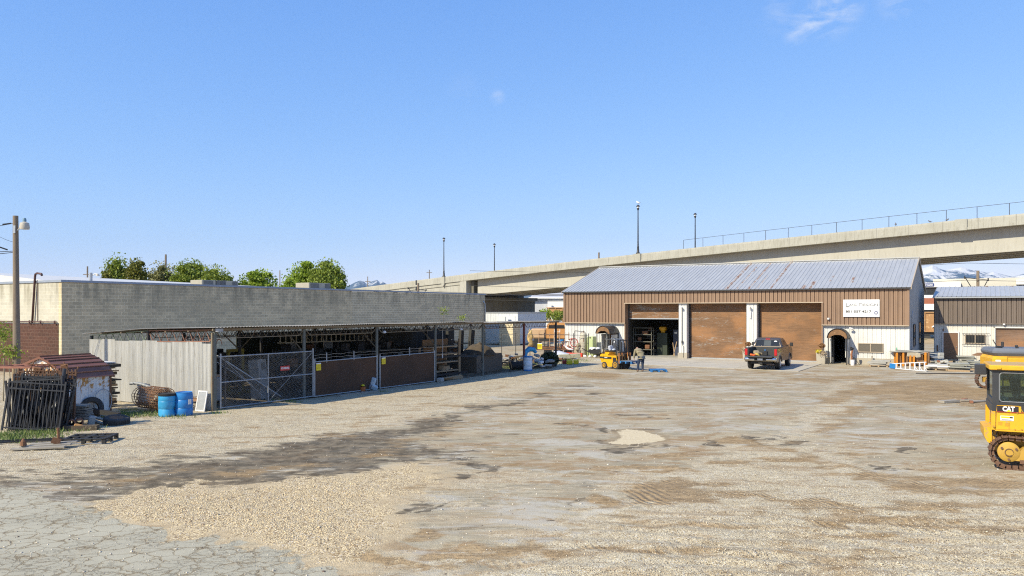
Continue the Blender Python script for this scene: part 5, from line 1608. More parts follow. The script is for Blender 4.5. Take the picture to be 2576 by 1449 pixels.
def glamp(y): 
    b = MB(); b.lathe([(0, -.06), (.1, -.03), (.07, .06), (0, .08)], (.1, y, 2.74), 10); b.build('lamp', m_trimw, cn)
glamp(16.2); glamp(9.7)

# corrugated end panels
pw = thing('corrugated_fence', 'pale grey corrugated panel wall closing the near end of the canopy', 'fence', K0, -TH)
xs_ = [-8.0, -7.05, -6.15, -5.2, -4.3, -3.35, -2.45, -1.5, -.6, -.06]
for i in range(9):
    b = MB(); h = 2.56+.03*math.sin(i*2.1)
    ribs(b, xs_[i]+.006, xs_[i+1]-.006, lambda x, h=h: (.03, h), .075, .012, .03, -.1-.008*(i % 2))
    b.build('panel', m_panel, pw)
b = MB(); b.box(-8.0, 0, -.085, -.04, .5, .58); b.box(-8.0, 0, -.085, -.04, 2.3, 2.38); b.build('rail', m_woodg, pw)
b = MB(); b.box(-.05, .02, -.13, -.06, 0, 2.95); b.build('corner_post', m_truss, pw)
# chain link gate and the fabric covered panels
m_link = mat('galvanised wire', (.40, .42, .44), (.3, .32, .34), 6, .45, .4)
m_linkd = mat('dull brown grey wire', (.07, .05, .04), None, 6, .7)
def link_mesh(b, y0, y1, z0, z1, x, p=.075, r=.0026):
    w = y1-y0; h = z1-z0
    for sgn in (1, -1):
        c = -h if sgn == 1 else 0
        k = math.ceil(c/p)*p
        while k < (w if sgn == 1 else w+h):
            # line y = k + t, z = t   (or y = k - t)
            if sgn == 1: ta = max(0, -k); tb = min(h, w-k)
            else: ta = max(0, k-w); tb = min(h, k)
            if tb-ta > .02:
                b.cyl((x, y0+k+sgn*ta, z0+ta), (x, y0+k+sgn*tb, z0+tb), r, n=3, caps=False)
            k += p
def gate(y0, y1, z0, z1, name, label, mid=None, rail=None, fabric=False, x=.06):
    g = thing(name, label, 'gate' if not fabric else 'fence panel', K0+V*y0+U*x, -TH)
    L = y1-y0; r = .024
    b = MB()
    b.cyl((0, 0, z0-.02), (0, 0, z1+.12), .032, n=8); b.cyl((0, L, z0-.02), (0, L, z1+.12), .032, n=8)
    b.cyl((0, 0, z1), (0, L, z1+ (.03 if fabric else 0)), r, n=8); b.cyl((0, 0, z0), (0, L, z0), r, n=8)
    if mid: b.cyl((0, mid, z0), (0, mid, z1), r, n=8)
    if rail: b.cyl((0, 0, rail), (0, L, rail), r, n=8)
    b.build('frame', m_link, g, smooth=40)
    b = MB(); link_mesh(b, .02, L-.02, z0, z1+.04, .026, r=.0007 if fabric else .0019); b.build('wire_mesh', m_linkd if fabric else m_link, g)
    if not fabric:
        b = MB(); b.cyl((0, .05, z1-.05), (0, mid, z0+.05), .008, n=4); b.cyl((0, mid+.05, z0+.05), (0, L-.05, z1-.05), .008, n=4); b.build('tie_rod', m_link, g)
    return g
gate(.22, 5.02, .08, 2.03, 'chain_link_gate', 'galvanised chain link double gate in the first bay, with a red sign on it', 2.32, 1.05)
def fab_mat():
    t = NT('brown shade cloth'); v = t.coord()
    n1 = t.noise(v, .7, 6, .65); n2 = t.noise(v, 3, 6, .7)
    c = t.mix(t.ramp(n1, .35, .7), (.085, .043, .022), (.055, .03, .017))
    c = t.mix(t.ramp(n2, .6, .75, 0, .5), c, (.11, .09, .07))
    return t.fin(c, .85, 0, t.bump(n2, .3, .03))
m_fab = fab_mat()
for (y0, y1, l) in ((5.12, 9.2, 'brown shade cloth fence panel with a yellow notice, nearer of the two'), (9.42, 13.8, 'brown shade cloth fence panel with a yellow notice, farther of the two')):
    g = gate(y0, y1, .06, 1.56, 'privacy_fence', l, fabric=True)
    b = MB(); L = y1-y0; n = 24
    vs = []
    for k in range(n+1):
        for z in (0, .5, 1, 1.5):
            vs.append((-.03+.02*math.sin(k*.8+z*2), .03+(L-.06)*k/n, .07+z))
    b.add(vs, [(k*4+i, k*4+i+1, k*4+5+i, k*4+4+i) for k in range(n) for i in range(3)])
    b.build('shade_cloth', m_fab, g)
    b = MB()
    for yy in ((.75, 2.5) if y0 < 6 else (2.3,)): b.cyl((-.02, yy, 1.5), (-.02, yy, 1.93), .025, n=6)
    b.build('stub_post', m_link, g)
    b = MB()
    for z in (1.72, 1.85): b.tube([(-.02, L*i/10, z+.02*math.sin(i*3+y0)) for i in range(11)], .006, 3)
    b.build('barbed_wire', m_link, g)
def k0_(x, y, z=0): return K0+U*x+V*y+Vector((0, 0, z))
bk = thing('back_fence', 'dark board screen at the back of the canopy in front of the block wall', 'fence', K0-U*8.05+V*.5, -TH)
b = MB()  # boards coloured near black and raised to deepen the canopy's shade
ribs(b, 0, 7.5, lambda y: (0, 1.85+.25*math.sin(y*.8)), .25, .02, .04, 0, axis='y', sgn=1); b.build('boards', mat('shade-black boards', (.02, .019, .016), (.035, .03, .024), 2, .9), bk)
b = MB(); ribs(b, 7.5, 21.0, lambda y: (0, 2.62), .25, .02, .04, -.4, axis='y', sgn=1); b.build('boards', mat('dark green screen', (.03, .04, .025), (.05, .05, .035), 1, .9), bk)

cu_ = thing('dark_screen', 'near black screen added behind the timber shelving bays to keep them dark', 'tarpaulin', k0_(-4.75, 13.2), -TH)  # near black sheet added to keep the bays behind the shelving dark
b = MB(); b.add([(.06*math.sin(i*1.3), i*.42, z) for i in range(23) for z in (.05, 1.4, 2.75-.12*(i % 3))], [(i*3+j, i*3+j+1, i*3+4+j, i*3+3+j) for i in range(22) for j in range(2)]); b.build('cloth', mat('near black screen', (.022, .022, .018), (.035, .03, .022), 1.5, .8), cu_)
# signs
m_red = mat('sign red', (.42, .03, .03), (.5, .06, .05), 3, .5)
m_yel = mat('sign yellow', (.75, .58, .01), (.68, .52, .02), 3, .5)
ns_ = thing('no_parking_sign', 'small red sign reading NO PARKING wired to the chain link gate', 'sign', K0+V*3.39+U*.11+Vector((0, 0, 1.40)), -TH)
b = MB(); b.box(0, .006, -.25, .25, -.095, .095); b.build('plate', m_red, ns_)
text_mesh('NO PARKING', .11, m_vinyl, 'lettering', ns_, (.010, 0, 0), rot=(R(90), 0, R(90)), width=.44, ext=.001, offset=.003)
def notice(p, rz, label, flip=False, w=.28, h=.32):
    a = thing('notice', label, 'sign', p, rz, 'yellow paper notices')
    if flip:
        b = MB(); b.box(-w/2, w/2, -.006, 0, -h/2, h/2*.8); b.build('sheet', m_yel, a)
        b = MB(); b.box(-w/2, w/2, -.007, 0, h/2*.8+.001, h/2); b.build('header', m_vinyl, a)
        b = MB()
        for k in range(3): b.box(-w*.36, w*.36, -.009, -.007, h*.1-k*.07, h*.16-k*.07)
        b.build('print', m_ink, a)
    else:
        b = MB(); b.box(0, .006, -w/2, w/2, -h/2, h/2*.75); b.build('sheet', m_yel, a)
        b = MB(); b.box(0, .007, -w/2, w/2, h/2*.75+.001, h/2); b.build('header', m_vinyl, a)
        b = MB()
        for k in range(3): b.box(.007, .009, -w*.36, w*.36, h*.14-k*.055, h*.17-k*.055)
        b.build('print', m_rust, a)
notice(K0+V*5.30+U*.12+Vector((0, 0, 1.34)), -TH, 'yellow notice on the nearer brown fence panel')
notice(K0+V*9.62+U*.12+Vector((0, 0, 1.36)), -TH, 'yellow notice on the farther brown fence panel')
notice(L2W(C0, 4.5, .2, 1.5), -TH, 'yellow notice on the door behind the forklift', True, .32, .36)

# things stored under the canopy: k(x, y) is a place in the canopy's own frame
def k(x, y, z=0): return K0+U*x+V*y+Vector((0, 0, z))
m_gcab = mat('grey enamel', (.26, .27, .27), (.2, .21, .21), 2, .5)
a = thing('steel_cabinet', 'tall leaning grey steel cabinet behind the chain link gate', 'cabinet', k(-1.6, 3.6), -TH+.25); a.rotation_euler = (0, R(-6), -TH+.3)
b = MB(); b.obox((0, 0, .85), (.5, .62, 1.7), (0, 0, 0), .02); b.build('body', m_gcab, a)
b = MB(); b.box(.251, .262, -.25, .25, .12, 1.05); b.build('door', m_gcab, a)
b = MB(); b.box(.251, .265, -.1, .2, 1.25, 1.55); b.build('vent', m_grille, a)
a = thing('water_tank', 'grey enamel tank with a beige lid inside the gate, leftmost', 'tank', k(-1.1, .75), -TH)
b = MB(); b.obox((0, 0, .7), (.5, .6, .95), (0, 0, 0), .06); b.build('body', m_gcab, a)
b = MB(); b.obox((0, 0, 1.22), (.45, .55, .12), (0, 0, 0), .04); b.build('lid', mat('beige plastic', (.3, .22, .15), None, 3, .6), a)
b = MB()
for q in (-.2, .2):
    b.cyl((-.18, q, 0), (-.18, q, .25), .03, n=6); b.cyl((.18, q, 0), (.18, q, .25), .03, n=6)
b.build('legs', m_dark, a)
a = thing('leaning_grating', 'long slatted steel grating leaning diagonally behind the gate', 'grating', k(-.9, 2.0), -TH)
b = MB()
b.cyl((-.2, -1.0, 2.0), (.0, 2.1, .1), .03, n=5); b.cyl((-.9, -1.0, 2.0), (-.7, 2.1, .1), .03, n=5)
for i in range(34):
    f = i/33; b.cyl((-.2+.2*f, -1+3.1*f, 2-1.9*f), (-.9+.2*f, -1+3.1*f, 2-1.9*f), .018, n=4)
b.build('slats', m_galv, a)
a = thing('engine_hoist', 'yellow steel hoist frame standing in the dark behind the gate', 'hoist', k(-4.6, 4.8), -TH)
b = MB(); b.box(-.06, .06, -.5, -.38, 0, 1.9); b.box(-.06, .06, .3, .42, 0, 1.9); b.box(-.06, .06, -.5, .42, 1.9, 2.02); b.box(-.6, .8, -.5, -.4, 0, .12); b.box(-.6, .8, .3, .4, 0, .12); b.build('frame', mat('hoist yellow', (.4, .3, .03), (.3, .2, .03), 3, .5), a)
b = MB(); b.obox((.2, 0, .8), (.6, 1.3, .5), (0, 0, 0), .05); b.build('engine', mat('oily dark yellow', (.16, .12, .03), (.06, .05, .03), 3, .6), a)
a = thing('hanging_ladder', 'long pale ladder hung level under the canopy roof', 'ladder', k(-3.2, 6.0), -TH)
b = MB(); b.cyl((0, 0, 2.62), (0, 6.6, 2.55), .03, n=5); b.cyl((0, 0, 2.28), (0, 6.6, 2.2), .03, n=5)
for i in range(20):
    y = .15+i*.335; b.box(-.015, .015, y, y+.045, 2.22, 2.6)
b.build('rungs', mat('pale dirty wood', (.42, .37, .26), (.3, .25, .17), 3, .8), a)
for i, (x, y, r) in enumerate(((-2.6, 11.0, .3), (-2.7, 11.7, .22), (-2.5, 12.4, .26))):
    a = thing('hose_coil', ['black hose coil hung under the roof, leftmost of three', 'small black hose coil hung under the roof, middle of three', 'black hose coil hung under the roof, rightmost of three'][i], 'hose', k(x, y, 2.5), -TH, 'hose coils under the roof')
    b = MB(); b.tube([(.02*math.sin(3*q), r*math.cos(q), r*math.sin(q)-.1) for q in np.linspace(0, 6.28, 20)[:-1]], .028, 5, True); b.tube([(.03, (r-.04)*math.cos(q), (r-.04)*math.sin(q)-.12) for q in np.linspace(0, 6.28, 20)[:-1]], .022, 5, True); b.build('coil', m_black, a, smooth=True)
# benches and stored stuff in the dark
def clutter_bench(x, y, w, l, label, seed):
    a = thing('storage_rack', label, 'rack', k(x, y), -TH, 'racks under the canopy')
    r = random.Random(seed)
    for z in (.5, 1.1, 1.7):
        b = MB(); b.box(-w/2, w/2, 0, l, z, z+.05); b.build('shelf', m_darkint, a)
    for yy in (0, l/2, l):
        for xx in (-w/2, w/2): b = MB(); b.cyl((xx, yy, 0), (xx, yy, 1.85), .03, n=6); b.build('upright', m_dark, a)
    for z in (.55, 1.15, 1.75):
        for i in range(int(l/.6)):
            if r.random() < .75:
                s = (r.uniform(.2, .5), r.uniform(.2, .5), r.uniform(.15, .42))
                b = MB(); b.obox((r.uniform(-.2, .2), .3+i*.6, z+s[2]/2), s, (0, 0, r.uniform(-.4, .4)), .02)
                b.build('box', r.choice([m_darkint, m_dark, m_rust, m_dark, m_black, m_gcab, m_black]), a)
    return a
clutter_bench(-2.9, 5.6, .8, 3.2, 'dim rack close behind the nearer brown fence panel', 11)
clutter_bench(-2.7, 9.8, .8, 3.6, 'dim rack close behind the farther brown fence panel', 12)
clutter_bench(-3.4, 18.9, .9, 2.6, 'dark loaded rack beside the brown bin', 13)
clutter_bench(-4.3, 2.2, .9, 2.0, 'dim rack behind the yellow hoist frame', 14)
clutter_bench(-6.6, 1.0, .9, 5.0, 'cluttered rack deep in the shade behind the chain link gate', 1)
clutter_bench(-5.5, 8.2, .9, 4.5, 'cluttered rack behind the nearer brown fence panel', 2)
clutter_bench(-4.8, 14.2, .9, 3.6, 'cluttered rack behind the timber shelving', 3)
a = thing('timber_shelving', 'tall home-made timber shelving unit with brown boards in the open bay', 'shelving', k(-1.5, 15.1), -TH)
for (x, y) in ((.5, 0), (.5, 2.5), (-.45, 0), (-.45, 2.5)):
    b = MB(); b.obox((x, y, 1.08 if y else .85), (.09, .12, 2.2 if y else 1.75), (R(1.5), R(1), 0)); b.build('upright', m_wood, a)
for z in (.35, .85, 1.3, 1.72):
    b = MB(); b.box(-.45, .46, .03, 2.55, z, z+.06); b.build('shelf', m_wood, a)
m_board = mat('brown board', (.25, .14, .065), (.17, .095, .045), 1.3, .7)
for z, y0, y1 in ((.95, .3, 2.3), (1.42, .2, 2.4), (1.82, .1, 2.5), (.42, .9, 2.3)):
    b = MB(); b.box(-.35, -.3, y0, y1, z-.02, z+.33); b.build('board', m_board, a)
b = MB(); b.obox((.1, 1.4, .55), (.3, .5, .25), (0, .3, .3)); b.obox((.1, 1.8, .52), (.25, .3, .22), (.3, 0, -.3)); b.build('carton', m_wood, a)
b = MB(); b.box(.47, .56, -.6, 3.2, 1.14, 1.24); b.box(.47, .56, -.2, 3.3, .16, .26); b.build('cross_rail', m_black, a)
a = thing('hanging_chain', 'pale rope hanging from the canopy roof by the timber shelving', 'rope', k(-.3, 15.0), -TH)
b = MB(); b.tube([(0, 0, 2.75), (.01, .02, 2.0), (0, 0, 1.35)], .012, 5); b.cyl((0, 0, 1.2), (0, 0, 1.4), .03, n=6); b.build('rope', m_trimw, a)
a = thing('loose_planks', 'flat stack of planks lying on the ground in front of the timber shelving', 'planks', k(.1, 14.4), -TH)
for i in range(4): b = MB(); b.obox((.05*i-.2, .9+.05*i, .05+.045*i), (.22, 2.0, .04), (0, 0, .12*i-.2)); b.build('plank', m_wood, a)
a = thing('stone_block', 'small grey stone block at the foot of a canopy post', 'stone', k(.25, 14.05), -TH); b = MB(); b.obox((0, 0, .11), (.3, .38, .22), (0, 0, .2), .04); b.build('block', m_concg, a)
# second half: open bays
def mound(name, loc, rx, ry, h, m, label, cat, seed, rz=0, n=26):
    a = thing(name, label, cat, loc, rz)
    b = MB(); vs = []
    q = np.random.default_rng(seed)
    o1 = q.uniform(0, 50)
    for i in range(n+1):
        for j in range(n+1):
            x = (i/n*2-1); y = (j/n*2-1)
            r_ = min(1, math.hypot(x, y))
            z = h*(1-r_**1.6)*(.7+.6*float(fbm(np.array([x*2.2+o1]), np.array([y*2.2]), seed)[0]))
            z += h*.22*(float(fbm(np.array([x*6+o1]), np.array([y*6]), seed+1)[0])-.5)*(1-r_)
            f = 1/max(1, math.hypot(x, y)) if max(abs(x), abs(y)) > 0 else 1
            vs.append((x*rx*f, y*ry*f, max(z, -.02)))
    b.add(vs, [(i*(n+1)+j, (i+1)*(n+1)+j, (i+1)*(n+1)+j+1, i*(n+1)+j+1) for i in range(n) for j in range(n)])
    b.build('heap', m, a, smooth=True)
    return a
m_soil = mat('dark soil and roots', (.10, .075, .05), (.05, .042, .03), 3, .95, bump=.6, c3=(.2, .16, .11), a3=.62)
a = thing('brown_bin', 'large dull brown dumped bin under the end of the canopy', 'bin', k(-2.3, 20.0), -TH)
b = MB(); b.prism([(0, 0), (0, .95), (.2, 1.05), (2.8, 1.1), (3.0, .9), (2.9, 0)], -.9, .9, 'yz'); b.build('body', mat('dusty brown bin', (.15, .12, .09), (.11, .09, .07), .7, .9, bump=.4), a)
mound('root_heap', k(-2.2, 21.4, 1.05), 1.1, 1.2, .75, m_soil, 'dark heap of roots and soil on top of the brown bin', 'heap', 41, -TH)
for i, (y, w) in enumerate(((19.6, .3), (20.9, .3), (22.0, .4))):
    a = thing('leaning_beam', ['dark timber beam standing under the roof, leftmost', 'dark timber beam standing under the roof, middle', 'leaning dark timber beam, rightmost'][i], 'beam', k(-3.2, y, 0), -TH, 'timber beams standing in the open bay')
    b = MB(); b.obox((0, 0, 1.25), (.2, w, 2.6), (R(-4*i), 0, 0)); b.build('beam', m_darkint, a)
a = thing('culvert_pipe', 'short black plastic pipe lying on the ground in the shade', 'pipe', G(1285, 930), .45)
b = MB()
prof = []
for i in range(18):
    prof.append((.25+.02*(i % 2), i*.06))
b.lathe(prof+[(.21, 1.02), (.21, .01)], (0, 0, .26), 18, axis='x'); b.build('pipe', m_black, a, smooth=35)
# barrels
m_blue = mat('blue drum plastic', (.02, .19, .50), (.015, .14, .4), 2, .4, c3=(.10, .12, .14), a3=.66)
m_blue2 = mat('light blue drum plastic', (.045, .33, .62), (.03, .26, .52), 2, .4, c3=(.1, .2, .28), a3=.68)
m_wbar = mat('white drum plastic', (.62, .68, .74), (.55, .6, .66), 2, .45)
def barrel(loc, m, label, lid=None, h=.9, r=.29, dent=0, low=None):
    a = thing('drum', label, 'barrel', loc, .4)
    b = MB()
    pr = [(r*.93, 0), (r*.98, .03), (r, .1*h), (r*1.02, .3*h), (r*.985, .32*h), (r*1.02, .34*h), (r*1.03, .5*h), (r*1.02, .66*h), (r*.985, .68*h), (r*1.02, .70*h), (r, .92*h), (r*.95, .97*h), (r*.97, h), (r*.9, h), (r*.88, h-.03), (0, h-.03)]
    b.lathe(pr, (0, 0, 0), 24)
    if dent:
        b.v = [(x*(1-dent*max(0, 1-abs(z-h*.3)/(h*.3))*(1 if x*.3-y > 0 else .1)), y*(1-dent*.8*max(0, 1-abs(z-h*.3)/(h*.3))*(1 if x*.3-y > 0 else .1)), z) for x, y, z in b.v]
    b.build('body', m, a, smooth=35)
    if lid:
        b = MB(); b.lathe([(r*1.03, h-.07), (r*1.05, h-.06), (r*1.05, h+.01), (r*.98, h+.02), (r*.95, h)], n=24); b.build('rim', lid, a, smooth=35)
    if low:
        b = MB(); b.lathe([(r*1.0, 0), (r*1.035, .01), (r*1.035, .09), (r*1.0, .1)], n=24); b.build('base_band', low, a, smooth=35)
    return a
barrel(G(421, 1046), m_blue2, 'light blue dented drum with black rim, left of the pair by the panel wall', m_black, .80, .30, .22)
a = barrel(G(463, 1044), m_blue, 'deep blue closed drum, right of the pair by the panel wall', None, .84, .30)
b = MB(); b.obox((.19, -.245, .5), (.13, .006, .18), (0, 0, .66)); b.build('label', m_trimw, a)
barrel(G(1328, 933), m_wbar, 'white drum with blue lid and base by the oxide red post', m_blue, .92, .27, 0, m_blue)
barrel(G(1412, 888)+Vector((0, 0, .45)), m_blue, 'blue drum on a white stand at the left corner of the workshop', None, .75, .26)
a = thing('drum_stand', 'white tubular stand carrying the blue drum at the workshop corner', 'stand', G(1412, 888), .3)
b = MB()
for x in (-.25, .25):
    for y in (-.25, .25): b.tube([(x*1.2, y*1.2, 0), (x, y, .44)], .022, 5)
b.tube([(-.26, -.26, .43), (.26, -.26, .43), (.26, .26, .43), (-.26, .26, .43)], .022, 5, True); b.build('frame', m_vinyl, a)
a = thing('crumpled_drum', 'cut and bent bright blue plastic drum on the junk heap', 'barrel', G(1335, 931)+Vector((0, .9, .75)), .5)
b = MB()
b.tube([(-.45, 0, 0), (-.35, 0, .35), (-.1, 0, .55), (.25, 0, .5), (.42, 0, .3)], [.12, .17, .17, .15, .1], 8); b.build('shell', m_blue2, a)

a = thing('carved_figure', 'golden carved driftwood figure standing beyond the canopy', 'statue', G(1335, 884), .2)
b = MB(); pts = [(0, 0, .5), (.05, 0, .8), (-.08, .0, 1.1), (.06, 0, 1.4), (-.04, 0, 1.7), (.08, 0, 2.0)]
b.tube(pts, [.26, .2, .25, .22, .18, .05], 9); b.tube([(-.05, 0, .8), (-.25, 0, 1.2), (-.2, 0, 1.6), (0, 0, 1.8)], [.05, .09, .08, .03], 6); b.tube([(.0, 0, 1.6), (-.15, 0, 1.9), (-.1, 0, 2.1)], [.08, .06, .02], 6)
b.build('trunk', mat('golden wood', (.55, .38, .15), (.38, .24, .1), 4, .7, bump=.4), a, smooth=True)
b = MB(); b.cyl((0, 0, 0), (0, 0, .5), .22, .3, 10); b.build('base', m_rust, a)
# staked trailer and fence beyond the canopy
a = thing('stake_trailer', 'old flat trailer with rusty upright stakes beyond the canopy', 'trailer', Vector((2.2, 66, 0)), -.12)
b = MB(); b.box(0, 2.6, 0, 1.6, .62, .75); b.box(.0, 2.6, -.1, 0, .5, .6); b.build('deck', m_rust, a)
for x in (.05, .5, .95, 1.35, 1.8, 2.2, 2.55):
    b = MB(); b.cyl((x, .05, .7), (x, .05, 1.95), .03, n=5); b.build('stake', mat('pale rusty stake', (.42, .26, .15), (.3, .17, .1), 3, .8), a)
b = MB()
for z in (1.2, 1.8): b.cyl((0, .05, z), (2.6, .05, z), .022, n=5)
b.build('rail', m_rust, a)
for x in (.8, 1.6): b = MB(); b.cyl((x, -.05, .35), (x, .15, .35), .34, n=16); b.build('wheel', m_black, a)
b = MB(); b.obox((.6, .6, .95), (.7, .6, .4), (0, 0, .2), .05); b.obox((1.7, .6, .9), (.5, .5, .3), (.1, 0, -.3), .05); b.build('load', m_woodg, a)
a = thing('pipe_fence', 'dark pipe and wire fence crossing behind the canopy end', 'fence', G(1262, 893), -.3)
for x in np.arange(0, 8, 1.25): b = MB(); b.cyl((x, 0, 0), (x, 0, 1.9), .03, n=6); b.build('post', m_dark, a)
b = MB()
for z in (.5, 1.1, 1.75): b.cyl((0, 0, z), (7.5, 0, z), .02 if z > 1.5 else .01, n=5)
b.build('rail', m_dark, a)
notice(G(1358, 905)+Vector((0, 0, 1.05)), -.3, 'yellow notice on the wire fence beyond the canopy', True, .36, .45)
a = thing('white_ladder', 'pale step ladder leaning against the old truck', 'ladder', Vector((4.0, 70.5, 0)), -.2)
b = MB()
for x in (-.25, .25): b.cyl((x, 0, 0), (x, .25, 2.1), .03, n=5)
for i in range(5): b.cyl((-.25, .05*i, .35+.38*i), (.25, .05*i, .35+.38*i), .022, n=5)
b.build('rungs', m_trimw, a)
bush(1382, 915, 53, .62, leaf_mat('dark shrub leaves', (.02, .035, .012), (.045, .065, .02), .1), 'dark wiry shrub between the last two canopy posts', 44, 2200)
for i, (px, py, h) in enumerate(((1100, 1092, 0), )): pass
a = thing('bicycle_frames', 'row of old rusty cycle frames standing behind the corrugated panel wall', 'frames', k(-1.6, .5, 1.95), -TH)
b = MB()
for i in range(5):
    x0 = -1.0+.5*i; b.tube([(x0, 0, 0), (x0, 0, .72), (x0+.22, 0, .74), (x0+.34, 0, .68)], .02, 5); b.tube([(x0+.1+.16*math.cos(q), .1, .52+.2*math.sin(q)) for q in np.linspace(0, 3.1, 8)], .014, 4)
b.build('frames', m_truss2, a)
b = MB(); b.box(-1.3, 1.6, -.1, .3, -.06, 0)
for x in (-1.2, 1.5): b.box(x, x+.06, 0, .06, -1.95, -.06)
b.build('shelf', m_dark, a)
# seedlings growing on the canopy roof
for i, (y, h, l) in enumerate(((14.6, .62, 'slender weed tree growing out of the canopy roof'), (16.4, .22, 'small clump of weeds on the canopy roof edge'))):
    a = thing('seedling', l, 'plant', k(.05, y, 3.15), 0)
    b = MB(); b.cyl((0, 0, -.05), (0, 0, h), .012, .006, 5); b.build('stem', m_bark, a)
    q = np.random.default_rng(60+i); p = q.normal(0, 1, (90, 3))*np.array([.13, .13, .12])+np.array([0, 0, h])
    leaves_mesh('leaves', p, .05, lm_green, a, 5)
for i, (px, d, H_, l) in enumerate(((8, 33, 2.9, 'spindly young tree at the left edge before the red block wall'), (22, 31, 2.2, 'thin sapling between the left edge and the utility pole'))):
    a = thing('sapling', l, 'tree', ((px-CX)/FPX*d, d, 0), 0)
    b = MB(); b.tube([(0, 0, 0), (.05, 0, H_*.5), (-.02, 0, H_)], [.03, .022, .01], 6); b.build('trunk', mat('pale bark', (.3, .25, .16), None, 3, .8), a)
    q = np.random.default_rng(70+i); p = q.normal(0, 1, (260, 3))*np.array([.22, .22, .2])+np.array([0, 0, H_*.98])
    leaves_mesh('crown', p, .06, lm_green, a, 5)

# ---------------------------------------------------------------- left hand junk
SH = Vector((-15.3, 26.95, 0)); SR = -.43
sh = thing('garden_shed', 'small old metal shed with brown barrel roof and rust-spotted white walls', 'shed', SH, SR)
def shed_mat():
    t = NT('rust spotted white shed metal'); v = t.coord()
    n1 = t.noise(v, 2.2, 7, .7); n2 = t.noise(v, 9, 6, .75)
    sp = t.n('ShaderNodeSeparateXYZ'); t.t.links.new(v, sp.inputs[0])
    c = t.mix(t.ramp(n1, .4, .7, 0, .5), (.66, .67, .66), (.52, .53, .52))
    s = t.ramp(t.math('ADD', t.math('ADD', t.math('MULTIPLY', n2, .8), t.math('MULTIPLY', n1, .5)), t.ramp(sp.outputs[2], .75, 1.15, 0, .16)), .80, .85)
    s = t.math('MULTIPLY', s, t.ramp(sp.outputs[2], .55, .8))
    c = t.mix(s, c, t.mix(n2, (.36, .17, .04), (.5, .27, .08)))
    e = t.math('MAXIMUM', t.ramp(sp.outputs[1], 1.85, 1.98), t.ramp(t.math('MULTIPLY', sp.outputs[1], -1), -.1, -.02))
    e = t.math('MULTIPLY', e, t.math('MULTIPLY', t.ramp(n1, .45, .6), t.math('GREATER_THAN', sp.outputs[0], -.3)))
    c = t.mix(e, c, (.42, .16, .05))
    return t.fin(c, .6)
m_shed = shed_mat()
m_shroof = mat('chocolate brown roof metal', (.20, .085, .05), (.14, .06, .038), 1.5, .45, c3=(.28, .16, .10), a3=.66)
SW, SD = 2.35, 1.8
gp = [(-SW, 1.5), (-SW+.22, 1.85), (-SW/2, 2.14), (-.75, 2.0), (-.25, 1.74), (0, 1.5)]
b = MB(); ribs(b, 0, SD, lambda y: (0, 1.5), .3, .014, .06, 0, axis='y', sgn=1); ribs(b, 0, SD, lambda y: (0, 1.5), .3, .014, .06, -SW, axis='y', sgn=-1)
b.add([(-SW, 0, 0), (0, 0, 0)]+[(x, 0, z) for x, z in gp[::-1]], [tuple(range(8))]); b.add([(-SW, SD, 0), (0, SD, 0)]+[(x, SD, z) for x, z in gp[::-1]], [tuple(range(8))])
b.build('wall', m_shed, sh)
b = MB()
g2 = [(-SW-.1, 1.42), (-SW+.18, 1.89), (-SW/2, 2.19), (-.72, 2.05), (-.2, 1.79), (.1, 1.44)]
n_ = 7
for i in range(n_):
    y0 = -.08+(SD+.16)*i/n_; y1 = -.08+(SD+.16)*(i+1)/n_
    b.add([(x, y, z) for y in (y0, y1) for x, z in g2], [(j, j+1, 6+j+1, 6+j) for j in range(5)])
# standing seams run the length of the roof
for j in range(5):
    for f in ((0,) if j in (0,) else (0, .5)):
        p = Vector((g2[j][0], 0, g2[j][1])).lerp(Vector((g2[j+1][0], 0, g2[j+1][1])), f)
        b.box(p.x-.02, p.x+.02, -.085, SD+.085, p.z+.003, p.z+.035)
rf2 = b.build('roof', m_shroof, sh)
b = MB()
for y in (-.1, SD+.06):
    b.prism(g2+[(x*.985-.005, z-.07) for x, z in g2[::-1]], y, y+.04, 'xz')
b.build('fascia', m_shroof, rf2)
b = MB(); b.box(-.02, .03, -.03, .03, 0, 1.48); b.box(-.02, .03, SD-.05, SD+.02, 0, 1.48); b.build('corner_post', m_rust, sh)
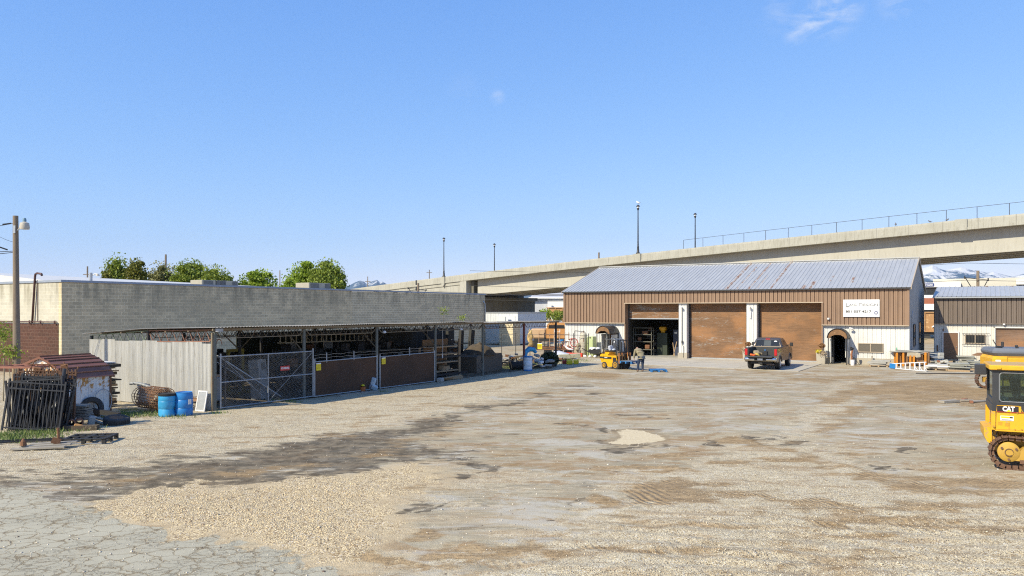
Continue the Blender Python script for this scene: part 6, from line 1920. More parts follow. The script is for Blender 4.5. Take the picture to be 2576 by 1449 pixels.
# iron fence panels stacked in front of the shed
def iron_panel(w, h, n, m, label, loc, rot, spear=.0, group='iron fence panels leaning in a stack'):
    a = thing('iron_fence_panel', label, 'fence panel', loc, 0, group)
    a.rotation_euler = rot
    b = MB()
    for z in (.08, h-.32, h-.12): b.box(-w/2, w/2, -.02, .02, z, z+.04)
    for x in (-w/2, w/2-.05): b.box(x, x+.05, -.025, .025, 0, h)
    b.build('frame', m, a)
    b = MB()
    for i in range(1, n): 
        x = -w/2+w*i/n; b.box(x-.014, x+.014, -.014, .014, .05, h-.1+spear)
    b.build('pickets', m, a)
    return a
m_ironr = mat('rusty iron panel', (.13, .065, .035), (.07, .04, .025), 6, .8)
m_irony = mat('bleached rusty iron', (.33, .25, .15), (.2, .12, .07), 4, .8)
P0 = G(76, 1087)
specs = [(0, 0, 1.75, 1.62, 13, m_iron, (R(-9), R(4), .08), 0, 'frontmost black iron fence panel of the leaning stack'),
         (.05, .16, 1.7, 1.7, 14, m_iron, (R(-7), R(-3), .0), 0, 'second black iron fence panel from the front of the stack'),
         (.12, .3, 1.6, 1.72, 11, m_iron, (R(-5), R(7), .12), .05, 'tilted black iron fence panel, third from the front of the stack'),
         (-.03, .45, 1.75, 1.78, 13, m_iron, (R(-4), R(0), -.05), .08, 'black iron fence panel in the middle of the stack'),
         (.03, .62, 1.7, 1.82, 15, m_ironr, (R(-3), R(-4), .05), .12, 'brownish spear-topped iron panel behind the black ones'),
         (.05, .8, 1.65, 1.84, 13, m_ironr, (R(-2), R(2), .1), .14, 'rusty spear-topped iron panel near the back of the stack'),
         (.1, .22, 1.7, 1.66, 15, m_iron, (R(-8), R(9), .05), 0, 'black iron panel skewed to the right near the front of the stack'),
         (-.05, .37, 1.65, 1.7, 16, m_iron, (R(-6), R(-8), .05), 0, 'black iron panel skewed to the left near the front of the stack'),
         (.08, .52, 1.7, 1.74, 17, m_iron, (R(-4), R(5), .0), 0, 'close-barred black iron panel in the middle of the stack'),
         (-.1, .98, 1.9, 1.9, 13, m_ironr, (R(-1), R(1), .0), .1, 'rearmost rusty iron panel of the stack, beside the shed')]
for dx, dy, w, h, n, m, rot, spear, l in specs:
    iron_panel(w, h, n, m, l, P0+Vector((dx, dy, 0)), rot, spear)
a = thing('tube_rack', 'rust-red and bleached square tube frame at the far left edge', 'rack', G(20, 1075)+Vector((-.2, .8, 0)), -.1)
b = MB()
for x in (-.9, .0, .55):
    for y in (0, .9): b.box(x, x+.06, y, y+.06, 0, 1.85)
b.build('uprights', m_irony, a)
b = MB()
for y in (0, .9): b.box(-.9, .6, y, y+.06, 1.85, 1.92)
for x in (-.9, -.5, -.1, .3, .55): b.box(x, x+.05, .06, .9, 1.855, 1.91)
b.build('top_frame', mat('faded red oxide', (.3, .13, .09), (.2, .08, .05), 3, .8), a)
a = thing('black_pole', 'thick black steel pole leaning at the right end of the panel stack', 'pole', G(148, 1082), 0)
b = MB(); b.cyl((0, -.15, 0), (.16, .05, 1.95), .06, n=10); b.cyl((-.01, -.16, 0), (.03, -.1, .5), .068, n=10); b.build('tube', mat('blue black paint', (.02, .024, .035), None, 3, .4), a, smooth=40)
a = thing('rusty_frames', 'tangle of rusty ladder-like frames on top of the panel stack', 'frame', P0+Vector((.15, .95, 1.62)), .1)
b = MB()
for z in (.0, .2, .42): b.cyl((-.75, 0, z+.02), (.45, .05, z), .017, n=5)
for x in np.linspace(-.7, .4, 7): b.cyl((x, 0, 0), (x+.04, .05, .42), .014, n=5)
b.cyl((-.9, -.1, -.2), (-.6, .1, .55), .02, n=5); b.cyl((.5, 0, -.3), (.3, .1, .5), .02, n=5); b.cyl((.6, 0, -.2), (.75, .1, .35), .02, n=5)
b.build('bars', m_rust, a)
b = MB(); b.obox((-.5, .1, .2), (.25, .1, .3), (.3, .2, 0), .02); b.obox((.35, .1, .25), (.2, .1, .35), (.2, -.3, 0), .02); b.build('bright_scrap', m_rust, a)
# tyres
m_tyre = mat('worn tyre rubber', (.035, .034, .033), (.06, .057, .052), 5, .85, bump=.3)
def tyre(loc, rot, r, w, label, rim=None):
    a = thing('tyre', label, 'tyre', loc, 0); a.rotation_euler = rot
    b = MB(); b.lathe([(r*.56, -w*.42), (r*.62, -w*.5), (r*.9, -w*.5), (r*.985, -w*.38), (r, -w*.2), (r, w*.2), (r*.985, w*.38), (r*.9, w*.5), (r*.62, w*.5), (r*.56, w*.42), (r*.55, 0), (r*.56, -w*.42)], n=28)
    b.f = [f for f in b.f if len(f) == 4]
    b.build('casing', m_tyre, a, smooth=35)
    b = MB()
    for k_ in range(36):
        t = 2*math.pi*k_/36
        b.obox((r*math.cos(t), r*math.sin(t), 0), (.02, .05*r/.35, w*.72), (0, 0, t))
    b.build('tread', m_tyre, a)
    if rim: b = MB(); b.lathe([(r*.54, -w*.3), (r*.56, -w*.34), (r*.5, -w*.05), (r*.2, 0), (0, 0)], n=20); b.lathe([(r*.56, w*.45), (r*.5, w*.3), (r*.3, w*.16), (0, w*.16)], n=20); b.build('rim', rim, a, smooth=35)
    return a
tyre(G(293.5, 1067)+Vector((0, 0, .12)), (R(9), R(3), .4), .40, .24, 'loose tyre with rusty rim lying flat on the gravel', m_rust)
tyre(G(213, 1058)+Vector((-.05, .55, .37)), (R(78), 0, SR+R(62)), .37, .22, 'bald tyre leaning upright against the shed wall')
a = thing('hose_loop', 'thin grey hose loop leaning against the shed wall', 'hose', SH+Vector((0, 0, 0)), SR)
b = MB(); b.tube([(.08+.02*math.sin(q), 1.42+.36*math.cos(q), .52+.46*math.sin(q)) for q in np.linspace(0, 6.28, 26)[:-1]], .016, 5, True); b.build('loop', m_galv, a, smooth=True)
# slabs, pipes, boards
m_slate = mat('stacked grey roofing', (.22, .21, .18), (.14, .13, .11), 4, .9, c3=(.32, .3, .25), a3=.64)
a = thing('roofing_stack', 'wavy stack of grey roofing sheets between the pole and the leaning tyre', 'stack', G(186, 1073)+Vector((0, .25, .28)), .1)
b = MB()
for i in range(9): b.obox((.02*math.sin(i*2), .01*i, .02+i*.045), (.75-.02*i, .55, .03), (R(random.uniform(-2, 2)), R(random.uniform(-2, 2)), .04*math.sin(i*1.7)))
b.build('sheets', m_slate, a)
m_clay = mat('terracotta', (.30, .13, .07), (.2, .085, .05), 4, .8)
for i, (px, py, l) in enumerate(((165, 1076, 'terracotta pipe left of three at the foot of the sheets'), (180, 1077, 'terracotta pipe in the middle of three'), (200, 1074, 'terracotta pipe right of three with open end'))):
    a = thing('clay_pipe', l, 'pipe', G(px, py)+Vector((0, 0, .19)), .5, 'terracotta pipes')
    b = MB(); b.lathe([(.075, -.3), (.11, -.3), (.11, .25), (.125, .25), (.125, .34), (.085, .34), (.085, -.2)], (0, 0, 0), 16, axis='y', rot=Matrix.Rotation(R(90), 4, 'X')); b.f = [f for f in b.f if len(f) == 4]
    b.build('pipe', m_clay, a, smooth=35)
a = thing('timber_block', 'low dark timber beam under the clay pipes', 'beam', G(190, 1086)+Vector((0, .35, 0)), .12)
b = MB(); b.box(-.55, .5, -.12, .12, 0, .15); b.build('beam', m_soil, a)
a = thing('split_boards', 'two grey boards sloping from the pipes towards the flat tyre', 'boards', G(238, 1068)+Vector((0, .1, 0)), -.5)
b = MB(); b.obox((-.1, 0, .1), (.85, .17, .05), (0, R(9), 0)); b.obox((-.15, .2, .15), (.9, .16, .05), (0, R(7), .1)); b.cyl((-.4, -.1, .22), (.55, -.12, .06), .015, n=5); b.build('board', m_woodg, a)
a = thing('black_beam', 'long black painted beam lying behind the flat tyre', 'beam', G(262, 1055)+Vector((0, .1, .0)), -.25)
b = MB(); b.obox((0, 0, .22), (1.15, .14, .16), (0, R(6), 0)); b.build('beam', m_black, a)
a = thing('old_block', 'short grey concrete lump beside the clay pipes', 'block', G(222, 1073)+Vector((0, .2, 0)), .3)
b = MB(); b.obox((0, 0, .16), (.22, .3, .32), (0, R(8), .2), .04); b.build('lump', m_concg, a)
# wire rolls
m_rmesh = mat('rusty mesh wire', (.34, .19, .10), (.22, .11, .06), 5, .85)
a = thing('mesh_roll', 'big rusty roll of reinforcing mesh on the ground left of the blue drums', 'mesh roll', G(395, 1040)+Vector((-.45, .75, .0)), 0)
b = MB(); q_ = random.Random(3)
ax = Vector((.80, -.60, .0)).normalized(); sd = Vector((.60, .80, 0)); upv = Vector((0, 0, 1))
for rr, n_r, ph in ((.46, 11, 0), (.38, 9, .3), (.28, 7, .7)):
    cc = Vector((0, 0, .5))
    for i in range(n_r):
        o = ax*(-.75+1.5*i/(n_r-1)+q_.uniform(-.03, .03))+cc
        b.tube([o+sd*(rr*math.cos(t)*(1+.05*math.sin(3*t+i)))+upv*(rr*math.sin(t)*.92) for t in np.linspace(ph, ph+6.2, 16)], .013, 4)
    for j in range(int(26*rr/.48)):
        t = 2*math.pi*j/(26*rr/.48)+ph
        b.cyl(cc+ax*-.8+sd*(rr*math.cos(t))+upv*(rr*math.sin(t)*.92), cc+ax*.8+sd*(rr*math.cos(t+.1))+upv*(rr*math.sin(t+.1)*.92), .009, n=3)
b.build('mesh', m_rmesh, a)
a = thing('mesh_sheets', 'flat pile of rusty mesh and angle iron behind the mesh roll', 'scrap', G(415, 1034)+Vector((.2, 1.1, 0)), -.3)
b = MB()
for i in range(26): b.cyl((-1.2+.09*i, -.5, .45+.012*(i % 5)), (-1.15+.09*i, .5, .5), .01, n=3)
for i in range(8): b.cyl((-1.3, -.5+.14*i, .62-.02*i), (1.2, -.5+.14*i, .42), .014, n=3)
b.box(-.6, 1.3, -.55, -.48, .34, .42); b.box(-1.2, .8, .4, .47, .55, .62)
b.build('bars', m_rmesh, a)
b = MB(); b.box(-1.1, 1.0, -.45, .45, .0, .3); b.build('timber_base', m_woodg, a)
a = thing('metal_duct', 'ribbed silver flexible duct lying over the mesh roll', 'duct', G(350, 1040)+Vector((-.1, .9, 1.0)), -.25)
b = MB(); pr = []
for i in range(22): pr.append(((-.8+.075*i), .05*math.sin(i*.3)-.008*i))
b.tube([(x, 0, z) for x, z in pr], [.05+.012*(i % 2) for i in range(22)], 8); b.build('duct', m_gcab, a)
a = thing('plank_stack', 'stack of weathered planks standing behind the shed by the panel wall', 'planks', G(284, 1036)+Vector((-.75, 1.35, 0)), -.42)
b = MB()
for i in range(16):
    b = MB(); b.obox((-.34+.09*math.sin(i*3.7), .05*math.sin(i*5), .08+i*.112), (.65+.2*math.sin(i*2.3), .6, .05+.03*(i % 3)), (R(2*math.sin(i*2)), R(2.5*math.sin(i)), .07*math.sin(i*1.3))); b.build('plank', [m_woodg, m_soil, m_wood, m_woodg, m_darkint][i % 5] if i < 15 else m_trimw, a)
a = thing('picture_frame', 'small white framed panel leaning on the panel wall right of the drums', 'frame', G(498, 1036)+Vector((0, .15, 0)), -.45); a.rotation_euler = (R(-12), 0, -.45)
b = MB(); b.box(-.24, .24, 0, .03, 0, .05); b.box(-.24, .24, 0, .03, .73, .78); b.box(-.24, -.19, 0, .03, .05, .73); b.box(.19, .24, 0, .03, .05, .73); b.build('frame', m_trimw, a)
b = MB(); b.box(-.19, .19, .01, .02, .05, .73); b.build('pane', m_galv, a)
# black pallet on the gravel
pl = thing('plastic_pallet', 'black plastic pallet lying on the gravel left foreground', 'pallet', G(198, 1118)+Vector((.03, .55, 0)), .12)
b = MB()
for y in (-.5, -.02, .42): b.box(-.6, .6, y, y+.1, .1, .15)
for x in (-.6, -.06, .5): b.box(x, x+.1, -.5, .52, .1, .148)
for x in (-.3, .24): b.box(x-.02, x+.02, -.5, .52, .1, .14)
b.build('deck', m_black, pl)
b = MB()
for x in (-.55, 0, .55):
    for y in (-.45, .02, .47): b.box(x-.05, x+.05, y-.05, y+.05, 0, .1)
b.build('feet', m_black, pl)
b = MB()
for y in (-.5, .42): b.box(-.6, .6, y, y+.08, 0.0, .02)
b.build('skid', m_galv, pl)
a = thing('hinged_boards', 'weathered boards with rusty hinges lying on the gravel, bottom left', 'boards', G(88, 1134)+Vector((0, .3, 0)), .16)
b = MB()
for i in range(3): b.obox((.0+.12*i, .2*i-.2, .06+.03*i), (1.35-.1*i, .17, .045), (0, R(-1.5), .06*i)); 
b.build('planks', m_woodg, a)
b = MB(); b.lathe([(0, -.0), (.09, .02), (.07, .12), (.03, .2), (0, .22)], (-.42, -.1, .1), 10); b.build('hinge', m_rust, a); b = MB(); b.cyl((.4, .1, .1), (.38, .1, .55), .04, n=8); b.obox((.35, .05, .2), (.22, .06, .16), (0, R(20), .3)); b.build('hinge', m_rust, a)
a = thing('long_bars', 'long black steel bars lying in the grass before the panel stack', 'bars', G(100, 1110), .2)
b = MB(); b.obox((-.3, 0, .05), (1.9, .05, .05), (0, 0, .1)); b.obox((.3, -.25, .05), (1.5, .05, .05), (0, 0, -.05)); b.obox((-.8, -.25, .04), (1.2, .06, .04), (0, 0, .25)); b.build('bar', m_iron, a)
a = thing('orange_scrap', 'folded orange brown scrap piece beside the black pole', 'scrap', G(202, 1082)+Vector((-.05, 0, 0)), .4)
b = MB(); b.obox((0, 0, .1), (.28, .12, .16), (.3, .3, 0), .02); b.build('piece', mat('orange scrap', (.45, .23, .07), (.3, .15, .05), 4, .7), a)
# grass tufts and weeds
def tufts(name, spots, seed, label):
    q = np.random.default_rng(seed); b = MB()
    for (px, py, r, n) in spots:
        c = G(px, py)
        for _ in range(n):
            x = c.x+q.normal(0, r); y = c.y+q.normal(0, r*.8); h = q.uniform(.05, .16); a_ = q.uniform(0, 6.28); dx, dy = math.cos(a_)*.012, math.sin(a_)*.012
            lx, ly = q.normal(0, .05, 2)
            b.add([(x-dx, y-dy, 0), (x+dx, y+dy, 0), (x+lx, y+ly, h)], [(0, 1, 2)])
    t = NT('grass blades'); geo = t.n('ShaderNodeNewGeometry')
    o = b.build(name, t.fin(t.mix(geo.outputs['Random Per Island'], (.07, .12, .02), (.2, .25, .06)), .7), fixn=False)
    return tag(o, label, 'grass', kind='stuff')
tufts('grass', [(20, 1098, .5, 500), (70, 1093, .5, 500), (120, 1088, .35, 260), (40, 1108, .35, 260), (130, 1100, .3, 150), (215, 1080, .25, 80), (330, 1042, .5, 420), (300, 1048, .4, 260), (395, 1044, .4, 200), (440, 1049, .3, 100), (545, 1040, .2, 60), (700, 1010, .3, 80), (738, 1012, .2, 60), (820, 992, .4, 60), (960, 986, .2, 30), (1350, 915, 1.2, 900), (1300, 925, .9, 500), (1420, 907, 1.2, 500), (1260, 928, .7, 200)], 5, 'thin spring grass and weeds along the junk and canopy foot')
# things leaning by the brown fence
a = thing('cement_bag', 'white and blue paper bag slumped against the brown fence', 'bag', G(936, 984)+Vector((0, .35, 0)), -.4)
b = MB(); b.obox((0, 0, .42), (.25, .1, .38), (R(-8), R(12), 0), .03); b.obox((.1, -.05, .14), (.3, .16, .24), (.2, .5, .2), .04); b.build('bag', mat('printed paper bag', (.55, .6, .62), (.12, .3, .45), 4, .7), a)
b = MB(); b.obox((-.25, -.08, .12), (.5, .25, .2), (0, R(-25), .3), .06); b.build('sack', mat('grey sack', (.2, .2, .22), None, 3, .9), a)
a = thing('orange_bucket', 'small terracotta orange pot with yellow flowers by the brown fence', 'pot', G(910, 987)+Vector((0, .3, 0)), 0)
b = MB(); b.lathe([(.1, 0), (.14, .22), (.15, .23), (.13, .23), (.1, .03)], n=14); b.build('pot', mat('orange pot', (.42, .13, .04), None, 3, .6), a)
b = MB(); b.lathe([(0, -.05), (.1, 0), (.05, .06), (0, .07)], (0, 0, .28), 8); b.tube([(-.1, 0, .2), (-.12, 0, .5), (-.08, 0, .62)], .015, 5); b.build('flowers', m_yel, a)
a = thing('sleeper', 'flat dark boards lying along the foot of the nearer brown fence', 'boards', k(.55, 7.2), -TH)
b = MB(); b.box(-.15, .1, -1.1, .6, 0, .06); b.box(-.05, .2, .2, 1.8, 0, .05); b.build('board', m_woodg, a)
# big white square stakes behind the gate (pipe ends)
# ---------------------------------------------------------------- pickup
def car_paint(name, c, metal=.6, rough=.32):
    t = NT(name); v = t.coord()
    n = t.noise(v, 3, 5, .6); sp = t.n('ShaderNodeSeparateXYZ'); t.t.links.new(v, sp.inputs[0])
    dust = t.math('MULTIPLY', t.ramp(sp.outputs[2], .5, 1.0, .75, .12), t.ramp(n, .3, .65, .5, 1))
    cc = t.mix(dust, c, (.32, .26, .19))
    return t.fin(cc, t.ramp(dust, 0, .8, rough, .75), metal, None, Coat_Weight=.4)
m_paint = car_paint('pewter brown car paint', (.115, .09, .068))
m_chrome = mat('chrome', (.65, .65, .65), (.5, .48, .44), 6, .18, 1.0)
m_bedl = mat('black bed liner', (.035, .037, .038), (.06, .06, .055), 8, .7)
m_tail = mat('red tail lamp', (.45, .01, .015), (.5, .03, .03), 20, .2)
m_cglass = mat('tinted glass', (.02, .022, .025), (.03, .033, .036), 2, .06)
pk = thing('pickup_truck', 'brown metallic pickup truck seen from behind with open tailgate and loaded bed', 'pickup truck', Vector((15.72, 49.9, 0)), -.50)
def arch_profile(pts_top, y0, y1, zb, arches, r):
    """side outline with wheel arches cut into the lower edge"""
    lo = [(y0, zb)]
    for c in arches:
        lo.append((c-r-.02, zb))
        for t in np.linspace(math.pi, 0, 13): lo.append((c+r*math.cos(t), max(zb, .42+r*math.sin(t))))
        lo.append((c+r+.02, zb))
    lo.append((y1, zb))
    return lo + pts_top[::-1]
RW, FW = 1.22, 4.87
side = arch_profile([(.12, 1.36), (2.15, 1.40), (2.2, 1.42), (4.35, 1.38), (5.4, 1.28), (5.75, 1.15), (5.8, .9)], .12, 5.8, .52, (RW, FW), .50)
b = MB()
for sx in (-1, 1):
    x0, x1 = (.80, 1.0) if sx > 0 else (-1.0, -.80)
    b.prism(side, x0, x1, 'yz')
b.build('body_side', m_paint, pk, smooth=30)
b = MB()
b.prism([(4.3, .6), (4.3, 1.38), (5.4, 1.30), (5.76, 1.17), (5.8, .6)], -.80, .80, 'yz')
b.build('hood', m_paint, pk)
# swollen rear arch lips
b = MB()
for sx in (-1, 1):
    for c in (RW, FW): b.tube([(sx*1.005, c+.52*math.cos(t), .42+.52*math.sin(t)) for t in np.linspace(.1, math.pi-.1, 14)], .03, 6)
b.build('wheel_arch', m_paint, pk, smooth=True)
b = MB(); b.box(-.80, .80, .14, 2.15, .84, .90); b.build('bed_floor', m_bedl, pk)
b = MB(); b.box(-.805, -.77, .14, 2.12, .9, 1.37); b.box(.77, .805, .14, 2.12, .9, 1.37); b.box(-.77, .77, 2.1, 2.16, .9, 1.38); b.box(-1.0, -.74, .14, 2.15, 1.38, 1.405); b.box(.74, 1.0, .14, 2.15, 1.38, 1.405); b.build('bed_liner', m_bedl, pk)
b = MB(); b.obox((0, -.12, .86), (1.55, .5, .07), (0, 0, 0), .02); b.build('tailgate', m_bedl, pk)
# cab
def loft(b, rings):
    n = len(rings[0]); base = []
    vs = [p for r_ in rings for p in r_]
    fs = [(k*n+i, k*n+(i+1) % n, (k+1)*n+(i+1) % n, (k+1)*n+i) for k in range(len(rings)-1) for i in range(n)]
    fs.append(tuple(range((len(rings)-1)*n, len(rings)*n)))
    b.add(vs, fs)
def cabring(hx, y0, y1, z, r=.1):
    return [(-hx, y0+r, z), (-hx+r, y0, z), (hx-r, y0, z), (hx, y0+r, z), (hx, y1-r, z), (hx-r, y1, z), (-hx+r, y1, z), (-hx, y1-r, z)]
b = MB()
loft(b, [cabring(.98, 2.2, 4.5, .55, .02), cabring(.99, 2.18, 4.5, 1.38, .05), cabring(.95, 2.19, 4.38, 1.43, .08), cabring(.80, 2.42, 3.85, 1.86, .1), cabring(.74, 2.5, 3.7, 1.95, .12), cabring(.5, 2.7, 3.4, 1.985, .12)])
cab = b.build('cab', m_paint, pk, smooth=35)
def on_cab(x, z, rear=True): 
    f = (z-1.43)/.43
    return 2.19+.23*f
b = MB()
def rw(x, z): return (x, on_cab(x, z)-.012, z)
b.add([rw(-.80, 1.47), rw(.80, 1.47), rw(.67, 1.83), rw(-.67, 1.83)], [(0, 1, 2, 3)]); b.v += []
g_ = b.build('rear_window', m_cglass, pk, fixn=False)
b = MB(); b.add([(-.22, on_cab(0, 1.48)-.018, 1.48), (.22, on_cab(0, 1.48)-.018, 1.48), (.22, on_cab(0, 1.82)-.018, 1.82), (-.22, on_cab(0, 1.82)-.018, 1.82)], [(0, 1, 2, 3)])
b.build('sliding_pane', mat('grey glass', (.09, .1, .1), None, 2, .1), g_, fixn=False)
b = MB(); b.tube([rw(-.83, 1.455), rw(-.70, 1.85), rw(.70, 1.85), rw(.83, 1.455)], .016, 5, True); b.build('window_seal', m_chrome, g_)
b = MB()
for sx in (-1, 1):
    def sw(y, z): 
        f = (z-1.43)/.43; return (sx*(.95-.15*f+.008), y, z)
    b.add([sw(2.40, 1.47), sw(3.2, 1.47), sw(3.2, 1.82), sw(2.60, 1.82)], [(0, 1, 2, 3)])
    b.add([sw(3.27, 1.47), sw(4.12, 1.47), sw(3.78, 1.82), sw(3.27, 1.82)], [(0, 1, 2, 3)])
b.build('side_window', m_cglass, pk, fixn=False)
b = MB()
for sx in (-1, 1):
    b.add([(sx*.02, 0, 0)], [])
b = MB(); b.box(-.14, .14, 2.42, 2.5, 1.88, 1.935); b.build('brake_lamp', m_tail, pk)
for sx in (-1, 1):
    b = MB(); b.obox((sx*.91, .13, 1.14), (.17, .1, .42), (0, 0, 0), .03); b.build('tail_lamp', m_tail, pk)
    b = MB(); b.tube([(sx*.97, 3.95, 1.45), (sx*1.15, 3.95, 1.5)], .03, 5); b.obox((sx*1.24, 3.93, 1.52), (.2, .1, .24), (0, 0, 0), .03); b.build('mirror', m_black, pk)
    b = MB(); b.box(sx*1.0-.012, sx*1.0+.012, 2.95, 3.1, 1.2, 1.23); b.box(sx*1.0-.012, sx*1.0+.012, 3.9, 4.05, 1.2, 1.23); b.build('door_handle', m_chrome, pk)
    b = MB()
    for y in (2.22, 3.23, 4.3): b.box(sx*1.0-.003, sx*1.0+.003, y, y+.012, .6, 1.38)
    b.build('door_gap', m_black, pk)
b = MB(); b.obox((0, -.02, .70), (2.0, .2, .22), (0, 0, 0), .06); b.build('rear_bumper', m_chrome, pk, smooth=40)
b = MB(); b.box(-.36, .36, -.13, -.118, .62, .78); b.build('plate_recess', m_black, pk)
b = MB(); b.box(-.16, .16, -.14, -.131, .64, .76); b.build('number_plate', m_vinyl, pk)
b = MB(); b.obox((0, 5.85, .68), (1.95, .18, .26), (0, 0, 0), .06); b.build('front_bumper', m_chrome, pk)
b = MB(); b.box(-.6, .6, .1, 5.6, .42, .58); b.cyl((-.5, .35, .5), (.5, .35, .5), .12, n=10); b.cyl((-.85, RW, .42), (.85, RW, .42), .07, n=8); b.lathe([(0, -.2), (.15, -.12), (.18, 0), (.15, .12), (0, .2)], (0, RW, .42), 12); b.box(-.12, .12, -.05, .3, .38, .5); b.build('chassis', m_black, pk)
for sx in (-1, 1):
    for c in (RW, FW):
        b = MB(); x0 = sx*.70; x1 = sx*.99
        b.lathe([(.2, 0), (.36, 0), (.41, .03), (.42, .07), (.42, .22), (.41, .26), (.36, .29), (.24, .29), (.22, .27), (0, .27)] if sx > 0 else [(.2, 0), (.36, 0), (.41, -.03), (.42, -.07), (.42, -.22), (.41, -.26), (.36, -.29), (.24, -.29), (.22, -.27), (0, -.27)], (x0, c, .42), 28, axis='x')
        wh_ = b.build('wheel', m_black, pk, smooth=35)
        b = MB(); b.lathe([(.23, sx*.0), (.235, sx*.012), (.19, sx*.012), (.17, -sx*.03), (.06, -sx*.02), (.05, sx*.03), (0, sx*.03)], (x1, c, .42), 20, axis='x')
        for q in range(5):
            t = q*1.2566; b.obox((x1-sx*.0, c+.12*math.cos(t), .42+.12*math.sin(t)), (.03, .17, .05), (t, 0, 0))
        b.build('rim', m_chrome, wh_, smooth=35)
# load in the bed
def load(name, label, cat, x, y, z, fn, m):
    a = thing(name, label, cat, pk.location+Matrix.Rotation(-.5, 3, 'Z') @ Vector((x, y, z)), -.5)
    b = MB(); fn(b); b.build({'toolbox': 'box', 'safety_vest': 'cloth', 'glove': 'cloth'}.get(name, 'piece'), m, a); return a
load('toolbox', 'black toolbox in the middle of the pickup bed', 'toolbox', .12, .9, .9, lambda b: (b.obox((0, 0, .14), (.3, .5, .26), (0, 0, .1), .02), b.obox((0, 0, .3), (.12, .3, .03))), m_black)
load('safety_vest', 'orange red cloth heap at the left side of the open pickup bed', 'clothing', -.55, .22, .9, lambda b: (b.obox((0, 0, .05), (.3, .3, .12), (.1, .2, .3), .05), b.obox((.12, .05, .04), (.2, .2, .1), (0, .1, 1), .04)), mat('orange cloth', (.75, .13, .02), (.5, .08, .02), 5, .8))
load('gloves', 'yellow gloves lying in the pickup bed', 'gloves', -.25, .35, .9, lambda b: (b.obox((0, 0, .06), (.26, .12, .07), (.2, .3, .4), .03), b.obox((-.1, .25, .1), (.2, .14, .09), (.2, .3, -.4), .03)), mat('yellow leather', (.6, .42, .08), (.4, .27, .08), 6, .8))
load('rag_pile', 'tan rags and rope piled against the left wall of the pickup bed', 'rags', -.42, .85, .9, lambda b: (b.obox((0, 0, .15), (.42, .5, .28), (.2, .1, .3), .09), b.obox((.25, .2, .08), (.3, .3, .16), (.1, .2, 1), .05)), mat('tan rags', (.3, .24, .15), (.17, .13, .08), 6, .9))
load('water_jug', 'small blue and grey jug near the front of the pickup bed', 'jug', .0, 1.5, .9, lambda b: (b.lathe([(.1, 0), (.11, .2), (.05, .3), (.04, .36), (0, .36)], n=10),), m_blue)
load('sticker_shape', 'white oval sticker on the right of the rear window', 'sticker', .45, 2.36, 1.70, lambda b: b.cyl((0, 0, 0), (0, -.004, 0), .07, n=14), m_vinyl).parent = None
for o_ in [o for o in bpy.data.objects if o.name.startswith('sticker_shape')]:
    for c_h in list(o_.children): bpy.data.objects.remove(c_h)
    bpy.data.objects.remove(o_)
b = MB(); p_ = [(.50+.10*math.cos(t), on_cab(0, 1.77+.035*math.sin(t))-.016, 1.77+.035*math.sin(t)) for t in np.linspace(0, 6.28, 15)[:-1]]
b.add(p_, [tuple(range(14))]); b.build('sticker', m_vinyl, g_, fixn=False)

# ---------------------------------------------------------------- forklift
m_fy = mat('forklift yellow', (.72, .38, .012), (.6, .3, .01), 1.5, .42, c3=(.3, .18, .06), a3=.72)
FA = R(50)
FO = Vector((6.52, 51.75, 0))
fk = thing('forklift', 'yellow forklift with black overhead guard and raised front facing right', 'forklift', FO, -FA)
fk.scale = (.88, .88, .88)
# local: +x forward, near side is -y
b = MB(); b.prism([(-.55, .45), (-.62, 1.02), (-.5, 1.08), (.15, 1.08), (.15, .98), (.55, .95), (.62, .62), (.62, .2), (.2, .12), (-.05, .3), (-.3, .42)], -.52, .52, 'xz'); b.build('body', m_fy, fk)
b = MB(); b.prism([(-.64, .62), (-.64, .98), (-.45, 1.03), (-.3, 1.03), (-.3, .62)], -.55, .55, 'xz'); b.build('counterweight', m_fy, fk)
b = MB(); b.box(-.655, .5, -.565, .565, .74, .88); b.build('black_stripe', m_black, fk)
b = MB()
for i in range(5): b.box(-.16+i*.058, -.12+i*.058, -.571, -.566, .785, .84)
b.build('white_marking', m_vinyl, fk)
b = MB(); b.box(-.35, .1, -.35, .35, 1.08, 1.2); b.build('engine_cover', m_fy, fk)
b = MB(); b.obox((.12, 0, 1.3), (.42, .42, .12), (0, 0, 0), .04); b.obox((-.1, 0, 1.5), (.14, .42, .45), (0, R(-12), 0), .05); s_ = b.build('seat', m_black, fk)
b = MB(); b.obox((-.02, -.05, 1.5), (.2, .48, .4), (.1, R(-14), .1), .07); b.obox((.1, .1, 1.38), (.3, .3, .12), (.2, .1, .3), .05); b.build('seat_cloth', mat('pale grey cloth', (.5, .53, .6), (.36, .39, .46), 5, .9, bump=.5), s_)
b = MB(); b.cyl((-.42, -.4, 1.32), (-.42, .4, 1.32), .14, n=16); b.lathe([(0, 0), (.05, .0), (.05, .04), (0, .04)], (-.42, -.44, 1.32), 8, axis='y'); b.build('gas_bottle', mat('cream gas bottle', (.42, .38, .28), (.3, .27, .2), 5, .5), fk, smooth=35)
b = MB()
for y in (-.46, .46):
    b.tube([(-.38, y, 1.02), (-.34, y, 1.6), (-.25, y, 2.12), (-.1, y, 2.19), (.75, y, 2.15), (.82, y, 2.05), (.95, y, 1.3), (1.0, y, .75)], .035, 6)
b.build('guard_frame', m_dark, fk, smooth=True)
b = MB()
for i in range(9): b.box(-.15+i*.11, -.11+i*.11, -.44, .44, 2.16, 2.19)
b.box(-.22, .82, -.48, -.43, 2.14, 2.2); b.box(-.22, .82, .43, .48, 2.14, 2.2); b.build('guard_roof', m_galv, fk)
b = MB(); b.prism([(.55, .45), (.55, .95), (.95, .95), (1.05, .55), (1.05, .45)], -.5, .5, 'xz'); b.build('front_deck', m_fy, fk)
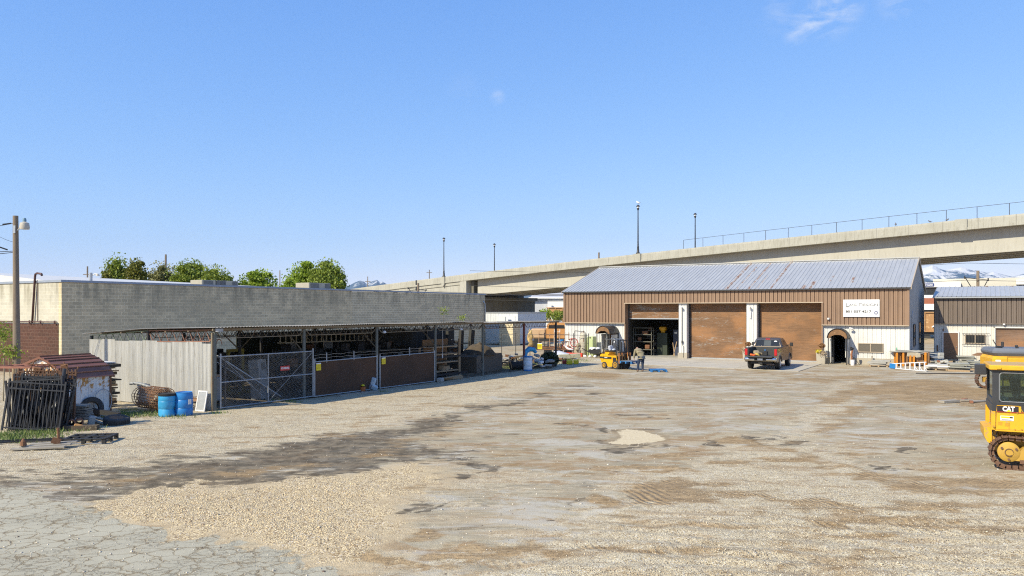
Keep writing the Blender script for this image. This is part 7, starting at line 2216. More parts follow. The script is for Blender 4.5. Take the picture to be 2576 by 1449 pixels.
b = MB(); b.box(.62, .95, -.52, -.505, .55, .85); b.box(.6, 1.02, -.3, .3, .5, .9); b.build('step', m_black, fk)
b = MB(); b.tube([(.85, 0, .95), (.62, 0, 1.42)], .025, 6); b.tube([(.62+.0*math.cos(t), .17*math.cos(t), 1.44+.13*math.sin(t)) for t in np.linspace(0, 6.28, 16)[:-1]], .014, 5, True); b.build('steering_wheel', m_black, fk)
b = MB()
for y in (-.36, -.27, .27, .36): b.box(1.12 if abs(y) > .3 else 1.2, 1.2 if abs(y) > .3 else 1.27, y-.03, y+.03, .12, 2.12 if abs(y) > .3 else 2.05)
for z in (.3, 1.2, 2.08): b.box(1.13, 1.19, -.36, .36, z, z+.07)
b.cyl((1.17, -.14, .3), (1.17, -.14, 1.9), .035, n=8); b.cyl((1.17, .14, .3), (1.17, .14, 1.9), .035, n=8)
b.build('mast', m_dark, fk)
b = MB(); b.box(1.28, 1.33, -.55, .55, .45, .52); b.box(1.28, 1.33, -.55, .55, 1.12, 1.19); b.box(1.28, 1.33, -.55, -.49, .5, 1.15); b.box(1.28, 1.33, .49, .55, .5, 1.15)
for y in (-.3, 0, .3): b.box(1.29, 1.32, y-.02, y+.02, .5, 1.15)
b.box(1.24, 1.4, -.62, -.55, .42, 1.2); b.box(1.24, 1.4, .55, .62, .42, 1.2)
b.build('load_backrest', mat('rusty orange brown steel', (.25, .11, .04), (.13, .06, .03), 5, .7), fk)
b = MB(); b.box(1.33, 1.38, -.33, -.25, .46, 1.22); b.box(1.33, 1.38, .25, .33, .46, 1.22); b.build('fork_upright', mat('orange fork', (.5, .2, .05), (.3, .13, .05), 4, .6), fk)
b = MB(); b.box(1.35, 2.4, -.34, -.24, .44, .48); b.box(1.35, 2.4, .24, .34, .44, .48); b.build('fork', m_black, fk)
b = MB(); b.box(1.22, 1.3, -.38, .38, .05, .42)
for y in (-.33, -.2, -.07, .07, .2, .33): b.box(1.3, 1.34, y-.02, y+.02, .05, .42)
b.build('carriage_plate', m_dark, fk)
for y in (-.42, .42):
    b = MB(); b.cyl((.68, y, 1.98), (.76, y, 1.98), .07, n=10); b.build('work_lamp', m_vinyl, fk)
def fwheel(x, y, r, w):
    b = MB(); s = -1 if y < 0 else 1
    b.lathe([(r*.5, 0), (r*.85, 0), (r*.97, .03), (r, .07), (r, w-.05), (r*.97, w-.01), (r*.85, w), (r*.55, w)], (x, y if s > 0 else y-w+.0, r), 26, axis='y')
    for q in range(22):
        t = q*2*math.pi/22; b.obox((x+r*math.cos(t), (y+w/2) if s > 0 else (y-w/2), r+r*math.sin(t)), (.03, w*.7, .05), (0, -t, 0))
    wl = b.build('wheel', m_tyre, fk, smooth=35)
    b = MB(); yy = y+s*w
    b.lathe([(r*.58, 0), (r*.6, .015), (r*.5, .015), (r*.45, -.02), (r*.2, -.02), (r*.18, .03), (0, .03)] if s > 0 else [(r*.58, 0), (r*.6, -.015), (r*.5, -.015), (r*.45, .02), (r*.2, .02), (r*.18, -.03), (0, -.03)], (x, yy-s*.01, r), 20, axis='y')
    for q in range(6):
        t = q*math.pi/3; b.obox((x+r*.33*math.cos(t), yy-s*.005, r+r*.33*math.sin(t)), (.03, .02, .03), (0, -t, 0))
    b.build('rim', m_fy, wl, smooth=35)
fwheel(-.2, -.42, .24, .17); fwheel(-.2, .42, .24, .17); fwheel(.98, -.42, .32, .24); fwheel(.98, .42, .32, .24)

# blue pallets
def pallet(loc, rz, label, top=None):
    a = thing('blue_pallet', label, 'pallet', loc, rz, 'blue pallets near the forklift')
    b = MB()
    for i in range(7): b.box(-.5, .5, -.6+i*.184, -.6+i*.184+.10, .12, .142)
    b.box(-.5, -.4, -.6, .604, .098, .12); b.box(-.05, .05, -.6, .604, .098, .12); b.box(.4, .5, -.6, .604, .098, .12); b.build('deck', m_pblue, a)
    b = MB()
    for x in (-.45, 0, .45):
        for y in (-.53, 0, .53): b.box(x-.05, x+.05, y-.07, y+.07, .02, .098)
    b.build('blocks', m_pblue, a)
    b = MB()
    for x in (-.45, 0, .45): b.box(x-.05, x+.05, -.6, .604, 0, .02)
    b.build('skids', m_pblue, a)
    return a
m_pblue = mat('blue pallet paint', (.02, .16, .42), (.03, .12, .28), 3, .7, c3=(.2, .2, .22), a3=.7)
fdir = Vector((math.cos(FA), -math.sin(FA), 0)); fleft = Vector((math.sin(FA), math.cos(FA), 0))
pa = pallet(FO+fdir*1.78+Vector((0, 0, .424)), -FA, 'blue pallet lifted on the forklift forks')
gm = thing('rubber_mat', 'dark grey rubber sheet lying on the lifted blue pallet', 'mat', FO+fdir*1.78+Vector((0, 0, .424+.144)), -FA)
b = MB(); b.obox((.0, 0, .012), (.95, 1.1, .022), (0, 0, .03)); b.build('sheet', mat('grey rubber', (.16, .16, .165), (.1, .1, .1), 2, .7), gm)
b = MB(); b.add([(-.502, -.30, .03), (-.502, -.3, .09), (-.502, -.1, .09), (-.502, -.1, .03)], [(0, 1, 2, 3)]); 
b = MB(); b.cyl((.506, -.25, .06), (.503, -.25, .06), .045, n=10); b.build('paint_mark', m_vinyl, pa)
pallet(G(1656, 935)+Vector((0, .15, 0)), -.05, 'blue pallet lying on the ground right of the worker')

# ---------------------------------------------------------------- worker
def skin_obj(name, nodes, edges, root, m, parent, sub=2):
    """nodes: (pos, (rx, ry)); grows a continuous surface along the edges"""
    me = bpy.data.meshes.new(name)
    me.from_pydata([n[0] for n in nodes], edges, [])
    o = bpy.data.objects.new(name, me); COL.objects.link(o)
    o.modifiers.new('skin', 'SKIN'); me.update()
    if not me.skin_vertices:
        bpy.context.view_layer.objects.active = o
        me.attributes.new if False else None
    sv = me.skin_vertices[0].data
    for i, n in enumerate(nodes):
        r_ = n[1] if isinstance(n[1], tuple) else (n[1], n[1])
        sv[i].radius = r_; sv[i].use_root = (i == root)
    s = o.modifiers.new('sub', 'SUBSURF'); s.levels = sub; s.render_levels = sub
    bpy.context.view_layer.update()
    dg = bpy.context.evaluated_depsgraph_get()
    nm = bpy.data.meshes.new_from_object(o.evaluated_get(dg))
    bpy.data.objects.remove(o)
    nm.name = name
    nm.materials.clear(); nm.materials.append(m)
    nm.polygons.foreach_set('use_smooth', [True]*len(nm.polygons))
    r = bpy.data.objects.new(name, nm); COL.objects.link(r); r.parent = parent
    return r
WP = G(1610, 935)
man = thing('person', 'man bending forward in an olive jacket and blue jeans beside the forklift', 'person', WP, 0)
m_skin = mat('skin', (.42, .24, .16), (.36, .2, .13), 9, .55)
m_jkt = mat('olive tan jacket', (.27, .235, .15), (.2, .17, .105), 7, .9, bump=.5)
m_jean = mat('blue denim', (.016, .03, .062), (.024, .042, .085), 8, .9, bump=.3, c3=(.05, .075, .12), a3=.66)
m_hair = mat('dark brown hair', (.035, .025, .02), None, 9, .8)
m_boot = mat('brown boots', (.17, .11, .07), (.1, .07, .05), 6, .8)
# x right, y away from the camera, z up
J = dict(pel=(.08, .0, .93), sp1=(.06, .10, 1.08), sp2=(.0, .24, 1.22), sp3=(-.05, .36, 1.32), neck=(-.08, .45, 1.385), head=(-.09, .53, 1.41), crown=(-.095, .60, 1.42),
         lsh=(-.23, .36, 1.30), lel=(-.29, .42, 1.0), lwr=(-.30, .45, .76), rsh=(.15, .40, 1.29), rel=(.17, .52, 1.02), rwr=(.04, .66, .80),
         lhip=(-.02, .0, .88), lkn=(-.10, .03, .49), lan=(-.145, -.02, .09), rhip=(.18, .0, .88), rkn=(.17, .07, .49), ran=(.16, .0, .09))
def hand(nodes, edges, wr, d, side, up):
    w = Vector(wr); d = Vector(d).normalized(); side = Vector(side).normalized()
    i0 = len(nodes); nodes.append((tuple(w+d*.05), (.035, .018))); palm = i0
    nodes.append((tuple(w+d*.085), (.038, .016))); edges.append((palm, palm+1))
    up = Vector(up).normalized()
    for k_, (off, ln) in enumerate(((-.028, .066), (-.010, .075), (.010, .070), (.027, .055))):
        a1 = len(nodes)
        nodes.append((tuple(w+d*.10+side*off), .0085)); edges.append((palm+1, a1))
        nodes.append((tuple(w+d*(.10+ln*.5)+side*off*1.15+up*.006), .008)); edges.append((a1, a1+1))
        nodes.append((tuple(w+d*(.10+ln*.85)+side*off*1.15+up*.03), .0065)); edges.append((a1+1, a1+2))
    a1 = len(nodes)
    nodes.append((tuple(w+d*.055-side*.04+up*.01), .011)); edges.append((palm, a1))
    nodes.append((tuple(w+d*.085-side*.052+up*.02), .009)); edges.append((a1, a1+1))
    return palm
nodes = []; edges = []
def nd(p, r): nodes.append((p if isinstance(p, tuple) else tuple(p), r)); return len(nodes)-1
ip = nd(J['pel'], (.15, .115)); a = nd(J['sp1'], (.14, .10)); b1 = nd(J['sp2'], (.15, .11)); c1 = nd(J['sp3'], (.13, .10)); n1_ = nd(J['neck'], (.058, .058)); h0 = nd(J['head'], (.078, .09)); h1 = nd(J['crown'], (.07, .08))
edges += [(ip, a), (a, b1), (b1, c1), (c1, n1_), (n1_, h0), (h0, h1)]
for s_n in 'lr':
    sh_ = nd(J[s_n+'sh'], .058); el = nd(J[s_n+'el'], .042); wr = nd(J[s_n+'wr'], (.030, .024)); edges += [(c1, sh_), (sh_, el), (el, wr)]
    d = Vector(J[s_n+'wr'])-Vector(J[s_n+'el'])
    pm = hand(nodes, edges, J[s_n+'wr'], d, (.1, 1, 0) if s_n == 'l' else (1, .2, 0), (.9, 0, -.1) if s_n == 'l' else (0, -.5, .5)); edges.append((wr, pm))
    hp = nd(J[s_n+'hip'], .088); kn = nd(J[s_n+'kn'], .062); an = nd(J[s_n+'an'], .042); edges += [(ip, hp), (hp, kn), (kn, an)]
    A = Vector(J[s_n+'an']); f1_ = nd(A+Vector((-.01, .06, -.04)), (.04, .035)); f2_ = nd(A+Vector((-.02, .15, -.055)), (.042, .025)); hl = nd(A+Vector((0, -.04, -.045)), (.033, .033)); edges += [(an, f1_), (f1_, f2_), (an, hl)]
body = skin_obj('body', nodes, edges, ip, m_skin, man)
# face on the far side of the head, turned down and away
b = MB()
H0 = Vector(J['head'])
for sx in (-1, 1):
    b.lathe([(0, -.012), (.012, 0), (0, .012)], H0+Vector((sx*.03, .06, -.075)), 8)
b.build('eyes', m_ink, body)
b = MB(); b.cyl(H0+Vector((0, .04, -.085)), H0+Vector((0, .03, -.115)), .012, .016, 6); b.obox(H0+Vector((0, .0, -.092)), (.045, .012, .008))
for sx in (-1, 1): b.obox(H0+Vector((sx*.082, .02, -.01)), (.02, .035, .05), (0, 0, 0), .008)
b.build('nose_mouth_ears', m_skin, body)
nodes = []; edges = []
q0 = nd(Vector(J['head'])+Vector((0, -.02, .028)), (.092, .088)); q1 = nd(Vector(J['crown'])+Vector((0, .0, .02)), (.085, .09)); edges.append((q0, q1))
skin_obj('hair', nodes, edges, 0, m_hair, man)
nodes = []; edges = []
i00 = nd(Vector(J['pel'])+Vector((.0, -.01, -.03)), (.175, .15)); ip = nd(Vector(J['pel'])+Vector((-.005, .0, .05)), (.21, .17)); a = nd(J['sp1'], (.205, .16)); b1 = nd(J['sp2'], (.225, .165)); c1 = nd(J['sp3'], (.19, .145)); n1_ = nd(Vector(J['neck'])+Vector((0, -.02, .0)), (.10, .09))
edges += [(i00, ip), (ip, a), (a, b1), (b1, c1), (c1, n1_)]
for s_n in 'lr':
    sh_ = nd(J[s_n+'sh'], .098); el = nd(J[s_n+'el'], .078); mid_ = nd(Vector(J[s_n+'el']).lerp(Vector(J[s_n+'wr']), .5), .064); wr = nd(Vector(J[s_n+'wr'])+(Vector(J[s_n+'el'])-Vector(J[s_n+'wr']))*.08, .043); edges += [(c1, sh_), (sh_, el), (el, mid_), (mid_, wr)]
skin_obj('jacket', nodes, edges, ip, m_jkt, man)
nodes = []; edges = []
ip = nd(Vector(J['pel'])+Vector((0, -.005, .03)), (.185, .145)); 
for s_n in 'lr':
    hp = nd(J[s_n+'hip'], (.125, .125)); th = nd(Vector(J[s_n+'hip']).lerp(Vector(J[s_n+'kn']), .5), .108); kn = nd(J[s_n+'kn'], .09); cf = nd(Vector(J[s_n+'kn']).lerp(Vector(J[s_n+'an']), .5), .074); an = nd(Vector(J[s_n+'an'])+Vector((0, 0, -.0)), .066); edges += [(ip, hp), (hp, th), (th, kn), (kn, cf), (cf, an)]
skin_obj('jeans', nodes, edges, ip, m_jean, man)
for s_n in 'lr':
    nodes = []; edges = []; A = Vector(J[s_n+'an'])
    i0 = nd(A+Vector((0, 0, .02)), .062); i1 = nd(A+Vector((0, -.04, -.035)), (.066, .055)); i2 = nd(A+Vector((-.01, .08, -.045)), (.062, .046)); i3 = nd(A+Vector((-.02, .19, -.055)), (.055, .034)); edges += [(i0, i1), (i1, i2), (i2, i3)]
    skin_obj('boot', nodes, edges, 0, m_boot, man)

# ---------------------------------------------------------------- track loader at the right edge
m_cy = mat('machine yellow', (.74, .40, .015), (.60, .31, .02), 1.6, .5, amt=.85, c3=(.40, .27, .12), a3=.63, s3=5)
m_cyd = mat('dusty machine yellow', (.50, .30, .04), (.34, .21, .06), 2, .65, c3=(.16, .1, .05), a3=.62)
m_cblk = mat('satin black cab paint', (.035, .037, .042), (.05, .05, .055), 2, .45)
m_trk = mat('rusty brown track steel', (.16, .085, .05), (.085, .05, .035), 6, .8, bump=.4, c3=(.3, .2, .12), a3=.66)
def clear_glass():
    t = NT('clear cab glass')
    g = t.n('ShaderNodeBsdfGlossy'); g.inputs['Roughness'].default_value = .03; g.inputs['Color'].default_value = (.8, .9, .9, 1)
    tr = t.n('ShaderNodeBsdfTransparent'); tr.inputs['Color'].default_value = (.62, .72, .68, 1)
    fr = t.n('ShaderNodeFresnel'); fr.inputs['IOR'].default_value = 1.45
    mx_ = t.n('ShaderNodeMixShader'); t.t.links.new(t.math('ADD', fr.outputs[0], .05), mx_.inputs[0]); t.t.links.new(tr.outputs[0], mx_.inputs[1]); t.t.links.new(g.outputs[0], mx_.inputs[2])
    t.t.links.new(mx_.outputs[0], t.out.inputs[0])
    return t.m
m_cglz = clear_glass()
LR = -.46
ld = thing('track_loader', 'yellow tracked loader with glazed black cab, cut by the right edge in the foreground', 'loader', Vector((11.82, 18.75, 0)), LR)
def track(par, x0, x1, r, y0, y1, m, n=58, lug=.03, zc=None):
    """oval track of separate shoes round two wheels"""
    zc = r if zc is None else zc
    L = (x1-x0); per = 2*L+2*math.pi*r
    b = MB(); ch = MB()
    for k_ in range(n):
        d = per*k_/n
        if d < L: p = (x0+d, zc-r); an = 0
        elif d < L+math.pi*r: t = (d-L)/r; p = (x1+r*math.sin(t), zc-r*math.cos(t)); an = t
        elif d < 2*L+math.pi*r:
            e = d-L-math.pi*r; p = (x1-e, zc+r-.03*math.sin(math.pi*e/L)); an = math.pi
        else: t = (d-2*L-math.pi*r)/r; p = (x0-r*math.sin(t), zc+r*math.cos(t)); an = math.pi+t
        nrm = Vector((math.sin(an), 0, -math.cos(an)))
        c = Vector((p[0], (y0+y1)/2, p[1]))
        b.obox(c+nrm*.012, (per/n*.93, y1-y0, .022), (0, -an, 0)); b.obox(c+nrm*(.012+lug)+Vector((math.cos(an), 0, math.sin(an)))*per/n*.3, (.025, y1-y0, lug*2), (0, -an, 0))
        ch.obox(c-nrm*.035, (per/n*.8, .05, .06), (0, -an, 0)); ch.obox(c-nrm*.035+Vector((0, (y0-y1)*.28, 0)), (per/n*.7, .04, .07), (0, -an, 0))
    t_ = b.build('track', m, par)
    ch.build('chain', m, t_)
    return t_
for y0, y1 in ((0, .36), (1.35, 1.71)):
    track(ld, .0 if y0 == 0 else .12, 1.95, .37, y0, y1, m_trk, 46, .018, .40)
    b = MB(); yy = y0+.01
    b.lathe([(.0, 0), (.09, 0), (.09, .01), (.12, .02), (.2, .03), (.235, .05), (.235, .3), (0, .3)], (0, yy, .42), 30, axis='y'); sp1 = b.build('sprocket', m_cyd, ld, smooth=30)
    b = MB()
    for q in range(3): t = q*2.094+.5; b.cyl((.17*math.cos(t), yy-.005, .42+.17*math.sin(t)), (.17*math.cos(t), yy+.03, .42+.17*math.sin(t)), .028, n=8)
    b.tube([(.085*math.cos(t), yy-.006, .42+.085*math.sin(t)) for t in np.linspace(.2, 5.4, 18)], .012, 4); b.build('hub_ring', m_trk, sp1)
    b = MB(); b.prism([(.12, .22), (.2, .42), (.3, .55), (.7, .52), (1.7, .5), (1.9, .36), (1.7, .2)], y0+.06, y1-.06, 'xz'); b.build('roller_frame', m_cyd, ld)
    b = MB(); b.box(.22, 1.7, y0+.02, y0+.06, .16, .25); b.box(.45, .9, y0+.0, y0+.05, .28, .4); b.build('guard_plate', m_trk, ld)
    b = MB()
    for x in (.35, .62, .9, 1.18, 1.46): b.cyl((x, y0+.05, .16), (x, y1-.05, .16), .085, n=14)
    b.cyl((1.95, y0+.05, .42), (1.95, y1-.05, .42), .26, n=22); b.build('roller', m_trk, ld)
b = MB(); b.prism([(-.5, .95), (-.48, .72), (-.42, .6), (-.36, .57), (-.33, .6), (-.33, .98)], .28, 1.42, 'xz'); b.build('rear_counterweight', m_cy, ld)
b = MB(); b.prism([(-.33, .60), (-.33, .92), (-.2, .92), (-.2, .72)], .32, 1.4, 'xz'); b.prism([(-.22, .55), (-.22, .95), (2.2, .95), (2.2, .5)], .42, 1.3, 'xz'); b.build('lower_hull', m_cyd, ld)
b = MB(); b.prism([(-.26, .93), (-.245, 1.38), (1.9, 1.38), (2.15, 1.25), (2.2, .88), (-.2, .93)], .10, 1.6, 'xz'); b.build('side_panel', m_cy, ld)
b = MB(); b.box(-.36, -.27, .1, .2, .93, 1.38); b.box(-.36, -.27, 1.5, 1.6, .93, 1.38); b.box(-.28, .55, .08, .10, .905, .925); b.build('corner_bracket', m_cy, ld)
b = MB(); b.box(-.345, 1.2, .09, 1.61, 1.381, 1.54); b.box(-.33, -.25, .12, 1.58, 1.34, 1.4); b.build('black_band', m_cblk, ld)
b = MB(); b.add([(-.245, .083, 1.365), (.25, .083, 1.365), (.25, .083, 1.515), (-.245, .083, 1.515)], [(0, 1, 2, 3)]); b.tube([(-.25, .086, 1.37), (-.24, .086, 1.52), (.21, .086, 1.52), (.30, .086, 1.36), (.56, .086, .99)], .006, 4)
b.build('panel_outline', m_cy, ld, fixn=False)
b = MB(); b.box(-.24, .20, .079, .0828, 1.372, 1.510); b.build('decal_ground', mat('maroon black decal', (.03, .022, .024), None, 4, .4), ld)
b = MB(); b.box(-.24, .75, .075, .0785, 1.362, 1.374); b.build('red_stripe', m_red, ld)
text_mesh('CAT', .155, m_vinyl, 'lettering', ld, (-.005, .074, 1.440), ext=.0015, width=.25, offset=.008)
b = MB(); b.add([(-.055, .0705, 1.374), (.06, .0705, 1.374), (.0, .0705, 1.437)], [(0, 1, 2)]); b.build('yellow_triangle', m_yel, ld, fixn=False)
b = MB(); b.box(-.17, .10, .092, .0995, 1.16, 1.275); pt = b.build('data_plate', m_vinyl, ld)
b = MB(); b.box(-.155, .085, .089, .0915, 1.22, 1.262); b.build('plate_band', m_yel, pt)
b = MB(); b.box(.02, .08, .0865, .0885, 1.225, 1.258); b.box(-.15, .08, .089, .0915, 1.185, 1.192); b.box(-.15, .06, .089, .0915, 1.17, 1.176); b.build('plate_print', m_ink, pt)
b = MB()
for i in range(4): b.box(-.22+.0*i, -.13, .094, .0995, 1.05+.022*i, 1.058+.022*i); b.box(-.08, .02, .094, .0995, 1.03+.022*i, 1.038+.022*i)
b.build('stencil_lines', m_cyd, ld)
b = MB(); b.box(.44, .75, .076, .083, 1.385, 1.50); b.build('white_label', m_vinyl, ld)
for x, z in ((-.31, 1.01), (.17, 1.36), (.33, 1.28), (.12, .97), (.26, .98), (.44, .98)):
    b = MB(); b.cyl((x, .07 if x > -.3 else .06, z), (x, .12, z), .014 if x > -.3 else .025, n=8); b.build('bolt', m_cyd, ld)
b = MB(); b.tube([(-.2, .3, .9), (-.25, .26, .75), (-.12, .3, .62), (.1, .34, .7), (.3, .36, .82)], .014, 5); b.tube([(-.3, .32, .95), (-.32, .27, .8), (-.2, .3, .7), (.0, .33, .85)], .012, 5); b.build('hydraulic_hose', m_black, ld)
b = MB(); b.box(.0, .012, .094, .0995, .95, 1.355); b.box(-.24, .56, .094, .0995, .945, .957); b.box(.60, .612, .094, .0995, .95, 1.355); b.build('panel_seam', m_cyd, ld)
# cab
b = MB()
X0, X1, Y0, Y1, Z0, Z1 = -.33, 1.15, .12, 1.56, 1.54, 2.36
for y in (Y0, Y1-.07):
    b.box(X0, X0+.14, y, y+.07, Z0, Z1); b.box(X1-.08, X1, y, y+.07, Z0, Z1); b.box(.34, .40, y+.005, y+.065, Z0, Z1)
    b.box(X0+.14, X1-.08, y, y+.07, Z1-.05, Z1); b.box(X0+.14, X1-.08, y, y+.07, Z0, Z0+.06)
for x in (X0, X1-.07):
    b.box(x, x+.07, Y0+.07, Y1-.07, Z1-.06, Z1); b.box(x, x+.07, Y0+.07, Y1-.07, Z0, Z0+.12)
cb_ = b.build('cab_frame', m_cblk, ld)
b = MB(); wx0, wx1, wz0, wz1 = -.185, .93, 1.61, 2.30
rr = .07; pts = []
for cx_, cz_, t0_ in ((wx1-rr, wz1-rr, 0), (wx0+rr, wz1-rr, 90), (wx0+rr, wz0+rr, 180), (wx1-rr, wz0+rr, 270)):
    for t in np.linspace(t0_, t0_+90, 5): pts.append((cx_+rr*math.cos(R(t)), Y0-.005, cz_+rr*math.sin(R(t))))
b.tube(pts, .014, 5, True); b.build('window_seal', mat('grey seal', (.2, .21, .22), None, 4, .5), cb_)
b = MB(); b.box(X0+.14, .34, Y0+.03, Y0+.035, Z0+.06, Z1-.05); b.box(.40, X1-.08, Y0+.03, Y0+.035, Z0+.06, Z1-.05); b.box(X0+.14, .34, Y1-.035, Y1-.03, Z0+.06, Z1-.05); b.box(.40, X1-.08, Y1-.035, Y1-.03, Z0+.06, Z1-.05); b.box(X0+.03, X0+.035, Y0+.07, Y1-.07, Z0+.12, Z1-.06); b.build('window', m_cglz, cb_)
b = MB(); b.box(-.0, .03, Y1-.10, Y1-.08, 1.6, 2.3); b.box(-.15, .34, Y1-.1, Y1-.08, 1.72, 1.76); b.box(.16, .19, Y0+.05, Y0+.06, 1.6, 2.3); b.build('grab_rail', m_cblk, cb_)
b = MB(); b.obox((.45, .84, 1.62), (.5, .5, .14), (0, 0, 0), .05); b.obox((.2, .84, 1.9), (.14, .48, .55), (0, R(-10), 0), .06); b.build('seat', m_black, ld)
b = MB(); b.obox((-.08, .35, 1.64), (.22, .25, .12), (.3, .2, .3), .04); b.obox((.0, .3, 1.61), (.2, .2, .06), (.1, .2, .8), .03); b.build('rag', mat('white blue rag', (.55, .58, .62), (.25, .32, .4), 8, .9, bump=.5), ld)
b = MB(); b.obox((.22, .3, 1.60), (.2, .16, .05), (0, 0, .1), .01); b.build('tray', m_lens, ld)
b = MB(); b.obox((.41, .84, 2.425), (1.62, 1.62, .11), (0, 0, 0), .015); b.box(X0+.08, X0+.17, .0, .03, 2.40, 2.44); cr_ = b.build('cab_roof', m_cy, ld)
b = MB(); b.box(X0-.02, 1.17, .1, 1.58, 2.4805, 2.487); b.cyl((.2, .3, 2.487), (.5, .5, 2.50), .01, n=4); b.build('dusty_top', mat('dusty roof skin', (.50, .33, .13), (.40, .28, .14), 2, .8), cr_)
b = MB(); b.obox((-.5, 1.15, 2.31), (.25, .30, .26), (0, 0, 0), .02); b.box(-.42, -.3, 1.1, 1.18, 2.3, 2.36); b.build('work_lamp_box', m_cblk, ld)
b = MB(); b.prism([(1.15, 1.38), (1.15, 1.72), (2.0, 1.62), (2.15, 1.3)], .3, 1.4, 'xz'); b.build('hood', m_cy, ld)
for y in (.05, 1.6): b = MB(); b.prism([(.9, 1.25), (1.0, 1.45), (2.6, .7), (2.9, .35), (2.75, .3), (2.4, .6)], y, y+.1, 'xz'); b.build('lift_arm', m_cy, ld)
b = MB(); b.prism([(2.8, .02), (2.75, .75), (2.85, .85), (2.9, .7), (2.95, .2), (3.5, .05), (3.5, .02)], -.05, 1.76, 'xz'); b.build('bucket', m_cyd, ld)

# ---------------------------------------------------------------- excavator behind the loader
EX = Vector((22.1, 36.6, 0)); ER = -.30
ex = thing('excavator', 'yellow excavator with grey engine cover standing behind the track loader', 'excavator', EX, ER)
for y0, y1 in ((0, .5), (1.9, 2.4)): track(ex, .4, 3.3, .38, y0, y1, m_trk, 50, .02, .42)
b = MB(); b.box(.3, 3.4, .1, .4, .3, .55); b.box(.3, 3.4, 2.0, 2.3, .3, .55); b.box(1.2, 2.5, .4, 2.0, .45, .8); b.cyl((1.85, 1.2, .8), (1.85, 1.2, .95), .6, n=20); b.build('undercarriage', m_cyd, ex)
m_gcov = mat('slate grey cover', (.13, .145, .175), (.17, .18, .2), 1.2, .6, c3=(.22, .2, .17), a3=.66)
b = MB(); b.obox((1.25, 1.2, 1.3), (2.1, 2.3, .74), (0, 0, 0), .12); b.obox((3.0, .55, 1.25), (1.2, .9, .6), (0, 0, 0), .06); b.build('house', m_cy, ex)
b = MB(); b.obox((1.28, 1.2, 1.855), (2.12, 2.3, .36), (0, 0, 0), .14); b.build('engine_cover', m_gcov, ex)
b = MB(); b.obox((.42, .045, 1.42), (.22, .03, .17), (0, 0, 0), .01); b.build('handle_recess', m_wht, ex)
b = MB(); b.box(.78, .79, .042, .05, 1.0, 1.66); b.box(.8, 2.3, .042, .05, 1.64, 1.66); b.build('panel_gap', m_black, ex)
b = MB(); b.tube([(.55, .6, 2.0), (.5, .6, 2.12), (.4, .6, 2.3), (.34, .6, 2.42)], .02, 6); b.obox((.62, .7, 2.08), (.3, .12, .1), (0, 0, .2), .03); b.obox((1.3, .5, 2.08), (.12, .1, .22), (0, R(-20), 0), .03); b.cyl((1.0, 1.6, 2.0), (1.0, 1.6, 2.3), .06, n=8); b.build('exhaust_pipe', m_dark, ex)
b = MB(); b.obox((3.05, 1.85, 1.95), (1.3, .95, 1.9), (0, 0, 0), .1); b.build('cab', m_cblk, ex)
b = MB(); b.box(2.5, 3.6, 1.36, 1.375, 1.5, 2.7); b.box(2.5, 3.6, 2.33, 2.345, 1.5, 2.7); b.build('window', m_glassd, ex)
b = MB(); b.prism([(3.3, 1.2), (3.3, 1.6), (4.6, 3.6), (5.2, 3.9), (6.6, 3.3), (6.6, 3.0), (5.2, 3.45), (4.9, 3.2), (3.8, 1.2)], .95, 1.25, 'xz'); b.build('boom', m_cy, ex)
b = MB(); b.prism([(6.4, 3.5), (6.8, 3.4), (6.6, 1.2), (6.4, 1.2)], .97, 1.23, 'xz'); b.build('arm', m_cy, ex)
b = MB(); b.prism([(6.2, 1.3), (6.8, 1.3), (6.7, .6), (6.2, .4), (5.8, .8)], .7, 1.5, 'xz'); b.build('bucket', m_trk, ex)

# ---------------------------------------------------------------- things along the workshop front
m_dry = leaf_mat('dry brown leaves', (.2, .09, .03), (.36, .2, .09), .1)
m_dryp = leaf_mat('dry pale leaves', (.38, .28, .18), (.55, .45, .33), .1)
m_yfl = leaf_mat('yellow flowers', (.6, .5, .01), (.75, .65, .04), .2)
def planter(loc, label, flowers):
    a = thing('planter', label, 'planter', loc, -TH, 'concrete planters by the roller doors')
    b = MB(); b.prism([(-.27, 0), (-.31, .78), (-.25, .78), (-.24, .72), (.24, .72), (.25, .78), (.31, .78), (.27, 0)], -.28, .28, 'xz'); b.build('pot', m_conc, a)
    b = MB(); b.tube([(.03, 0, .7), (.05, 0, .95), (.03, 0, 1.2)], .025, 6); b.build('stem', m_bark, a)
    q = np.random.default_rng(int(loc.x*10))
    p = q.normal(0, 1, (700, 3)); p /= np.linalg.norm(p, axis=1)[:, None]; p *= (q.random((700, 1))**.35)*np.array([.25, .25, .17]); p += np.array([.03, 0, 1.28])
    leaves_mesh('topiary_ball', p, .035, m_dry, a, 4)
    p = q.normal(0, 1, (420, 3))*np.array([.11, .12, .09])+np.array([.14 if flowers else -.16, -.2, .76 if flowers else .86]); leaves_mesh('dried_flowers', p, .04, m_dryp, a, 5)
    if flowers: p = q.normal(0, 1, (360, 3))*np.array([.1, .1, .06])+np.array([-.14, -.1, .87]); leaves_mesh('yellow_flowers', p, .035, m_yfl, a, 6)
    return a
planter(L2W(C0, 15.65, -.5), 'concrete planter with brown topiary ball behind the pickup, at the second pillar', False)
planter(L2W(C0, 20.85, -.55), 'concrete planter with brown topiary ball and yellow flowers by the awning', True)
def at(s, t, z=0): return L2W(C0, s, t, z)
a = thing('bucket', 'white plastic bucket standing right of the awning', 'bucket', at(23.0, -1.25), 0)
b = MB(); b.lathe([(.12, 0), (.145, .36), (.155, .36), (.155, .38), (.135, .38), (.112, .02), (0, .02)], n=18); b.build('pail', m_vinyl, a, smooth=35)
a = thing('tool_handles', 'worn orange brown shovel and black-headed tools standing by the bucket', 'tools', at(22.92, -.95), 0)
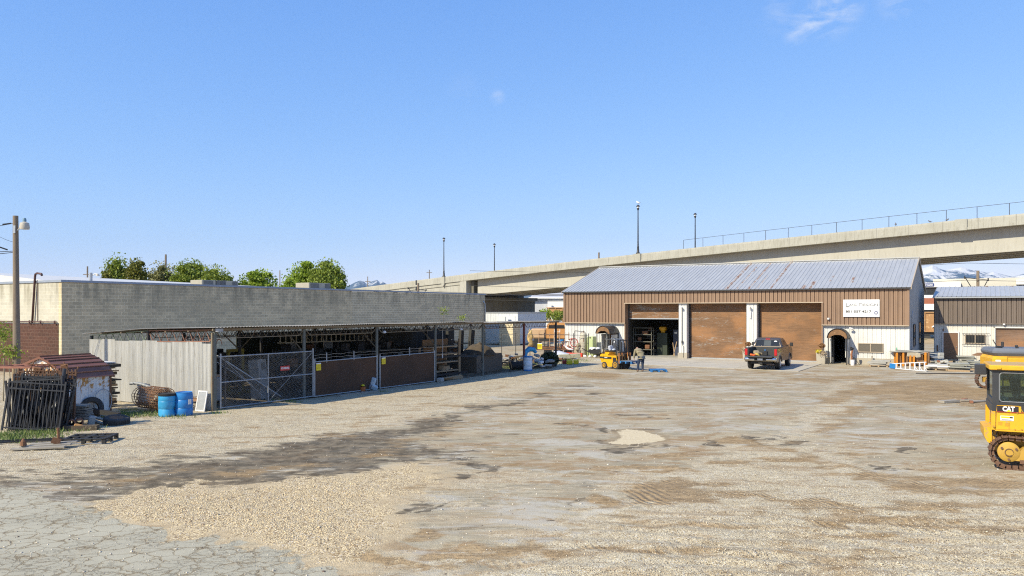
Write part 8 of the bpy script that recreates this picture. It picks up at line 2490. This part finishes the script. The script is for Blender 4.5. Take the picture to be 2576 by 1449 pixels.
b = MB(); b.tube([(.0, 0, .1), (-.04, 0, .75), (.02, 0, 1.02)], [.045, .07, .05], 7); b.build('blade', mat('orange rust tool', (.33, .13, .05), (.2, .08, .04), 4, .7), a)
b = MB(); b.obox((0, 0, 1.13), (.22, .12, .2), (0, .3, 0), .05); b.obox((-.08, 0, 1.22), (.1, .1, .12), (0, 0, 0), .03); b.build('head', m_black, a)
b = MB(); b.cyl((.05, 0, .6), (.5, -.1, .02), .018, n=6); b.cyl((.1, .1, .5), (.25, .05, .0), .015, n=6); b.build('handle', m_dark, a)
a = thing('short_post', 'short dark square post against the foundation right of the awning', 'post', at(24.1, -.05), -TH)
b = MB(); b.box(-.05, .05, -.06, .06, 0, .62); b.build('post', m_woodg, a)
def slabs(loc, label, seed, n=4, w=1.2, d=.8, m=None, h=.11):
    a = thing('slab_stack', label, 'slabs', loc, -TH)
    q = random.Random(seed)
    b = MB()
    for x in (-.4, 0, .4): b.box(x*w-.05, x*w+.05, -d/2, d/2, 0, .08)
    for i in range(5): b.box(-w/2, w/2, -d/2+i*d*.2, -d/2+i*d*.2+.1, .08, .1)
    b.build('wood_base', m_wood, a)
    for i in range(n):
        b = MB(); b.obox((q.uniform(-.12, .12), q.uniform(-.08, .08), .1+h/2+i*h*1.02), (w*q.uniform(.6, .95), d*q.uniform(.7, .95), h), (0, 0, q.uniform(-.12, .12)), .01); b.build('slab', m or m_concg, a)
    return a
slabs(at(24.7, -1.5), 'stack of grey concrete slabs on timber below the bronze window', 3, 3, 1.3, .8)
# ladder on its side
LA = G(2241, 927.7); LB_ = G(2330, 935.6)
a = thing('step_ladder', 'white step ladder with blue top lying on its side before the orange-legged bench', 'ladder', LA, math.atan2(LB_.y-LA.y, LB_.x-LA.x)); Ln = (LB_-LA).length
Ln = min(Ln, 2.9)
b = MB()
b.tube([(0, 0, .04), (Ln, 0, .04)], .028, 5); b.tube([(0, 0, .32), (Ln, 0, .60)], .028, 5)
b.build('rail', m_vinyl, a)
b = MB()
for i in range(7):
    x = .45+i*(Ln-.5)/6.2; b.box(x-.025, x+.025, -.03, .03, .05, .32+.28*x/Ln)
    if i > 3: b.tube([(x, 0, .3), (x+.2, 0, .06)], .014, 4)
b.build('step', m_vinyl, a)
b = MB(); b.obox((.16, 0, .19), (.46, .12, .32), (0, 0, 0), .02); b.build('top_cap', m_blue, a)
# bench with orange legs
a = thing('workbench', 'bench of grey boards on orange steel shoring frames, against the workshop corner', 'bench', G(2298, 922)+Vector((.0, .5, 0)), -TH+.35)
b = MB(); b.obox((-.35, 0, .98), (1.7, .7, .05), (0, 0, 0)); b.obox((.3, .1, 1.04), (2.3, .35, .05), (0, R(1.5), .05)); b.obox((1.0, .2, 1.0), (.9, .1, .04), (0, R(8), 0)); b.build('top_board', mat('grey board', (.36, .35, .31), (.27, .26, .23), 3, .7), a)
m_ofr = mat('orange frame paint', (.62, .24, .02), (.5, .19, .03), 3, .6)
for x in (-.95, -.55, -.1, .12, .85): b = MB(); b.box(x, x+.12, -.3, -.18, 0, .95); b.box(x+.02, x+.10, .2, .3, 0, .95); b.build('leg', m_ofr, a)
b = MB(); b.box(-.9, -.6, -.1, .1, .1, .9); b.box(-.4, -.15, -.1, .2, .1, .9); b.box(.35, .8, -.1, .2, .1, .9); b.box(1.05, 1.15, -.3, .3, 0, .95); b.build('side_board', m_board, a)
b = MB(); b.obox((.1, -.28, .8), (.7, .06, .32), (.15, R(3), 0), .02); b.obox((.45, -.3, .75), (.3, .05, .3), (.1, R(-8), 0), .02); b.build('paper_sheet', mat('cream paper', (.5, .44, .32), (.38, .33, .25), 6, .8), a)
a = thing('green_bottle', 'small green bottle standing on the bench top', 'bottle', G(2298, 922)+Vector((-.75, .8, 1.01)), 0)
b = MB(); b.lathe([(.04, 0), (.045, .16), (.02, .2), (.02, .24), (0, .24)], n=10); b.build('bottle', mat('green bottle', (.08, .35, .2), None, 3, .4), a)
# rubble, pipes and stone stacks in front of the garage
m_stone = mat('grey green stone', (.30, .30, .26), (.22, .22, .19), 3, .9, c3=(.4, .38, .33), a3=.64)
m_light = mat('pale stone', (.48, .47, .43), (.38, .37, .34), 3, .9)
slabs(G(2368, 932)+Vector((0, .6, 0)), 'pallet with pale stone blocks right of the white ladder', 5, 2, 1.5, 1.0, m_light, .13)
def pile(loc, label, cat, seed, n, w, d, h, ms, size=(.18, .45)):
    a = thing('stone_pile', label, cat, loc, -TH)
    q = random.Random(seed)
    for i in range(n):
        s = (q.uniform(*size), q.uniform(*size)*.7, q.uniform(.07, .16)); x = q.uniform(-w/2, w/2); y = q.uniform(-d/2, d/2)
        z = s[2]/2+h*(q.random()**1.4)*(1-abs(x/w*1.5))
        b = MB(); b.obox((x, y, max(z, .05)), s, (q.uniform(-.2, .2), q.uniform(-.2, .2), q.uniform(-1.5, 1.5)), .012); b.build('stone', q.choice(ms), a)
    return a
pile(G(2350, 925)+Vector((.3, 1.6, .15)), 'heap of pale rubble and twisted metal before the gap between the buildings', 'rubble', 7, 44, 2.2, 1.0, .8, [m_light, m_stone, m_galv, m_wood, m_soil, m_board], (.2, .6))
pile(G(2395, 926)+Vector((0, .8, .12)), 'rubble heap with concrete blocks and orange scraps beside the brown door', 'rubble', 9, 34, 1.7, .9, .5, [m_light, m_stone, m_clay, m_wood, m_darkint])
a = thing('concrete_block', 'two pale concrete blocks stacked on the rubble beside the brown door', 'blocks', G(2388, 918)+Vector((0, 1.1, .38)), .1)
b = MB(); b.obox((0, 0, .1), (.36, .2, .2), (0, 0, 0), .01); b.build('block', m_light, a); b = MB(); b.obox((.02, 0, .31), (.36, .2, .2), (0, 0, .1), .01); b.build('block', m_light, a)
def slates(px, py, label, seed, nx, h):
    a = thing('slate_stack', label, 'stone stack', G(px, py)+Vector((0, .4, 0)), -TH, 'stone stacks before the garage')
    q = random.Random(seed)
    b = MB(); b.box(-.6, .6, -.45, .45, .0, .1); b.build('wood_base', m_wood, a)
    for i in range(nx):
        b = MB(); b.obox((q.uniform(-.1, .1), q.uniform(-.08, .08), .12+i*h/nx), (q.uniform(.75, 1.2), q.uniform(.6, .9), h/nx*.8), (q.uniform(-.03, .03), q.uniform(-.03, .03), q.uniform(-.15, .15)), .01); b.build('slab', m_stone, a)
slates(2422, 935, 'stack of thin grey green flagstones on a pallet, nearer of two', 11, 6, .42)
slates(2462, 932, 'stack of thin grey green flagstones partly hidden by the black lamp box', 12, 7, .5)
slates(2440, 917, 'flagstone stack farther back against the white garage wall', 13, 6, .5)
a = thing('brown_tarp', 'brown tarpaulin folded over stones beside the excavator', 'tarpaulin', G(2472, 912)+Vector((.3, 0, .5)), -.3)
b = MB(); b.prism([(-.9, 0), (-.5, .18), (.2, .2), (.8, .05), (.7, -.02)], -.4, .5, 'xz'); b.build('cloth', mat('brown tarp', (.24, .13, .07), (.15, .09, .05), 4, .7, bump=.4), a)
for i, (px, py, l, c_) in enumerate(((2365, 932, 'white plastic pipe lying on the pallets, left', m_vinyl), (2395, 934, 'white plastic pipe with blue end lying on the pallets, right', m_vinyl))):
    a = thing('plastic_pipe', l, 'pipe', G(px, py)+Vector((0, .1, .26)), -.2, 'plastic pipes on the pallets')
    b = MB(); b.cyl((-.8, 0, 0), (.8, 0, 0), .05, n=10); b.build('pipe', c_, a, smooth=35)
    b = MB(); b.cyl((.72, 0, 0), (.84, 0, 0), .062, n=10); b.build('coupling', m_blue if i else m_galv, a)
for i, (dx, dz, ry, l) in enumerate(((0, .95, .12, 'long pale board resting on the bench and rubble, upper'), (.8, .75, .2, 'bent galvanised sheet lying over the rubble'))):
    a = thing('loose_board', l, 'board', G(2350, 925)+Vector((dx*.5, 1.3, dz)), -.25)
    b = MB(); b.obox((0, 0, 0), (1.8, .2, .04), (0, ry, .1*i)); b.build('board', [m_light, m_galv][i], a)
a = thing('steel_bar', 'long dark steel bar lying on the ground before the flagstones', 'bar', G(2420, 941), -.12)
b = MB(); b.box(-2.6, 2.4, -.04, .04, 0, .05); b.build('bar', m_dark, a)
pile(G(1345, 930)+Vector((.1, 1.5, .1)), 'heap of grey plastic scrap and bags behind the white drum', 'heap', 61, 42, 2.2, 1.5, .8, [m_gcab, m_galv, m_wht, m_black, m_concg, m_dark], (.2, .5))
pile(G(1290, 925)+Vector((.3, 2.4, .1)), 'dark heap of mixed scrap under the far end of the canopy', 'heap', 62, 34, 3.0, 2.0, .9, [m_soil, m_dark, m_rust, m_woodg, m_gcab], (.25, .7))
pile(G(1385, 912)+Vector((.2, 2.2, .1)), 'low junk and wire between the last canopy post and the sheeted heap', 'scrap', 63, 22, 2.0, 1.2, .4, [m_dark, m_galv, m_rust, m_woodg], (.2, .6))
# left end of the workshop front
def cyl_thing(name, label, cat, loc, r, h, m, cap, rz=0):
    a = thing(name, label, cat, loc, rz)
    b = MB(); b.lathe([(r*.9, 0), (r, .04), (r, h-.25), (r*.94, h-.14), (r*.7, h-.05), (r*.3, h), (0, h)], n=24); b.build('body', m, a, smooth=40)
    return a
a = cyl_thing('pressure_tank', 'tall cream pressure tank with faint rust streaks against the left white wall', 'tank', at(2.2, -.75), .29, 1.95, mat('cream tank paint', (.48, .45, .36), (.38, .34, .26), 2, .5, c3=(.25, .2, .14), a3=.68), None)
b = MB(); b.cyl((0, 0, 1.93), (0, 0, 2.08), .03, n=8); b.tube([(0, 0, 2.0), (.06, 0, 2.12), (.02, 0, 2.16)], .015, 5); b.cyl((-.26, 0, 1.9), (-.1, 0, 1.95), .025, n=6); b.build('valve', m_rust, a)
b = MB(); b.cyl((.12, -.26, .5), (.14, -.32, .5), .06, n=10); b.box(-.03, .03, -.295, -.285, 1.2, 1.5); b.build('fitting', m_rust, a)
a = thing('air_pipe', 'thin dark air pipe with elbows on the left white wall above the junk', 'pipe', at(0, 0), -TH)
b = MB(); b.tube([(.95, .17, .5), (.95, .17, 2.05), (1.0, .15, 2.08), (1.9, .15, 2.0), (1.95, .12, 1.96), (1.95, -.3, 1.85), (2.1, -.6, 1.85)], .014, 5); b.tube([(1.3, .17, 1.55), (1.7, .17, 1.5)], .014, 5); b.build('pipe', m_dark, a)
m_lime = mat('pale green enamel', (.46, .53, .26), (.4, .46, .22), 2, .45, c3=(.55, .55, .4), a3=.72)
a = thing('green_locker', 'pale green steel locker standing beside the cream tank', 'locker', at(3.0, -1.0), -TH+.05)
b = MB(); b.obox((0, .25, .83), (.5, .75, 1.62), (0, 0, 0), .015); b.build('body', m_lime, a)
b = MB(); b.box(-.2, .2, -.14, -.128, .1, 1.4); b.build('door', m_lime, a); b = MB(); b.obox((0, -.13, 1.55), (.1, .05, .08)); b.build('latch', m_dark, a)
a = thing('dark_cabinet', 'dark cabinet standing between the tank and the white wall', 'cabinet', at(2.0, -.1), -TH)
b = MB(); b.obox((-.1, 0, .75), (.6, .35, 1.5), (0, 0, 0), .02); b.build('body', m_gcab, a); b = MB(); b.box(-.35, .15, -.19, -.18, .5, 1.45); b.build('door', m_dark, a)
m_rmach = mat('red machine paint', (.42, .045, .025), (.25, .04, .03), 3, .6, c3=(.4, .25, .15), a3=.66)
a = thing('red_machine', 'old red wheel machine with white hoses against the left white wall', 'machine', at(1.25, -1.1), -TH)
b = MB(); b.tube([(.28+.34*math.cos(t), .0, 1.1+.34*math.sin(t)) for t in np.linspace(0, 6.28, 24)[:-1]], .04, 6, True); b.build('ring', m_rmach, a)
b = MB()
for t in np.linspace(0, 3.14, 5): b.cyl((.28+.34*math.cos(t), -.0, 1.1+.34*math.sin(t)), (.28-.34*math.cos(t), 0, 1.1-.34*math.sin(t)), .012, n=5)
b.tube([(-.9, 0, .1), (-.75, 0, .9), (-.2, 0, 1.35), (.1, 0, 1.45)], .045, 6); b.tube([(-.6, -.1, .05), (-.55, -.1, .75), (.3, -.1, .6)], .04, 6); b.tube([(-.6, -.15, .25), (.4, -.15, .25), (.7, -.1, .05)], .04, 6); b.tube([(-.3, 0, .2), (-.3, 0, .9)], .04, 6); b.build('frame', m_rmach, a)
b = MB(); b.tube([(-.45, -.1, 1.25), (-.55, -.15, .85), (-.2, -.2, .6), (.3, -.2, .52)], [.05, .09, .1, .07], 8); b.tube([(-.45, -.1, 1.2), (-.3, -.1, 1.3), (-.1, -.1, 1.25)], .05, 7); b.build('white_hose', m_vinyl, a, smooth=True)
b = MB(); b.obox((.55, -.1, .55), (.4, .4, .4), (.2, .3, .4), .12); b.obox((.65, 0, .9), (.3, .3, .35), (.1, .2, .2), .1); b.lathe([(0, -.05), (.22, -.04), (.22, .04), (0, .05)], (.5, -.3, .3), 16, axis='y'); b.obox((-.95, .1, .75), (.22, .3, .9), (0, .2, .2), .1); b.build('engine_parts', mat('tan grey machine parts', (.4, .33, .22), (.2, .16, .11), 8, .8, c3=(.6, .55, .45), a3=.6), a)
a = thing('red_beam', 'bright red steel box beam on the ground before the cream tank', 'beam', at(1.9, -1.9), -TH+.1)
b = MB(); b.prism([(-.7, .22), (-1.0, .28), (-.4, .0), (.75, .0), (.75, .3), (-.3, .3)], -.12, .12, 'xz'); b.build('beam', mat('bright red paint', (.72, .035, .01), (.6, .04, .02), 2, .45), a)
a = thing('covered_heap', 'heap under crumpled white plastic sheeting left of the workshop corner', 'heap', G(1415, 905)+Vector((0, 1.2, 0)), 0)
bpy.data.objects.remove(a)
mound('covered_heap', G(1412, 904)+Vector((0, 1.0, 0)), 1.35, 1.1, .62, mat('crumpled white sheeting', (.56, .58, .64), (.42, .44, .5), 5, .5, bump=.9), 'heap under crumpled white plastic sheeting left of the workshop corner', 'heap', 50)
a = thing('long_box_beam', 'long weathered yellow white beam lying in front of the sheeted heap', 'beam', G(1432, 904), -TH+.72)
b = MB(); b.obox((0, 0, .24), (1.7, .5, .34), (0, R(-3), 0), .02); b.build('beam', mat('flaking cream paint', (.45, .42, .3), (.33, .3, .2), 3, .8, c3=(.16, .12, .07), a3=.6), a)
def can(px, py, m, label, w=.3):
    a = thing('fuel_can', label, 'fuel can', G(px, py), .3, 'fuel cans on the ground')
    b = MB(); b.obox((0, 0, .14), (w, .22, .28), (0, 0, 0), .04); b.build('body', m, a)
    b = MB(); b.tube([(-w*.3, 0, .28), (-w*.25, 0, .35), (w*.15, 0, .35), (w*.2, 0, .28)], .02, 5); b.cyl((w*.35, 0, .27), (w*.45, 0, .36), .025, n=6); b.build('handle', m, a)
can(1420, 916, mat('dark red plastic', (.28, .02, .02), None, 4, .5), 'dark red fuel can beside two yellow ones')
can(1433, 917, mat('yellow plastic', (.62, .5, .01), None, 4, .5), 'larger yellow fuel can, middle of three', .42)
can(1449, 916, mat('yellow plastic', (.62, .5, .01)), 'yellow fuel can, rightmost of three', .36)
a = thing('wheelbarrow', 'black wheelbarrow heaped with white rubble beside the green locker', 'wheelbarrow', at(3.75, -1.9), -TH+.4)
b = MB(); b.prism([(-.35, .3), (-.5, .62), (.5, .62), (.3, .3)], -.3, .3, 'xz'); b.build('tray', m_black, a)
b = MB()
for y in (-.25, .25): b.tube([(-1.0, y, .72), (-.4, y, .4), (.5, y*.3, .2)], .02, 5); b.tube([(-.3, y, .35), (-.4, y, .02), (-.15, y, .3)], .018, 5)
b.build('frame', m_dark, a)
b = MB(); b.cyl((.55, -.05, .18), (.55, .05, .18), .18, n=16); b.build('wheel', m_black, a)
b = MB(); q = random.Random(4)
for i in range(12): b.obox((q.uniform(-.3, .35), q.uniform(-.2, .2), .66+q.uniform(0, .1)), (.28, .2, .12), (q.uniform(-.5, .5), q.uniform(-.5, .5), q.uniform(0, 3)), .04)
b.build('load', m_wht, a)
for i in range(3):
    a = thing('white_stone', ['small white boulder left of the wheelbarrow', 'white boulder under the wheelbarrow handles', 'white boulder beside the wheelbarrow wheel'][i], 'stone', at(3.1+.4*i, -2.3+.1*i), i)
    b = MB(); b.obox((0, 0, .09), (.26, .22, .18), (.1, .1, i), .06); b.build('stone', m_wht, a)

# inside the open bay
def inb(s, t, z=0): return at(s, t, z)
a = thing('bay_shelving', 'dusty metal shelving just inside the open roller door, left side', 'shelving', inb(6.3, 2.2), -TH)
m_dimsh = mat('dusty shelf steel', (.13, .125, .10), (.09, .085, .07), 3, .7)
for x in (-.8, .8):
    for y in (-.25, .25): b = MB(); b.box(x, x+.05, y, y+.05, 0, 2.35); b.build('upright', m_dimsh, a)
for z in (.5, 1.15, 1.75, 2.3): b = MB(); b.box(-.8, .85, -.25, .3, z, z+.06); b.build('shelf', m_dimsh, a)
b = MB(); b.obox((-.3, 0, 1.4), (.3, .3, .3), (0, 0, .2), .05); b.obox((.4, 0, .75), (.4, .3, .35), (0, 0, .2), .05); b.obox((.2, 0, 1.95), (.5, .3, .25), (0, 0, 0), .03); b.build('box', m_rust, a)
a = thing('bay_cabinet', 'dark green tall cabinet in the open bay with a yellow machine on top', 'cabinet', inb(7.6, 3.5), -TH)
b = MB(); b.obox((0, 0, .95), (.9, .6, 1.9), (0, 0, 0), .02); b.build('body', mat('dark green enamel', (.028, .04, .024), (.02, .028, .018), 3, .5), a)
a = thing('yellow_machine', 'yellow motor unit standing on the dark green cabinet', 'machine', inb(7.6, 3.5, 1.9), -TH)
b = MB(); b.obox((0, 0, .35), (.5, .4, .35), (0, 0, 0), .06); b.obox((0, 0, .1), (.35, .3, .2), (0, 0, 0), .03); b.cyl((-.2, -.22, .38), (-.2, -.24, .38), .1, n=12); b.build('housing', m_fy, a)
a = thing('blue_locker', 'dark blue locker in the open bay', 'locker', inb(8.75, 3.6), -TH); b = MB(); b.obox((0, 0, 1.1), (.5, .5, 2.2), (0, 0, 0), .02); b.build('body', mat('dark blue enamel', (.04, .05, .09), None, 3, .5), a)
b = MB(); b.box(-.12, .1, -.26, -.25, 1.85, 2.0); b.build('label_plate', m_vinyl, a)
a = thing('propped_boards', 'pale boards propped as an inverted V in the open bay', 'boards', inb(9.0, 2.4), -TH)
b = MB(); b.obox((.0, 0, .6), (.06, .04, 1.3), (0, R(14), 0)); b.obox((-.1, 0, .55), (.05, .04, 1.2), (0, R(-8), 0)); b.build('board', m_wood, a)
clutter_like = [(6.0, 5.2), (9.6, 5.0)]
for i, (s_, t_) in enumerate(clutter_like):
    a = thing('parts_rack', ['dim loaded rack at the back left of the open bay', 'dim loaded rack at the back right of the open bay'][i], 'rack', inb(s_, t_), -TH)
    q = random.Random(20+i)
    for z in (.05, .7, 1.35, 2.0): b = MB(); b.box(-.6, .5, -.3, .3, z, z+.05); b.build('shelf', m_woodg, a)
    for x in (-.6, .45): b = MB(); b.box(x, x+.05, -.3, .3, 0, 2.4); b.build('upright', m_dark, a)
    for j in range(8):
        b = MB(); b.obox((q.uniform(-.45, .35), q.uniform(-.15, .1), [.28, .93, 1.58, 2.2][j % 4]), (q.uniform(.15, .4), .3, q.uniform(.15, .4)), (0, 0, q.uniform(-.2, .2)), .02); b.build('box', q.choice([m_woodg, m_rust, m_gcab, m_trimw]), a)
# stack and litter by the dirt on the right
a = thing('scrap_boards', 'broken boards and bricks in the dirt left of the loader', 'scrap', G(2462, 1012), .3)
b = MB(); b.obox((.1, 0, .05), (1.1, .15, .05), (0, 0, .1)); b.obox((-.3, .3, .06), (.5, .12, .06), (0, 0, -.4)); b.obox((-1.3, .25, .06), (.9, .3, .09), (0, 0, .1)); b.build('board', m_woodg, a)
b = MB(); b.obox((-.1, .6, .05), (.28, .14, .09), (0, 0, .3)); b.obox((-.5, -.1, .05), (.22, .12, .09), (0, 0, .9)); b.build('brick', m_clay, a)
a = thing('puddle', 'x', 'puddle', (0, 0, 0)); bpy.data.objects.remove(a)
